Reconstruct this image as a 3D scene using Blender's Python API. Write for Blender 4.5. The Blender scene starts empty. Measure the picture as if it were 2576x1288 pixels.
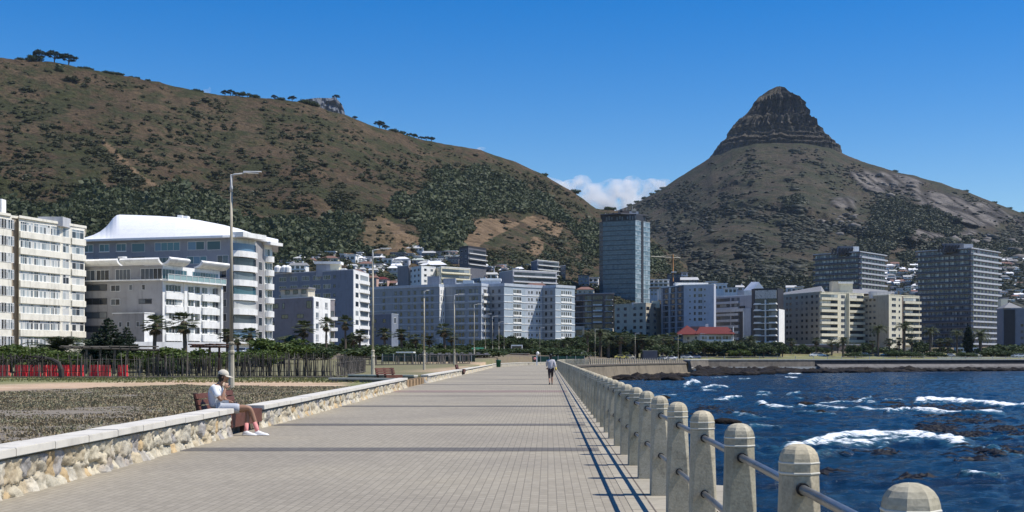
import bpy, bmesh, math, random
import numpy as np
from mathutils import Vector, Matrix
random.seed(7); RNG = np.random.default_rng(7)
S = bpy.context.scene; COL = S.collection
# ---------------- camera ----------------
F = 3257.0; U0 = 1378.0; V0 = 897.0; EYE = 1.6      # focal length and vanishing point of the photo at 2576 px width
cam = bpy.data.objects.new('camera', bpy.data.cameras.new('camera')); COL.objects.link(cam)
cam.location = (0, 0, EYE); cam.rotation_euler = (math.radians(90), 0, 0)
cam.data.sensor_width = 36; cam.data.lens = 36*F/2576
cam.data.shift_x = (1288-U0)/2576; cam.data.shift_y = (V0-644)/2576
cam.data.clip_start = .1; cam.data.clip_end = 40000
S.camera = cam
S.render.resolution_x = 1024; S.render.resolution_y = 512
S.view_settings.view_transform = 'Standard'; S.view_settings.look = 'None'; S.view_settings.gamma = 1
S.view_settings.exposure = 0.22
# ---------------- light ----------------
ELEV = math.radians(58); AZ = math.radians(-5)        # sun to the right, a touch behind the camera
sd = Vector((math.cos(ELEV)*math.cos(AZ), math.cos(ELEV)*math.sin(AZ), math.sin(ELEV)))
sun = bpy.data.objects.new('sun', bpy.data.lights.new('sun', 'SUN')); COL.objects.link(sun)
sun.data.energy = 4.9; sun.data.angle = math.radians(.5); sun.data.color = (1, .955, .88)
sun.rotation_euler = sd.to_track_quat('Z', 'Y').to_euler()
w = bpy.data.worlds.new('World'); S.world = w; w.use_nodes = True
nt = w.node_tree; bg = nt.nodes['Background']
sky = nt.nodes.new('ShaderNodeTexSky'); sky.sky_type = 'NISHITA'; sky.sun_disc = False
sky.sun_elevation = ELEV; sky.sun_rotation = math.pi/2 - AZ
sky.altitude = 0; sky.air_density = 1.0; sky.dust_density = 0.2; sky.ozone_density = 2.6
hs = nt.nodes.new('ShaderNodeHueSaturation'); hs.inputs['Saturation'].default_value = 1.57; hs.inputs['Hue'].default_value = .512; hs.inputs['Value'].default_value = 1.13
nt.links.new(sky.outputs[0], hs.inputs['Color']); nt.links.new(hs.outputs[0], bg.inputs[0])
bg.inputs[1].default_value = .100
try: S.cycles.volume_bounces = 3; S.cycles.max_bounces = 8
except Exception: pass

# ---------------- helpers ----------------
def W(u, v, Y): return Vector(((u-U0)/F*Y, Y, EYE-(v-V0)/F*Y))
def X(u, Y): return (u-U0)/F*Y
def Z(v, Y): return EYE-(v-V0)/F*Y
ORDW = 'first second third fourth fifth sixth seventh eighth ninth tenth eleventh twelfth thirteenth fourteenth fifteenth sixteenth seventeenth eighteenth nineteenth twentieth'.split()
TENS = {2: 'twenty', 3: 'thirty', 4: 'forty', 5: 'fifty', 6: 'sixty', 7: 'seventy', 8: 'eighty', 9: 'ninety'}
def orda(n):
    if n <= 20: return ORDW[n-1]
    t, r = divmod(n, 10)
    return TENS[t][:-1]+'ieth' if r == 0 else TENS[t]+'-'+ORDW[r-1]
def tag(o, label=None, cat=None, group=None, kind=None):
    if label: o['label'] = label
    if cat: o['category'] = cat
    if group: o['group'] = group
    if kind: o['kind'] = kind
    return o
def empty(name, loc, label, cat, group=None, rz=0):
    o = bpy.data.objects.new(name, None); COL.objects.link(o); o.location = loc; o.rotation_euler = (0, 0, rz)
    o.empty_display_size = .3
    return tag(o, label, cat, group)
def link(name, me, parent=None, loc=None):
    o = bpy.data.objects.new(name, me); COL.objects.link(o)
    if parent is not None: o.parent = parent
    if loc is not None: o.location = loc
    return o
def mesh_np(name, V, Fc, mats, mi=None, smooth=False):
    """V (n,3); Fc (m,k) int array or list of index tuples"""
    me = bpy.data.meshes.new(name)
    if isinstance(Fc, np.ndarray):
        k = Fc.shape[1]; m = len(Fc)
        me.vertices.add(len(V)); me.vertices.foreach_set('co', np.asarray(V, np.float32).ravel())
        me.loops.add(m*k); me.loops.foreach_set('vertex_index', Fc.astype(np.int32).ravel())
        me.polygons.add(m); me.polygons.foreach_set('loop_start', np.arange(0, m*k, k, dtype=np.int32))
        me.polygons.foreach_set('loop_total', np.full(m, k, np.int32))
        me.update(calc_edges=True)
    else:
        me.from_pydata([tuple(p) for p in V], [], Fc); me.update()
    for m_ in (mats if isinstance(mats, (list, tuple)) else [mats]): me.materials.append(m_)
    if mi is not None: me.polygons.foreach_set('material_index', np.asarray(mi, np.int32))
    if smooth: me.polygons.foreach_set('use_smooth', np.ones(len(me.polygons), bool))
    me.update()
    return me
class MB:
    def __init__(s): s.v = []; s.f = []; s.m = []; s.n = 0
    def add(s, vs, fs, mi=0):
        b = s.n; s.v.extend([tuple(p) for p in vs]); s.n += len(vs)
        s.f.extend([tuple(b+i for i in f) for f in fs]); s.m.extend([mi]*len(fs))
    def hexa(s, p, mi=0):   # p: 4 bottom ccw + 4 top
        s.add(p, [(3,2,1,0),(4,5,6,7),(0,1,5,4),(1,2,6,5),(2,3,7,6),(3,0,4,7)], mi)
    def box(s, x0, x1, y0, y1, z0, z1, mi=0):
        s.hexa([(x0,y0,z0),(x1,y0,z0),(x1,y1,z0),(x0,y1,z0),(x0,y0,z1),(x1,y0,z1),(x1,y1,z1),(x0,y1,z1)], mi)
    def prism(s, poly, z0, z1, mi=0):
        n = len(poly); z0s = z0 if hasattr(z0, '__len__') else [z0]*n; z1s = z1 if hasattr(z1, '__len__') else [z1]*n
        vs = [(p[0],p[1],a) for p, a in zip(poly, z0s)]+[(p[0],p[1],a) for p, a in zip(poly, z1s)]
        s.add(vs, [tuple(range(n-1,-1,-1)), tuple(range(n,2*n))]+[(i,(i+1)%n,n+(i+1)%n,n+i) for i in range(n)], mi)
    def tube(s, pts, rad, n=8, mi=0, cap=True):
        pts = [Vector(p) for p in pts]; rad = rad if hasattr(rad, '__len__') else [rad]*len(pts)
        vs = []; up = None
        for i, p in enumerate(pts):
            t = (pts[min(i+1,len(pts)-1)]-pts[max(i-1,0)]).normalized()
            if up is None: up = Vector((0,0,1)) if abs(t.z) < .9 else Vector((1,0,0))
            a = t.cross(up).normalized(); b = a.cross(t).normalized(); up = b if abs(t.dot(b)) < .9 else up
            for k in range(n):
                th = 2*math.pi*k/n; vs.append(p+(a*math.cos(th)+b*math.sin(th))*rad[i])
        fs = [(i*n+k, i*n+(k+1)%n, (i+1)*n+(k+1)%n, (i+1)*n+k) for i in range(len(pts)-1) for k in range(n)]
        if cap: fs += [tuple(range(n-1,-1,-1)), tuple((len(pts)-1)*n+k for k in range(n))]
        s.add(vs, fs, mi)
    def lathe(s, prof, n=12, c=(0,0,0), mi=0, rot=0):
        vs = [(c[0]+r*math.cos(rot+2*math.pi*k/n), c[1]+r*math.sin(rot+2*math.pi*k/n), c[2]+z) for r, z in prof for k in range(n)]
        fs = [(i*n+k, i*n+(k+1)%n, (i+1)*n+(k+1)%n, (i+1)*n+k) for i in range(len(prof)-1) for k in range(n)]
        fs += [tuple(range(n-1,-1,-1)), tuple((len(prof)-1)*n+k for k in range(n))]
        s.add(vs, fs, mi)
    def mesh(s, name, mats, smooth=False, off=None):
        v = s.v if off is None else [(a-off[0], b-off[1], c-off[2]) for a, b, c in s.v]
        me = mesh_np(name, v, s.f, mats, s.m)
        if smooth: me.polygons.foreach_set('use_smooth', np.ones(len(me.polygons), bool))
        return me
    def obj(s, name, mats, parent=None, smooth=False, off=None):
        if off is None and parent is not None and parent.get('_w'): off = parent.location
        return link(name, s.mesh(name, mats, smooth, off), parent)
def world_root(name, loc, label, cat, group=None):      # parts are given in world coordinates and stored relative to it
    r = empty(name, loc, label, cat, group); r['_w'] = 1; return r
def kids(o): return [c for c in bpy.data.objects if c.parent == o]
def dup(root, ch, loc, rz=0, sc=1, label=None, group=None, matmap=None):
    """copy a thing with its parts; ch = list of (part, [subparts])"""
    r = root.copy(); COL.objects.link(r); r.location = loc; r.rotation_euler = (0, 0, rz)
    r.scale = sc if hasattr(sc, '__len__') else (sc, sc, sc)
    if label: r['label'] = label
    if group: r['group'] = group
    for p, subs in ch:
        c = p.copy(); COL.objects.link(c); c.parent = r
        if matmap and p.name.split('.')[0] in matmap:
            c.data = matmap[p.name.split('.')[0]]
        for q in subs:
            d = q.copy(); COL.objects.link(d); d.parent = c
    return r
# ---------------- numpy noise ----------------
def _h(ix, iy, seed):
    n = (ix*374761393+iy*668265263+seed*974634777) & 0xffffffff
    n = ((n ^ (n >> 13))*1274126177) & 0xffffffff
    return ((n ^ (n >> 16)) & 0xffff)/65535.0
def vn(x, y, seed=0):
    x = np.asarray(x, float); y = np.asarray(y, float)
    ix = np.floor(x).astype(np.int64); iy = np.floor(y).astype(np.int64); fx = x-ix; fy = y-iy
    fx = fx*fx*(3-2*fx); fy = fy*fy*(3-2*fy)
    a = _h(ix,iy,seed); b = _h(ix+1,iy,seed); c = _h(ix,iy+1,seed); d = _h(ix+1,iy+1,seed)
    return (a*(1-fx)+b*fx)*(1-fy)+(c*(1-fx)+d*fx)*fy
def fbm(x, y, o=4, seed=0):
    s = 0; a = .5; t = 0
    for i in range(o): s = s+a*vn(x*2**i, y*2**i, seed+i*17); t += a; a *= .5
    return s/t
def sstep(a, b, x): t = np.clip((x-a)/(b-a), 0, 1); return t*t*(3-2*t)
# ---------------- materials ----------------
def newmat(name):
    m = bpy.data.materials.new(name); m.use_nodes = True
    return m, m.node_tree, m.node_tree.nodes['Principled BSDF']
def N(nt, t, **kw):
    n = nt.nodes.new(t)
    for k, v in kw.items():
        if k in n.inputs: n.inputs[k].default_value = v
        else: setattr(n, k, v)
    return n
def ramp(nt, fac, stops, interp='LINEAR'):
    r = nt.nodes.new('ShaderNodeValToRGB'); r.color_ramp.interpolation = interp
    el = r.color_ramp.elements
    while len(el) < len(stops): el.new(.5)
    for e, (p, c) in zip(el, stops): e.position = p; e.color = tuple(c)+(1,) if len(c) == 3 else c
    nt.links.new(fac, r.inputs[0]); return r
def mixc(nt, fac, a, b, mode='MIX'):
    n = nt.nodes.new('ShaderNodeMix'); n.data_type = 'RGBA'; n.blend_type = mode
    for sock, val in ((0, fac), (6, a), (7, b)):
        if isinstance(val, (int, float)): n.inputs[sock].default_value = val
        elif isinstance(val, tuple): n.inputs[sock].default_value = val+(1,) if len(val) == 3 else val
        else: nt.links.new(val, n.inputs[sock])
    return n.outputs[2]
def bump(nt, bs, h, strength=.3, dist=.02):
    b = N(nt, 'ShaderNodeBump', Strength=strength, Distance=dist); nt.links.new(h, b.inputs['Height']); nt.links.new(b.outputs[0], bs.inputs['Normal'])
MATS = {}
def paint(name, c, rough=.75, var=.14, scale=.6, streak=True, metallic=0, bmp=.15, spec=.3):
    """a painted or cast surface: base colour broken by grime noise and vertical rain streaks"""
    if name in MATS: return MATS[name]
    m, nt, bs = newmat(name)
    geo = N(nt, 'ShaderNodeNewGeometry')
    n1 = N(nt, 'ShaderNodeTexNoise', Scale=scale, Detail=6.0, Roughness=.65); nt.links.new(geo.outputs['Position'], n1.inputs['Vector'])
    lo = tuple(x*(1-var*1.6) for x in c); hi = tuple(min(1, x*(1+var*.5)) for x in c)
    col = ramp(nt, n1.outputs[0], [(.25, lo), (.5, c), (.8, hi)]).outputs[0]
    if streak:
        mp = N(nt, 'ShaderNodeMapping'); mp.inputs['Scale'].default_value = (1.3, 1.3, .12); nt.links.new(geo.outputs['Position'], mp.inputs[0])
        n2 = N(nt, 'ShaderNodeTexNoise', Scale=1.0, Detail=4.0); nt.links.new(mp.outputs[0], n2.inputs['Vector'])
        r2 = ramp(nt, n2.outputs[0], [(.55, (0,0,0)), (.8, (1,1,1))])
        col = mixc(nt, r2.outputs[0], col, tuple(x*(1-var*2.2) for x in c))
    nt.links.new(col, bs.inputs['Base Color'])
    bs.inputs['Roughness'].default_value = rough; bs.inputs['Metallic'].default_value = metallic
    bs.inputs['Specular IOR Level'].default_value = spec
    if bmp: 
        n3 = N(nt, 'ShaderNodeTexNoise', Scale=scale*30, Detail=3.0); nt.links.new(geo.outputs['Position'], n3.inputs['Vector']); bump(nt, bs, n3.outputs[0], bmp, .01)
    MATS[name] = m; return m
def glassmat(name, stops, rough=.12):
    """window panes: each pane draws its own tone (dark room, blind, curtain)"""
    if name in MATS: return MATS[name]
    m, nt, bs = newmat(name)
    geo = N(nt, 'ShaderNodeNewGeometry'); oi = N(nt, 'ShaderNodeObjectInfo')
    a = N(nt, 'ShaderNodeMath', operation='ADD'); nt.links.new(geo.outputs['Random Per Island'], a.inputs[0]); nt.links.new(oi.outputs['Random'], a.inputs[1])
    fr = N(nt, 'ShaderNodeMath', operation='FRACT'); nt.links.new(a.outputs[0], fr.inputs[0])
    r = ramp(nt, fr.outputs[0], stops, 'CONSTANT'); nt.links.new(r.outputs[0], bs.inputs['Base Color'])
    bs.inputs['Roughness'].default_value = rough; bs.inputs['Specular IOR Level'].default_value = .55
    MATS[name] = m; return m
def leafmat(name, c1, c2, c3):
    if name in MATS: return MATS[name]
    m, nt, bs = newmat(name)
    geo = N(nt, 'ShaderNodeNewGeometry'); oi = N(nt, 'ShaderNodeObjectInfo')
    n1 = N(nt, 'ShaderNodeTexNoise', Scale=.5, Detail=3.0); nt.links.new(geo.outputs['Position'], n1.inputs['Vector'])
    a = N(nt, 'ShaderNodeMath', operation='MULTIPLY_ADD'); nt.links.new(geo.outputs['Random Per Island'], a.inputs[0]); a.inputs[1].default_value = .55; 
    b = N(nt, 'ShaderNodeMath', operation='MULTIPLY_ADD'); nt.links.new(n1.outputs[0], b.inputs[0]); b.inputs[1].default_value = .7; b.inputs[2].default_value = -.15
    nt.links.new(b.outputs[0], a.inputs[2])
    r = ramp(nt, a.outputs[0], [(.1, c1), (.45, c2), (.9, c3)]); nt.links.new(r.outputs[0], bs.inputs['Base Color'])
    bs.inputs['Roughness'].default_value = .6; bs.inputs['Specular IOR Level'].default_value = .25
    tr = N(nt, 'ShaderNodeBsdfTranslucent'); nt.links.new(r.outputs[0], tr.inputs[0])
    mx = N(nt, 'ShaderNodeMixShader'); mx.inputs[0].default_value = .2
    nt.links.new(bs.outputs[0], mx.inputs[1]); nt.links.new(tr.outputs[0], mx.inputs[2])
    nt.links.new(mx.outputs[0], nt.nodes['Material Output'].inputs[0])
    MATS[name] = m; return m
M_white = paint('white_paint', (.80,.79,.75)); M_cream = paint('cream_paint', (.76,.72,.61)); M_offw = paint('off_white_render', (.50,.50,.51))
M_grey = paint('grey_render', (.36,.36,.38)); M_dgrey = paint('dark_grey_render', (.13,.13,.145)); M_black = paint('black_cladding', (.035,.035,.04), .5)
M_blue = paint('pale_blue_paint', (.34,.40,.45)); M_bluegrey = paint('blue_grey_render', (.19,.215,.26)); M_lblue = paint('light_lilac_blue_paint', (.45,.49,.54)); M_shade = paint('side_wall_shade', (.25,.26,.285)); M_shade2 = paint('side_wall_warm_shade', (.32,.31,.305))  # last two: walls turned from the sun, shade put into the colour
M_beige = paint('beige_paint', (.52,.47,.37)); M_yell = paint('pale_yellow_paint', (.70,.65,.49)); M_brown = paint('brown_render', (.17,.13,.11))
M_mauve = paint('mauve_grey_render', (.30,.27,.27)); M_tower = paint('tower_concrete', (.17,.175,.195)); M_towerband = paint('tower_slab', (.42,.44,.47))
M_roofred = paint('red_tiles', (.12,.020,.017), streak=False); M_roofbr = paint('brown_tiles', (.20,.11,.085), streak=False); M_roofgr = paint('grey_tiles', (.22,.22,.22), streak=False)
M_roofw = paint('white_metal_roof', (.82,.82,.82), .5, .05)
M_frame = paint('window_frame', (.60,.60,.58), .5, .05, streak=False, bmp=0)
M_dframe = paint('dark_frame', (.05,.05,.055), .4, .05, streak=False, bmp=0)
G_mix = glassmat('glass_mixed', [(0, (.02,.03,.04)), (.3, (.05,.07,.09)), (.5, (.13,.16,.18)), (.7, (.30,.33,.34)), (.88, (.5,.5,.48))])
G_dark = glassmat('glass_dark', [(0, (.012,.016,.022)), (.35, (.03,.04,.05)), (.65, (.07,.085,.10)), (.9, (.2,.21,.21))])
G_teal = glassmat('glass_teal', [(0, (.02,.06,.08)), (.3, (.04,.11,.14)), (.6, (.06,.16,.20)), (.85, (.09,.17,.26))])
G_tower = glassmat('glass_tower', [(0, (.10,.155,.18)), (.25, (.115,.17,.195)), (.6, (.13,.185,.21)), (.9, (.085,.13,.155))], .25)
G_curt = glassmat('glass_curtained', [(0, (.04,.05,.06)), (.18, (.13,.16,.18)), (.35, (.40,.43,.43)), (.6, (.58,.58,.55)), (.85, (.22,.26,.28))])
G_towl = glassmat('glass_tower_lit', [(0, (.22,.29,.33)), (.3, (.12,.18,.22)), (.5, (.30,.36,.40)), (.75, (.17,.23,.27))], .2)
# ================= LAND =================
COASTP = [(-12,1.62),(172,1.62),(200,2.3),(220,3.2),(240,5.2),(262,8.6),(290,15.5),(318,25),(348,37),(352,39),(405,44),(420,52),(462,178),(500,330),(520,900),(540,2600)]
XLP = [(-12,-5.95),(14.4,-6.07),(25,-6.3),(32,-6.42),(66,-7.22),(120,-7.45),(190,-8.0),(235,-7.5),(262,-3),(318,14),(348,26),(352,28),(2000,28)]
def coast(y): return np.interp(y, [p[0] for p in COASTP], [p[1] for p in COASTP])
def xl(y): return np.interp(y, [p[0] for p in XLP], [p[1] for p in XLP])
def G(x, y):
    """height of the natural ground"""
    x = np.asarray(x, float); y = np.asarray(y, float)
    left = np.interp(y, [0, 45, 60, 86, 120, 150, 226, 520, 700, 4000], [.40, .42, .30, .2, .35, .6, 1.7, 3.4, 5.0, 5.0])
    right = np.interp(y, [0, 350, 430, 475, 500, 560, 640, 800, 1000, 1200, 4000], [.05, .1, .55, .75, 1.4, 3.3, 5, 12, 31, 50, 60])
    k = sstep(-15, 25, x-(y-250)*.06); k = np.where(y < 200, 0, k*sstep(200, 260, y))
    return left*(1-k)+right*k
YS = np.concatenate([np.arange(-12, 60, 1.5), np.arange(60, 200, 3), np.arange(200, 352, 4), [352, 356, 362, 372, 385, 400, 405, 410, 415, 420, 425, 430, 436, 442, 448, 455, 462, 470, 480, 490, 500, 510, 520, 530, 540, 560], np.arange(580, 1300, 30), [1400, 1700, 2200, 3000, 4500]])
def land_mesh():
    V = []; ncol = 0
    for y in YS:
        c = float(coast(y)); l = float(xl(y))
        if y < 351: xs = np.concatenate([[-3000, -1500, -800], l-.55-np.geomspace(500, 1, 26)*1.0+.0, [l-.30, l-.25], np.linspace(l, c-.4, 12), [c-.35, c-.3]])
        else: xs = np.concatenate([[-3000, -1500, -800], np.linspace(-500, c-4, 29), np.linspace(c-3.5, c-.3, 13)])
        if y < 351:
            z = np.where(xs > l-.27, -.06, G(xs, y)); 
        else: z = G(xs, y)
        z = z + (fbm(xs*.15, y*.15, 3, 3)-.5)*.16*(xs < l-2)*(np.abs(xs) < 600)
        V.append(np.stack([xs, np.full(len(xs), y), z], 1)); ncol = len(xs)
    nr = len(YS); V = np.concatenate(V)
    i, j = np.meshgrid(np.arange(nr-1), np.arange(ncol-1), indexing='ij'); a = (i*ncol+j).ravel()
    return V, np.stack([a, a+1, a+1+ncol, a+ncol], 1)
gm, nt, bs = newmat('ground_soil_and_grass')
geo = N(nt, 'ShaderNodeNewGeometry'); sep = N(nt, 'ShaderNodeSeparateXYZ'); nt.links.new(geo.outputs['Position'], sep.inputs[0])
def gn(scale, det=5.0):
    n = N(nt, 'ShaderNodeTexNoise', Scale=scale, Detail=det, Roughness=.6); nt.links.new(geo.outputs['Position'], n.inputs['Vector']); return n.outputs[0]
at = N(nt, 'ShaderNodeAttribute', attribute_name='cov'); sc_ = N(nt, 'ShaderNodeSeparateColor'); nt.links.new(at.outputs['Color'], sc_.inputs[0])
fine = ramp(nt, gn(5), [(.3, (.7,.7,.7)), (.7, (1.15,1.15,1.15))]).outputs[0]
earth = ramp(nt, gn(.7), [(.3, (.10,.075,.05)), (.5, (.17,.13,.08)), (.7, (.13,.12,.06))]).outputs[0]
grass = ramp(nt, gn(.5), [(.3, (.12,.15,.04)), (.55, (.20,.20,.07)), (.75, (.30,.24,.11))]).outputs[0]
sand = ramp(nt, gn(.35), [(.3, (.40,.27,.17)), (.5, (.50,.35,.22)), (.75, (.56,.44,.30))]).outputs[0]
c = mixc(nt, sc_.outputs[0], earth, grass); c = mixc(nt, sc_.outputs[1], c, sand)
c = mixc(nt, sc_.outputs[2], c, ramp(nt, gn(1.5), [(.3, (.17,.145,.11)), (.6, (.22,.185,.14)), (.8, (.18,.175,.12))]).outputs[0])
c = mixc(nt, .8, c, mixc(nt, 1.0, c, fine, 'MULTIPLY'))
nt.links.new(c, bs.inputs['Base Color']); bs.inputs['Roughness'].default_value = .95; bump(nt, bs, gn(8), .5, .05)
V, Fq = land_mesh()
me = mesh_np('ground', V, Fq, gm, smooth=True)
x, y = V[:, 0], V[:, 1]; vv = V0-(V[:, 2]-EYE)*F/np.maximum(y, 1)
uu = U0+x/np.maximum(y, 1)*F
wob = (fbm(x*.12, y*.12, 3, 9)-.5)
bedend = np.interp(uu, [-600, 0, 200, 450, 700, 880, 1000], [38, 42, 47, 58, 52, 52, 55])+wob*5
sandm = sstep(0, 1.5, y-bedend)*(1-sstep(0, 3, y-np.interp(uu, [-600, 0, 400, 900], [53, 56, 72, 66])-wob*4))*(uu < 870)
sandm = np.maximum(sandm, sstep(.5, .62, fbm(x*.035+3, y*.02, 3, 21))*(y > 95)*(y < 170)*(x < -8)*.8)
grassm = (y > 52)*(y < 83)*(x < -7)*.85 + (y > 83)*(y < 200)*(x < -7)*.45 + ((y > 415) & (y < 545) & (x > 20))*.8
bed = (y < bedend)*(x < xl(y)-.2)*1.0
bed = np.maximum(bed, ((y > 82) & (y < 92))*.5)
cov = np.stack([np.clip(grassm, 0, 1), sandm*(1-bed), bed, np.ones_like(x)], 1).astype(np.float32)
ca = me.color_attributes.new('cov', 'FLOAT_COLOR', 'POINT'); ca.data.foreach_set('color', cov.ravel())
tag(link('ground', me), kind='structure')

# ---- promenade paving ----
pm, nt, bs = newmat('promenade_pavers')
tc = N(nt, 'ShaderNodeNewGeometry'); mp = N(nt, 'ShaderNodeMapping'); mp.inputs['Rotation'].default_value = (0, 0, math.pi/2); nt.links.new(tc.outputs['Position'], mp.inputs[0])
def paver_nodes(nt, bs, c1, c2, cm, vec, bw=.2, rh=.1, off=.5, mortar=.006, bs_=.35):
    br = N(nt, 'ShaderNodeTexBrick', Scale=1.0); br.offset = off
    br.inputs['Brick Width'].default_value = bw; br.inputs['Row Height'].default_value = rh; br.inputs['Mortar Size'].default_value = mortar
    br.inputs['Mortar Smooth'].default_value = .3; br.inputs['Bias'].default_value = -.1
    br.inputs['Color1'].default_value = c1+(1,); br.inputs['Color2'].default_value = c2+(1,); br.inputs['Mortar'].default_value = cm+(1,)
    nt.links.new(vec, br.inputs['Vector'])
    g = N(nt, 'ShaderNodeNewGeometry')
    n1 = N(nt, 'ShaderNodeTexNoise', Scale=.22, Detail=6.0); nt.links.new(g.outputs['Position'], n1.inputs['Vector'])
    n2 = N(nt, 'ShaderNodeTexNoise', Scale=9.0, Detail=4.0); nt.links.new(g.outputs['Position'], n2.inputs['Vector'])
    c = mixc(nt, 1.0, br.outputs['Color'], ramp(nt, n1.outputs[0], [(.3, (.84,.84,.86)), (.55, (1,1,1)), (.75, (1.1,1.08,1.03))]).outputs[0], 'MULTIPLY')
    c = mixc(nt, 1.0, c, ramp(nt, n2.outputs[0], [(.25, (.86,.86,.86)), (.7, (1.06,1.06,1.06))]).outputs[0], 'MULTIPLY')
    n4 = N(nt, 'ShaderNodeTexNoise', Scale=2.2, Detail=2.0); nt.links.new(g.outputs['Position'], n4.inputs['Vector'])
    c = mixc(nt, ramp(nt, n4.outputs[0], [(.62, (0,0,0)), (.70, (.45,.45,.45))]).outputs[0], c, tuple(x*.7 for x in c1))
    nt.links.new(c, bs.inputs['Base Color']); bs.inputs['Roughness'].default_value = .85; bs.inputs['Specular IOR Level'].default_value = .25
    inv = N(nt, 'ShaderNodeMath', operation='SUBTRACT'); inv.inputs[0].default_value = 1; nt.links.new(br.outputs['Fac'], inv.inputs[1])
    bump(nt, bs, inv.outputs[0], bs_, .006)
paver_nodes(nt, bs, (.335,.297,.228), (.287,.254,.193), (.20,.176,.135), mp.outputs[0])
dm, nt, bs = newmat('dark_paver_band')
tc = N(nt, 'ShaderNodeNewGeometry'); mp = N(nt, 'ShaderNodeMapping'); mp.inputs['Rotation'].default_value = (0, 0, math.pi/2); nt.links.new(tc.outputs['Position'], mp.inputs[0])
paver_nodes(nt, bs, (.15,.138,.122), (.125,.115,.102), (.085,.078,.07), mp.outputs[0])
rm, nt, bs = newmat('red_paver_band')
tc = N(nt, 'ShaderNodeNewGeometry'); mp = N(nt, 'ShaderNodeMapping'); mp.inputs['Rotation'].default_value = (0, 0, math.pi/2); nt.links.new(tc.outputs['Position'], mp.inputs[0])
paver_nodes(nt, bs, (.27,.20,.17), (.25,.19,.16), (.15,.12,.1), mp.outputs[0])
def strip(name, ys, fl, fr, z, mat, nx=2):
    V = []; 
    for y in ys:
        a, b = fl(y), fr(y)
        for k in range(nx): V.append((a+(b-a)*k/(nx-1), y, z if not callable(z) else z(y)))
    Fq = [(i*nx+k, i*nx+k+1, (i+1)*nx+k+1, (i+1)*nx+k) for i in range(len(ys)-1) for k in range(nx-1)]
    return tag(link(name, mesh_np(name, V, Fq, mat)), kind='structure')
YP = np.concatenate([np.arange(-8, 172, 6), np.arange(172, 352, 5)])
EDGE = .74      # width of the concrete edging between pavers and sea
strip('promenade', YP, lambda y: float(xl(y))-.2, lambda y: float(coast(y))-EDGE, 0.0, pm)
for yb, th, m_ in ((22.3, .85, dm), (30.4, .9, dm), (41.7, 1.0, dm), (52.5, .4, dm), (59.5, 3.2, rm), (74.4, 1.0, dm), (92, .8, dm), (112, .8, dm), (135, 1.2, dm)):
    strip('paver_band', [yb-th/2, yb+th/2], lambda y: float(xl(y))-.1, lambda y: float(coast(y))-EDGE-.01, .004, m_)

# ---- sea wall along the near promenade ----
cm, nt, bs = newmat('weathered_concrete_edging')
tc = N(nt, 'ShaderNodeNewGeometry'); mp = N(nt, 'ShaderNodeMapping'); mp.inputs['Rotation'].default_value = (0, 0, math.pi/2); nt.links.new(tc.outputs['Position'], mp.inputs[0])
paver_nodes(nt, bs, (.38,.34,.26), (.32,.285,.215), (.12,.10,.08), mp.outputs[0], bw=1.037, rh=.37, off=0.0, mortar=.012)
wm = paint('sea_wall_concrete', (.20,.165,.115), .9, .32, .25)
wd = paint('sea_wall_dark_lip', (.12,.10,.08), .9, .2)
ys = np.concatenate([np.arange(-10, 172, 7.3), np.arange(172, 349, 4.0), [348.5]])
sw = world_root('sea_wall', (1.6, 0, -3), 'long concrete sea wall carrying the bollard railing, bending right toward a sandy-coloured headland', 'sea wall')
mb = MB(); 
def wallsec(prof, mi):   # prof: list of (offset from coast line along x, z) ; swept
    n = len(prof); vs = []
    for i, y in enumerate(ys):
        dy = .5; t = np.array([float(coast(y+dy)-coast(y-dy)), 2*dy]); t /= np.linalg.norm(t); nn = np.array([t[1], -t[0]])
        for o, z in prof: vs.append((float(coast(y))+nn[0]*o, y+nn[1]*o, z))
    mb.add(vs, [(i*n+k, (i+1)*n+k, (i+1)*n+(k+1)%n, i*n+(k+1)%n) for i in range(len(ys)-1) for k in range(n)]+[tuple(range(n)), tuple((len(ys)-1)*n+k for k in range(n-1,-1,-1))], mi)
wallsec([(-.30,-.07),(.0,-.07),(.0,-.42),(.55,-3.0),(.55,-5),(-.30,-5)], 1); mb.obj('wall_face', [cm, wm], sw, off=sw.location)
mb = MB(); wallsec([(-EDGE,-.06),(.10,-.06),(.10,.006),(-EDGE,.006)], 0); mb.obj('edging', [cm], sw)
mb = MB(); wallsec([(.101,-.02),(.16,-.02),(.16,-.36),(.004,-.36),(.004,-.062),(.101,-.062)], 0); mb.obj('lip', [wd], sw)
mb = MB(); mb.prism([(1.62,13.2),(2.1,13.4),(2.35,16.2),(1.62,16.6)], -5, -.02); mb.obj('buttress', [cm], sw)
mb = MB(); wallsec([(.57,-5),(2.4,-5),(1.9,-2.75),(.57,-2.6)], 0); mb.obj('footing', [paint('tide_stained_footing', (.20,.16,.10), .9, .35, .8)], sw)

# ---- far sea wall ----
fw_stone, nt, bs = newmat('far_wall_stone')
g = N(nt, 'ShaderNodeNewGeometry'); vo = N(nt, 'ShaderNodeTexVoronoi', Scale=1.1); nt.links.new(g.outputs['Position'], vo.inputs['Vector'])
nn_ = N(nt, 'ShaderNodeTexNoise', Scale=.6, Detail=5.0); nt.links.new(g.outputs['Position'], nn_.inputs['Vector'])
c = mixc(nt, .5, ramp(nt, vo.outputs['Color'], [(0, (.05,.045,.04)), (1, (.21,.18,.14))]).outputs[0], ramp(nt, nn_.outputs[0], [(.3, (.08,.07,.06)), (.7, (.18,.155,.125))]).outputs[0])
nt.links.new(c, bs.inputs['Base Color']); bs.inputs['Roughness'].default_value = .95
fwd = paint('far_wall_dark_concrete', (.035,.037,.042), .9, .3); fwa = paint('far_wall_apron', (.15,.14,.13), .95, .3, .4); fwl = paint('far_wall_coping', (.48,.46,.41), .8)
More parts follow.
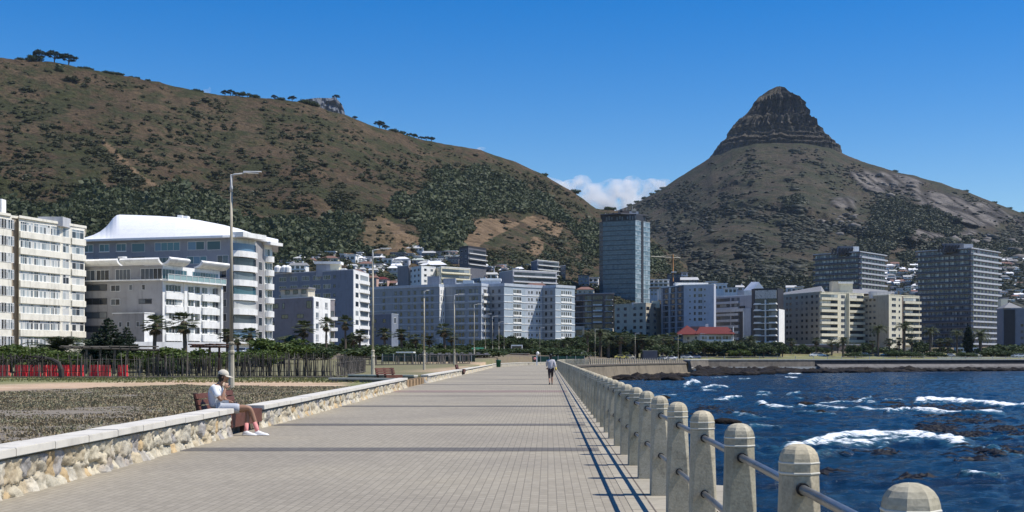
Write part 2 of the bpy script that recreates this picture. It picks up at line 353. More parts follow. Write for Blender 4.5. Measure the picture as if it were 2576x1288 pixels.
far = world_root('sea_wall', (100, 440, -3), 'long low far sea wall, brown stone at the left and dark band at the right', 'sea wall')
def sweep(pts, prof, mi, mb):
    n = len(prof); vs = []
    for i, (px, py) in enumerate(pts):
        a = pts[max(i-1, 0)]; b = pts[min(i+1, len(pts)-1)]; t = np.array([b[0]-a[0], b[1]-a[1]]); t = t/np.linalg.norm(t); nn = (t[1], -t[0])
        for o, z in prof: vs.append((px+nn[0]*o, py+nn[1]*o, z))
    mb.add(vs, [(i*n+k, (i+1)*n+k, (i+1)*n+(k+1)%n, i*n+(k+1)%n) for i in range(len(pts)-1) for k in range(n)]+[tuple(range(n)), tuple((len(pts)-1)*n+k for k in range(n-1,-1,-1))], mi)
P1 = [(38.5,350),(41,385),(44,405),(52,420),(70,426),(89,432)]; P2 = [(89.1,432.03),(130,446),(178,462),(240,480),(330,500),(500,508)]
mb = MB(); sweep(P1, [(-.6,-4),(.9,-4),(.9,-1.9),(.5,-1.9),(0,.42),(-.6,.42)], 0, mb); mb.obj('stone_face', [fw_stone], far)
mb = MB(); sweep(P2, [(-.6,-4),(1.2,-4),(1.2,-.92),(0,-.9),(0,.42),(-.6,.42)], 0, mb); mb.obj('dark_face', [fwd], far)
mb = MB(); sweep(P2, [(1.21,-4),(4.4,-4),(3.6,-1.85),(1.21,-.96)], 0, mb); mb.obj('apron', [fwa], far)
mb = MB(); sweep(P1, [(.92,-2.5),(1.6,-2.5),(1.6,-1.75),(.92,-1.75)], 0, mb); sweep(P1+P2[1:], [(-.7,.422),(.22,.422),(.22,.72),(-.7,.72)], 0, mb); mb.obj('coping', [fwl], far)
# thin rail on the far wall
fr = world_root('railing', (100, 440, .7), 'thin pale post and rail fence along the top of the far sea wall', 'railing')
mb = MB(); allp = P1[1:]+P2[1:-1]
for (xa, ya), (xb, yb) in zip(allp[:-1], allp[1:]):
    L = math.hypot(xb-xa, yb-ya); n = max(1, int(L/5.2))
    for i in range(n):
        t = i/n; px, py = xa+(xb-xa)*t-.3, ya+(yb-ya)*t+.5
        mb = MB(); mb.box(px-.08, px+.08, py-.08, py+.08, .6, 1.75); mb.obj('post', [fwl], fr)
mb = MB(); mb.tube([(a-.3, b+.5, 1.5) for a, b in allp], .03, 5); mb.obj('rail', [fwl], fr)

# ---- rock builder ----
rockm, nt, bs = newmat('wet_dark_rock')
g = N(nt, 'ShaderNodeNewGeometry'); n1 = N(nt, 'ShaderNodeTexNoise', Scale=.9, Detail=8.0, Roughness=.7); nt.links.new(g.outputs['Position'], n1.inputs['Vector'])
nt.links.new(ramp(nt, n1.outputs[0], [(.3, (.006,.006,.006)), (.52, (.018,.015,.013)), (.64, (.045,.035,.024)), (.78, (.09,.072,.05))]).outputs[0], bs.inputs['Base Color'])
bs.inputs['Roughness'].default_value = .8; bs.inputs['Specular IOR Level'].default_value = .12; bump(nt, bs, n1.outputs[0], 1.0, .6)
def rock_data(n=2, seed=0, amp=.45):
    bm = bmesh.new(); bmesh.ops.create_icosphere(bm, subdivisions=n, radius=1)
    rr = random.Random(seed); ph = [rr.uniform(0, 6) for _ in range(6)]
    for v in bm.verts:
        p = v.co
        d = 1+amp*(math.sin(2.3*p.x+ph[0])*math.sin(2.1*p.y+ph[1])+.5*math.sin(5*p.z+ph[2]+3*p.x)*math.sin(4.3*p.y+ph[3])+.5*(rr.random()-.5))
        v.co = p*d
    V = np.array([v.co[:] for v in bm.verts]); Fi = np.array([[l.index for l in f.verts] for f in bm.faces]); bm.free(); return V, Fi
# shore rock shelf below the far wall: one continuous jumble
SEA = -3.5
rs = np.random.default_rng(3); Vs = []; Fs = []; nb = 0
RD = [rock_data(2, k) for k in range(5)]
def jumble(pts, n, off0, off1, s0, s1, zf):
    global nb
    for _ in range(n):
        k = rs.integers(0, len(pts)-1); t = rs.random(); a = pts[k]; b = pts[k+1]
        o = rs.uniform(off0, off1); s = rs.uniform(s0, s1); tx, ty = b[0]-a[0], b[1]-a[1]; L = math.hypot(tx, ty)
        cx = a[0]+tx*t+ty/L*o; cy = a[1]+ty*t-tx/L*o
        v, f = RD[rs.integers(0, 5)]; an = rs.uniform(0, 6.28); c_, s_ = math.cos(an), math.sin(an)
        q = v*np.array([s*rs.uniform(1, 2), s, s*rs.uniform(.25, .5)]); q = np.stack([q[:,0]*c_-q[:,1]*s_, q[:,0]*s_+q[:,1]*c_, q[:,2]], 1)
        Vs.append(q+np.array([cx, cy, zf(o)])); Fs.append(f+nb); nb += len(v)
jumble([(40,352),(42,385),(46,405),(54,420),(75,427),(120,442)], 420, 1.5, 14, .8, 2.6, lambda o: SEA+.9-.09*o)
jumble([(89,432),(130,446),(178,462),(240,480),(330,500)], 420, 4, 8, .8, 2.0, lambda o: SEA+.75-.07*o)
jumble([(12,275),(25,312),(37,344),(42,350)], 160, 2.2, 5.5, .6, 1.9, lambda o: SEA+.55-.1*o)
jumble([(44,352),(62,395),(95,412)], 130, -12, 12, .8, 2.4, lambda o: SEA+.3)
tag(link('shore_rocks', mesh_np('shore_rocks', np.concatenate(Vs), np.concatenate(Fs), rockm)), 'jumbled dark wet shore rocks below the far sea wall and headland', 'rocks', kind='stuff')
# single rocks awash in the bay
for i, (u, v, wpx, hpx, lab) in enumerate([
    (1922, 1024, 36, 9, 'small dark rock left of the white wash in the middle of the bay'), (2035, 1021, 62, 8, 'long low dark rock beside the breaking crest in mid bay'),
    (2062, 1044, 36, 12, 'olive brown rock standing in the white wash'), (1836, 1068, 78, 15, 'big dark rock close behind the concrete bollards'),
    (1760, 1048, 60, 10, 'flat black rock between two bollards near the shore'), (1668, 1003, 40, 8, 'black rock just off the promenade railing'),
    (2240, 1016, 60, 6, 'long dark kelp covered reef ahead of the far breaker'), (1690, 957, 70, 11, 'dark boulder at the foot of the sandy headland wall'),
    (2400, 1165, 40, 4, 'low dark reef behind the big breaker on the right'), (1640, 958, 40, 8, 'small dark boulder at the base of the sea wall corner'), (2150, 1212, 26, 3, 'low rock awash near the right bollards')]):
    Y = (EYE-SEA)*F/(v-V0); sx = wpx/2/F*Y; sz = hpx/F*Y*1.1
    V_, F_ = rock_data(3, 40+i, .3); V_ = V_*np.array([sx, sx*.7, sz]); V_[:, 2] += .1*sx*0
    o = link('rock', mesh_np('rock', V_, F_, rockm)); o.location = (X(u, Y), Y, SEA-.02); tag(o, lab, 'rock', 'rocks awash in the bay')

# ---- water ----
us = np.arange(1395, 3400, 2.6); lY = np.concatenate([np.linspace(math.log(5), math.log(33), 40)[:-1], np.linspace(math.log(33), math.log(520), 640)])
Ug, Lg = np.meshgrid(us, lY); Yg = np.exp(Lg); Xg = (Ug-U0)/F*Yg
Vg = V0+(EYE-SEA)*F/Yg
FOAM = [([(1990,1138),(2060,1116),(2140,1104),(2250,1099),(2330,1103),(2410,1120)], 15, 1.15), ([(2010,1158),(2090,1150),(2130,1146)], 7, .75), ([(2070,1125),(2150,1122),(2230,1112),(2300,1112)], 12, 1.1), ([(2210,1126),(2300,1108),(2450,1128),(2530,1145),(2600,1150),(2900,1160)], 7, .72), ([(1905,1108),(1990,1104),(2060,1108)], 7, .55), ([(1890,1120),(1960,1138),(2040,1130)], 9, .55), ([(1900,1142),(1960,1148),(2030,1160)], 5, .5), ([(2330,1100),(2480,1110),(2600,1107)], 5, .6),
  ([(2310,1012),(2400,1012),(2480,1020),(2580,1028),(2760,1034)], 7, 1.3), ([(2300,1018),(2380,1020)], 3, .8), ([(1905,1020),(1945,1028),(1990,1026)], 5, 1.1), ([(2010,1024),(2100,1031),(2200,1034),(2300,1038)], 3.5, 1), ([(2060,1018),(2150,1016),(2200,1019)], 3, .9), ([(2150,1013),(2190,1006)], 3, .9), ([(2220,1010),(2280,1008)], 2.5, .8),
  ([(2235,1044),(2275,1036),(2320,1042),(2440,1044),(2520,1046)], 4.5, 1.1), ([(1998,1044),(2100,1048)], 2.5, .8), ([(1796,1010),(1830,1005),(1866,1001)], 4, 1.1), ([(1725,972),(1742,962),(1757,966)], 6, 1.1), ([(1770,980),(1790,975),(1828,977)], 5, 1.1), ([(1768,984),(1800,984)], 3, .9), ([(1905,992),(1935,993)], 3, .9), ([(1905,999),(1930,998)], 2.5, .9), ([(1980,996),(2010,991)], 3, .9), ([(1850,1050),(1900,1056),(1938,1057)], 5, .8), ([(1880,1080),(1960,1078)], 3.5, .8), ([(2420,1210),(2470,1216),(2510,1214)], 5, .9), ([(1860,1138),(1905,1134)], 4, .8),
  ([(1984,942),(2014,942)], 1.8, 1.1), ([(1975,951),(2005,952)], 1.6, 1.1), ([(2268,932),(2310,932)], 1.4, 1.1), ([(2335,932),(2350,932)], 1.2, 1), ([(2480,932),(2500,932)], 1.2, 1), ([(1640,1000),(1700,999)], 3, .8), ([(1860,956),(1885,955)], 2, .9), ([(1790,953),(1830,950)], 2, .8), ([(1660,975),(1700,972)], 3, .5), ([(2000,1005),(2020,1006)], 2, .8), ([(2620,1060),(2700,1056)], 4, .9), ([(2640,985),(2740,988)], 4, .9), ([(2700,1190),(2800,1196)], 8, .9)]
foam = np.zeros_like(Yg); wob = (fbm(Xg*.5, Yg*.35, 3, 5)-.5)
for pts, wd_, st in FOAM:
    d = np.full_like(Yg, 1e9); Vw = Vg+wob*min(wd_, 6)*1.7
    for (ua, va), (ub, vb) in zip(pts[:-1], pts[1:]):
        du, dv = ub-ua, vb-va; t = np.clip(((Ug-ua)*du+(Vw-va)*dv)/(du*du+dv*dv), 0, 1)
        d = np.minimum(d, np.hypot((Ug-ua-t*du)*.4, (Vw-va-t*dv)*1.25))
    foam = np.maximum(foam, st*np.clip(1.15-d/wd_, 0, 1))
def ridg(a): return 1-np.abs(2*a-1)
xr, yr = Xg*.94+Yg*.34, -Xg*.34+Yg*.94
h = (.34*(fbm(xr*.05, yr*.13, 2, 31)-.5)+.30*(ridg(vn(xr*.22, yr*.5, 32))-.5)+.17*(ridg(vn(xr*.6+9, yr*1.1, 33))-.5)+.07*(vn(xr*1.7, yr*2.6, 34)-.5))
crest = foam*(.5+.9*fbm(Xg*.7, Yg*.9, 3, 35))
h = h + crest*.30
h = h*np.interp(Yg, [0, 100, 520], [1, 1, .8])
nr, nc = Yg.shape; Vw = np.stack([Xg.ravel(), Yg.ravel(), (SEA+h).ravel()], 1)
keep = None
i, j = np.meshgrid(np.arange(nr-1), np.arange(nc-1), indexing='ij'); a = (i*nc+j).ravel(); Fw = np.stack([a, a+1, a+1+nc, a+nc], 1)
cx = Vw[Fw[:, 0], 0]; cy = Vw[Fw[:, 0], 1]; Fw = Fw[cx > coast(cy)-1.0]
watm, nt, bs = newmat('sea_water')
g = N(nt, 'ShaderNodeNewGeometry'); at = N(nt, 'ShaderNodeAttribute', attribute_name='foam')
mp = N(nt, 'ShaderNodeMapping'); mp.inputs['Scale'].default_value = (1, 1.6, 1); mp.inputs['Rotation'].default_value = (0, 0, .35); nt.links.new(g.outputs['Position'], mp.inputs[0])
n1 = N(nt, 'ShaderNodeTexNoise', Scale=.055, Detail=4.0); nt.links.new(mp.outputs[0], n1.inputs['Vector'])
n2 = N(nt, 'ShaderNodeTexNoise', Scale=1.5, Detail=7.0, Roughness=.62); nt.links.new(mp.outputs[0], n2.inputs['Vector'])
mp3 = N(nt, 'ShaderNodeMapping'); mp3.inputs['Scale'].default_value = (.55, 1.1, 1); nt.links.new(g.outputs['Position'], mp3.inputs[0]); n3 = N(nt, 'ShaderNodeTexNoise', Scale=1.9, Detail=9.0, Roughness=.75); nt.links.new(mp3.outputs[0], n3.inputs['Vector'])
deep = ramp(nt, n1.outputs[0], [(.3, (.003,.010,.024)), (.5, (.004,.015,.032)), (.68, (.006,.026,.050))]).outputs[0]
th = N(nt, 'ShaderNodeMath', operation='MULTIPLY_ADD'); nt.links.new(n3.outputs[0], th.inputs[0]); th.inputs[1].default_value = 2.6; nt.links.new(at.outputs['Fac'], th.inputs[2])
fm = ramp(nt, th.outputs[0], [(.0, (0,0,0)), (1.0, (1,1,1))]); fm.color_ramp.elements[0].position = 0; 
mr = N(nt, 'ShaderNodeMapRange'); mr.inputs['From Min'].default_value = 2.10; mr.inputs['From Max'].default_value = 2.50; nt.links.new(th.outputs[0], mr.inputs['Value'])
mr2 = N(nt, 'ShaderNodeMapRange'); mr2.inputs['From Min'].default_value = 1.6; mr2.inputs['From Max'].default_value = 2.3; mr2.inputs['To Max'].default_value = .55; nt.links.new(th.outputs[0], mr2.inputs['Value'])
c = mixc(nt, mr2.outputs[0], deep, (.05,.17,.22)); c = mixc(nt, mr.outputs[0], c, (.84,.86,.87))
nt.links.new(c, bs.inputs['Base Color'])
ro = N(nt, 'ShaderNodeMapRange'); ro.inputs['To Min'].default_value = .12; ro.inputs['To Max'].default_value = .8; nt.links.new(mr.outputs[0], ro.inputs['Value']); nt.links.new(ro.outputs[0], bs.inputs['Roughness'])
bs.inputs['IOR'].default_value = 1.33; bs.inputs['Specular IOR Level'].default_value = .25
bump(nt, bs, n2.outputs[0], .9, .22)
me = mesh_np('sea', Vw, Fw, watm, smooth=True)
fa = me.attributes.new('foam', 'FLOAT', 'POINT'); fa.data.foreach_set('value', foam.ravel().astype(np.float32))
tag(link('sea', me), kind='structure')
# floating kelp: dark fronds lying on the swell
rk = np.random.default_rng(5); Vk = []; Fk = []
for u, v, du, dv, n in [(2400,1045,90,7,160), (2440,1060,60,6,120), (2350,1078,50,9,200), (2520,1080,60,4,120), (2440,1094,40,5,90), (2560,1100,40,6,60), (2150,1002,120,5,160), (2300,1022,140,5,160), (2420,1030,80,5,120), (2250,966,60,4,60), (2000,955,90,5,90), (1780,1027,30,5,50), (1830,1040,50,5,60), (2500,1135,60,10,120), (2050,1190,40,5,30), (2300,1205,30,6,40), (2640,1090,60,9,100), (2200,1140,70,7,60), (2440,1160,60,8,90)]:
    for _ in range(n//2):
        uu_ = rk.normal(u, du*.55); vv_ = rk.normal(v, dv*.6); 
        if vv_ < 935: continue
        Y = (EYE-SEA-.1)*F/(vv_-V0); x0 = X(uu_, Y); L = rk.uniform(.2, .9); a_ = rk.uniform(-.6, .6); wdt = rk.uniform(.06, .2); z = SEA+rk.uniform(.02, .2)
        b = len(Vk); Vk += [(x0-L*math.cos(a_), Y-L*math.sin(a_), z-.05), (x0, Y-wdt, z+.06), (x0+L*math.cos(a_), Y+L*math.sin(a_), z-.03), (x0+.1, Y+wdt, z+.14)]; Fk += [(b,b+1,b+3),(b+1,b+2,b+3)]
km = paint('kelp', (.005,.004,.003), .6, .2, spec=.2)
tag(link('kelp', mesh_np('kelp', Vk, Fk, km)), 'dark brown kelp fronds floating in the bay', 'kelp', kind='stuff')
# splash: droplets and torn foam above the breakers
# ================= HILLS =================
def make_hill(us, prof, v0, Y0, Yr, q, nt_, amp, seed, back=6):
    """sheet from the foot (v0 at depth Y0) up to the ridge line; rows beyond t=1 fall away behind the ridge"""
    vr = np.interp(us, [p[0] for p in prof], [p[1] for p in prof]); vr = vr+(fbm(us*.03, us*0, 4, seed)-.5)*5*(vr < v0-60)
    yr = Yr(us); t = np.linspace(0, 1, nt_)
    T, U = np.meshgrid(t, us, indexing='ij')
    V = v0+(vr-v0)*T; Y = Y0+(yr-Y0)*T**q
    A = amp*np.sin(np.pi*np.clip(T, 0, 1))**.7
    xx = X(U, Y)
    dis = (ridg(fbm((xx+Y*.55)*.0042, (Y-xx*.2)*.0016, 3, seed+1))-.5)*1.0+(fbm(xx*.012, V*.02, 4, seed+2)-.5)*.8+(fbm(xx*.05, V*.09, 3, seed+3)-.5)*.18
    Y2 = Y+A*dis; ramp_ = np.arange(nt_)[:, None]*(.22*(yr-Y0)[None, :]/nt_); Y2 = np.maximum.accumulate(Y2-ramp_, axis=0)+ramp_; Y2 = Y2*(1-T**12)+Y*T**12
    rows = [(U, V, Y2)]
    for k in range(1, back+1):
        rows.append((us[None, :], (vr+k*k*2.5)[None, :], (yr+k*45)[None, :]))
    Ua = np.concatenate([np.broadcast_to(r[0], r[1].shape) for r in rows]); Va = np.concatenate([r[1] for r in rows]); Ya = np.concatenate([r[2] for r in rows])
    return Ua, Va, Ya, vr, yr
def hill_obj(name, Ua, Va, Ya, mat, cov, **kw):
    nr, nc = Ua.shape; P = np.stack([X(Ua, Ya).ravel(), Ya.ravel(), Z(Va, Ya).ravel()], 1)
    i, j = np.meshgrid(np.arange(nr-1), np.arange(nc-1), indexing='ij'); a = (i*nc+j).ravel()
    me = mesh_np(name, P, np.stack([a, a+1, a+1+nc, a+nc], 1), mat, smooth=True)
    ca = me.color_attributes.new('cov', 'FLOAT_COLOR', 'POINT'); ca.data.foreach_set('color', cov.reshape(-1, 4).astype(np.float32).ravel())
    return tag(link(name, me), kind='structure', **kw)
def poly_mask(U, V, polys, soft=8, seed=77):
    """1 inside any of the polygons given in picture units, edge broken by noise"""
    du = (fbm(U*.02, V*.03, 5, seed)-.5)*44; dv = (fbm(U*.025+50, V*.03, 5, seed+5)-.5)*30
    u, v = U+du, V+dv; out = np.zeros_like(U, dtype=float)
    for poly in polys:
        ins = np.zeros(U.shape, bool); n = len(poly); j = n-1
        for i in range(n):
            xi, yi = poly[i]; xj, yj = poly[j]
            with np.errstate(divide='ignore', invalid='ignore'):
                ins ^= ((yi > v) != (yj > v)) & (u < (xj-xi)*(v-yi)/(yj-yi+1e-9)+xi)
            j = i
        out = np.maximum(out, ins)
    return out
def hillmat(name, soil, dry, green, rockc, bare, sc=1.0):
    m, nt, bs = newmat(name)
    g = N(nt, 'ShaderNodeNewGeometry'); at = N(nt, 'ShaderNodeAttribute', attribute_name='cov'); sp = N(nt, 'ShaderNodeSeparateColor'); nt.links.new(at.outputs['Color'], sp.inputs[0])
    def nz(s, d=6.0, r=.6): 
        n = N(nt, 'ShaderNodeTexNoise', Scale=s*sc, Detail=d, Roughness=r); nt.links.new(g.outputs['Position'], n.inputs['Vector']); return n.outputs[0]
    base = mixc(nt, ramp(nt, nz(.012), [(.42, (0,0,0)), (.58, (1,1,1))]).outputs[0], soil, dry)
    base = mixc(nt, ramp(nt, nz(.03, 9.0, .75), [(.45, (0,0,0)), (.56, (1,1,1))]).outputs[0], base, green)
    base = mixc(nt, 1.0, base, ramp(nt, nz(.22, 8.0, .8), [(.36, (.42,.44,.42)), (.5, (.95,.95,.95)), (.66, (1.5,1.45,1.4))]).outputs[0], 'MULTIPLY')
    bare_c = mixc(nt, 1.0, bare, ramp(nt, nz(.09, 8.0, .75), [(.35, (.45,.42,.38)), (.65, (1.3,1.25,1.2))]).outputs[0], 'MULTIPLY')
    vor = N(nt, 'ShaderNodeTexVoronoi', Scale=1.0); vor.feature = 'DISTANCE_TO_EDGE'; mpv = N(nt, 'ShaderNodeMapping'); mpv.inputs['Scale'].default_value = (.045*sc, .006*sc, .014*sc); nt.links.new(g.outputs['Position'], mpv.inputs[0]); nt.links.new(mpv.outputs[0], vor.inputs['Vector'])
    rockc = mixc(nt, ramp(nt, vor.outputs['Distance'], [(.0, (0,0,0)), (.05, (.15,.15,.15)), (.17, (1,1,1))]).outputs[0], tuple(x*.28 for x in rockc), rockc)
    rock_c = mixc(nt, 1.0, rockc, ramp(nt, nz(.06, 8.0, .75), [(.38, (.25,.26,.28)), (.52, (.95,.95,.95)), (.65, (1.35,1.33,1.3))]).outputs[0], 'MULTIPLY')
    c = mixc(nt, sp.outputs[1], base, bare_c); c = mixc(nt, sp.outputs[2], c, rock_c)
    c = mixc(nt, sp.outputs[0], c, tuple(x*1.0 for x in green))
    nt.links.new(c, bs.inputs['Base Color']); bs.inputs['Roughness'].default_value = .95; bs.inputs['Specular IOR Level'].default_value = .1
    bump(nt, bs, nz(.12, 8.0, .7), 1.0, 6.0)
    return m
RIDGE1 = [(-1200,200),(-600,160),(-200,142),(0,145),(60,150),(130,156),(200,170),(290,187),(400,207),(470,224),(560,240),(680,247),(760,258),(870,290),(950,320),(1100,360),(1210,377),(1290,405),(1370,441),(1440,482),(1500,524),(1560,532),(1600,560),(1640,600),(1760,690),(1850,745),(1900,800),(1960,868)]
LOW1 = 872.0; Y01 = 560.0; Q1 = 1.25
def YR1(u): return np.interp(u, [-1200, 0, 900, 1500, 1960], [1050, 1150, 1300, 1550, 1500])
us1 = np.arange(-900, 1950, 3.2)
U1, V1, Y1, vr1, yr1 = make_hill(us1, RIDGE1, LOW1, Y01, YR1, Q1, 230, 78, 100)
WOOD1 = [[(-900,560),(0,520),(150,530),(230,470),(330,490),(470,505),(640,560),(790,560),(860,600),(870,640),(700,660),(-900,700)],
         [(640,640),(800,620),(960,632),(940,640),(700,655),(640,700)], [(810,560),(860,545),(905,555),(880,610),(820,610)],
         [(1066,645),(1072,600),(1020,538),(985,530),(1010,505),(1080,470),(1190,440),(1290,480),(1390,500),(1430,560),(1500,600),(1480,640),(1420,560),(1330,532),(1250,536),(1195,550),(1150,625),(1110,645)],
         [(1080,440),(1200,420),(1300,450),(1350,500),(1150,520)], [(400,480),(450,470),(560,520),(560,560),(420,560)], [(1470,560),(1640,620),(1700,700),(1480,640)]]
BARE1 = [[(905,600),(930,560),(970,545),(1010,570),(1050,610),(1060,640),(890,645)], [(1140,625),(1200,555),(1270,550),(1300,562),(1240,600),(1190,640)], [(1300,558),(1340,540),(1400,566),(1420,600),(1380,590),(1330,575)], [(1330,600),(1370,610),(1360,640),(1335,640)], [(810,600),(835,570),(850,600),(830,620)], [(230,500),(290,530),(330,550),(260,545)], [(1000,500),(1020,480),(1030,520),(1000,540)], [(820,600),(850,620),(920,610),(940,640),(830,645)], [(255,345),(300,400),(420,480),(400,480),(300,415),(250,360)], [(760,570),(790,565),(800,600),(770,620)]]
GREEN1 = [[(100,300),(230,350),(330,440),(470,520),(400,520),(270,450),(120,380)], [(820,430),(950,520),(960,620),(850,560)], [(860,560),(960,540),(1000,620),(900,640)], [(1100,380),(1300,420),(1500,540),(1300,480),(1100,440)]]
wood1 = poly_mask(U1, V1, WOOD1); bare1 = poly_mask(U1, V1, BARE1, seed=90); gr1 = poly_mask(U1, V1, GREEN1, seed=95)
cov = np.stack([np.maximum(wood1, gr1*.35), bare1*(1-wood1), 0*wood1, 1+0*wood1], -1)
m1 = hillmat('signal_slope', (.080,.056,.034), (.102,.074,.045), (.048,.051,.023), (.2,.18,.15), (.20,.145,.09))
hill_obj('hill', U1, V1, Y1, m1, cov)

RIDGE2 = [(1300,600),(1480,560),(1560,526),(1600,511),(1650,484),(1700,452),(1750,420),(1790,393),(1850,372),(1900,362),(1960,359),(2010,361),(2050,366),(2090,372),(2110,381),(2180,411),(2250,431),(2340,452),(2430,481),(2500,510),(2576,537),(2700,580),(2900,640),(3300,720)]
Y02 = 1000.0; LOW2 = 800.0; Q2 = 1.15; DEP = 2600.0
XC = (1945-U0)/F*DEP
def YR2(u):
    base = np.interp(u, [1300, 1560, 1960, 2300, 3300], [2500, 2600, 2600, 2450, 2100]); xx = X(u, DEP)-XC
    return base-116*np.exp(-(np.abs(xx)/112)**3)
us2 = np.arange(1380, 3300, 3.0)
U2, V2, Y2, vr2, yr2 = make_hill(us2, RIDGE2, LOW2, Y02, YR2, Q2, 240, 150, 200)
WOOD2 = [[(2190,520),(2230,495),(2280,505),(2340,530),(2420,560),(2400,600),(2300,570),(2260,600),(2230,640),(2180,660),(2150,620),(2200,570)], [(1480,600),(1640,690),(1700,710),(1900,710),(2030,700),(2060,740),(1480,800)], [(1960,500),(2010,490),(2030,510),(1990,520)], [(2420,600),(2576,620),(2800,640),(3200,700),(3200,760),(2300,720),(2250,690),(2260,640)]]
ROCK2 = [[(2290,480),(2400,490),(2500,520),(2576,560),(2700,610),(2690,650),(2576,620),(2560,560),(2500,570),(2450,570),(2380,550),(2330,520)], [(2130,430),(2260,440),(2330,460),(2300,500),(2180,480)], [(2240,560),(2300,545),(2370,590),(2460,580),(2440,600),(2300,610)], [(2090,500),(2150,500),(2140,530),(2090,520)]]
BARE2 = [[(2210,600),(2250,560),(2320,560),(2350,600),(2300,660),(2220,650)]]
wood2 = poly_mask(U2, V2, WOOD2, seed=120)*.9; rock2 = poly_mask(U2, V2, ROCK2, seed=121); bare2 = poly_mask(U2, V2, BARE2, seed=122)
# granite slabs bulge out of the slope
for _k in range(14):
    rock2[1:-1, 1:-1] = (rock2[1:-1, 1:-1]*2+rock2[2:, 1:-1]+rock2[:-2, 1:-1]+rock2[1:-1, 2:]+rock2[1:-1, :-2])/6
Y2[:] = Y2-rock2*(4+46*ridg(fbm(X(U2, Y2)*.02, V2*.008, 3, 210)))
cov = np.stack([np.maximum(wood2, sstep(660, 740, V2)*.35), bare2*.55*(1-wood2), np.clip(rock2*1.1, 0, .9), 1+0*wood2], -1)
m2 = hillmat('lions_slope', (.062,.050,.036), (.074,.062,.043), (.043,.046,.027), (.165,.148,.132), (.12,.095,.07), .6)
hill_obj('mountain', U2, V2, Y2, m2, cov)
# ---- rock summit: stepped strata, full body ----
PL = [(402,1784),(392,1789),(384,1796),(364,1811),(350,1828),(344,1833),(333,1835),(320,1847),(306,1860),(289,1880),(274,1892),(262,1905),(251,1909),(239,1923),(229,1936),(223,1946),(219,1956)]
PR = [(402,2112),(385,2110),(375,2104),(367,2092),(353,2080),(340,2065),(331,2061),(325,2049),(313,2043),(299,2029),(286,2028),(268,2016),(255,2003),(245,1988),(236,1983),(230,1978),(223,1974),(219,1962)]
vs_ = np.linspace(402, 219, 190); xl_ = X(np.interp(-vs_, [-p[0] for p in PL], [p[1] for p in PL]), DEP); xr_ = X(np.interp(-vs_, [-p[0] for p in PR], [p[1] for p in PR]), DEP)
nph = 420; ph = np.linspace(0, 2*np.pi, nph, endpoint=False); PH, VV = np.meshgrid(ph, vs_)
XL = np.broadcast_to(xl_[:, None], PH.shape); XR = np.broadcast_to(xr_[:, None], PH.shape); zc = Z(VV, DEP)
cxm = (XL+XR)/2; rx = (XR-XL)/2; ca_, sa_ = np.cos(PH), np.sin(PH)
e = .82; qx = np.sign(ca_)*np.abs(ca_)**e; qy = np.sign(sa_)*np.abs(sa_)**e
ry = rx*np.interp(VV, [219, 300, 402], [.9, .85, .80])
# ledges: cliffs and terraces by height, buttresses round the body
arc = PH*60
VVn = VV+(fbm(arc*.10, VV*.02, 4, 305)-.5)*16
led = np.interp(VVn, [219, 243, 246, 262, 266, 296, 302, 305, 327, 333, 335, 345, 350, 356, 364, 370, 376, 384, 402], [0, 3, 6, 7, 2, -3, 0, 8, 1, 0, 7, 1, 6, 2, 8, 1, 6, 1, 0])
arc = PH*60
but = (ridg(fbm(arc*.16, zc*.012, 3, 300))-.5)*15+(ridg(vn(arc*.5, zc*.03, 301))-.55)*6+(vn(arc*1.1, zc*.09, 302)-.5)*3
vert = np.interp(VVn, [219, 240, 262, 300, 303, 306, 330, 335, 345, 402], [.1, .5, 1, 1, .15, .9, .9, .2, .4, .25])
side = np.abs(qy)    # keep the outline itself in place
off = (led*.9+but*vert*1.25)*(.12+.88*side)
nx_, ny_ = qx/(np.hypot(qx, qy)+1e-6), qy/(np.hypot(qx, qy)+1e-6)
xs_ = cxm+rx*qx+nx_*off*1.2; ysn = DEP+ry*qy+ny_*off*2.0
P = np.stack([xs_.ravel(), ysn.ravel(), (zc+(fbm(arc*.3, VV*.2, 2, 303)-.5)*3).ravel()], 1)
i, j = np.meshgrid(np.arange(len(vs_)-1), np.arange(nph), indexing='ij'); a = (i*nph+j).ravel(); b = (i*nph+(j+1) % nph).ravel()
Fc = np.stack([a, b, b+nph, a+nph], 1); top = len(P); P = np.concatenate([P, [[(xl_[-1]+xr_[-1])/2, DEP, Z(218, DEP)]]])
last = (len(vs_)-1)*nph; Fc = np.concatenate([Fc, np.array([[last+k, last+(k+1) % nph, top, top] for k in range(nph)])])
mr_, nt, bs = newmat('banded_sandstone')
g = N(nt, 'ShaderNodeNewGeometry'); sp = N(nt, 'ShaderNodeSeparateXYZ'); nt.links.new(g.outputs['Position'], sp.inputs[0])
mp = N(nt, 'ShaderNodeMapping'); mp.inputs['Scale'].default_value = (.035, .035, .12); nt.links.new(g.outputs['Position'], mp.inputs[0])
n1 = N(nt, 'ShaderNodeTexNoise', Scale=1.0, Detail=6.0, Roughness=.7); nt.links.new(mp.outputs[0], n1.inputs['Vector'])
n2 = N(nt, 'ShaderNodeTexNoise', Scale=.12, Detail=8.0, Roughness=.75); nt.links.new(g.outputs['Position'], n2.inputs['Vector'])
c = ramp(nt, n1.outputs[0], [(.3, (.042,.044,.044)), (.48, (.070,.066,.058)), (.58, (.115,.102,.086)), (.7, (.075,.068,.058))]).outputs[0]
c = mixc(nt, 1.0, c, ramp(nt, n2.outputs[0], [(.35, (.4,.45,.42)), (.65, (1.7,1.65,1.6))]).outputs[0], 'MULTIPLY')
slope = N(nt, 'ShaderNodeSeparateXYZ'); nt.links.new(g.outputs['Normal'], slope.inputs[0])
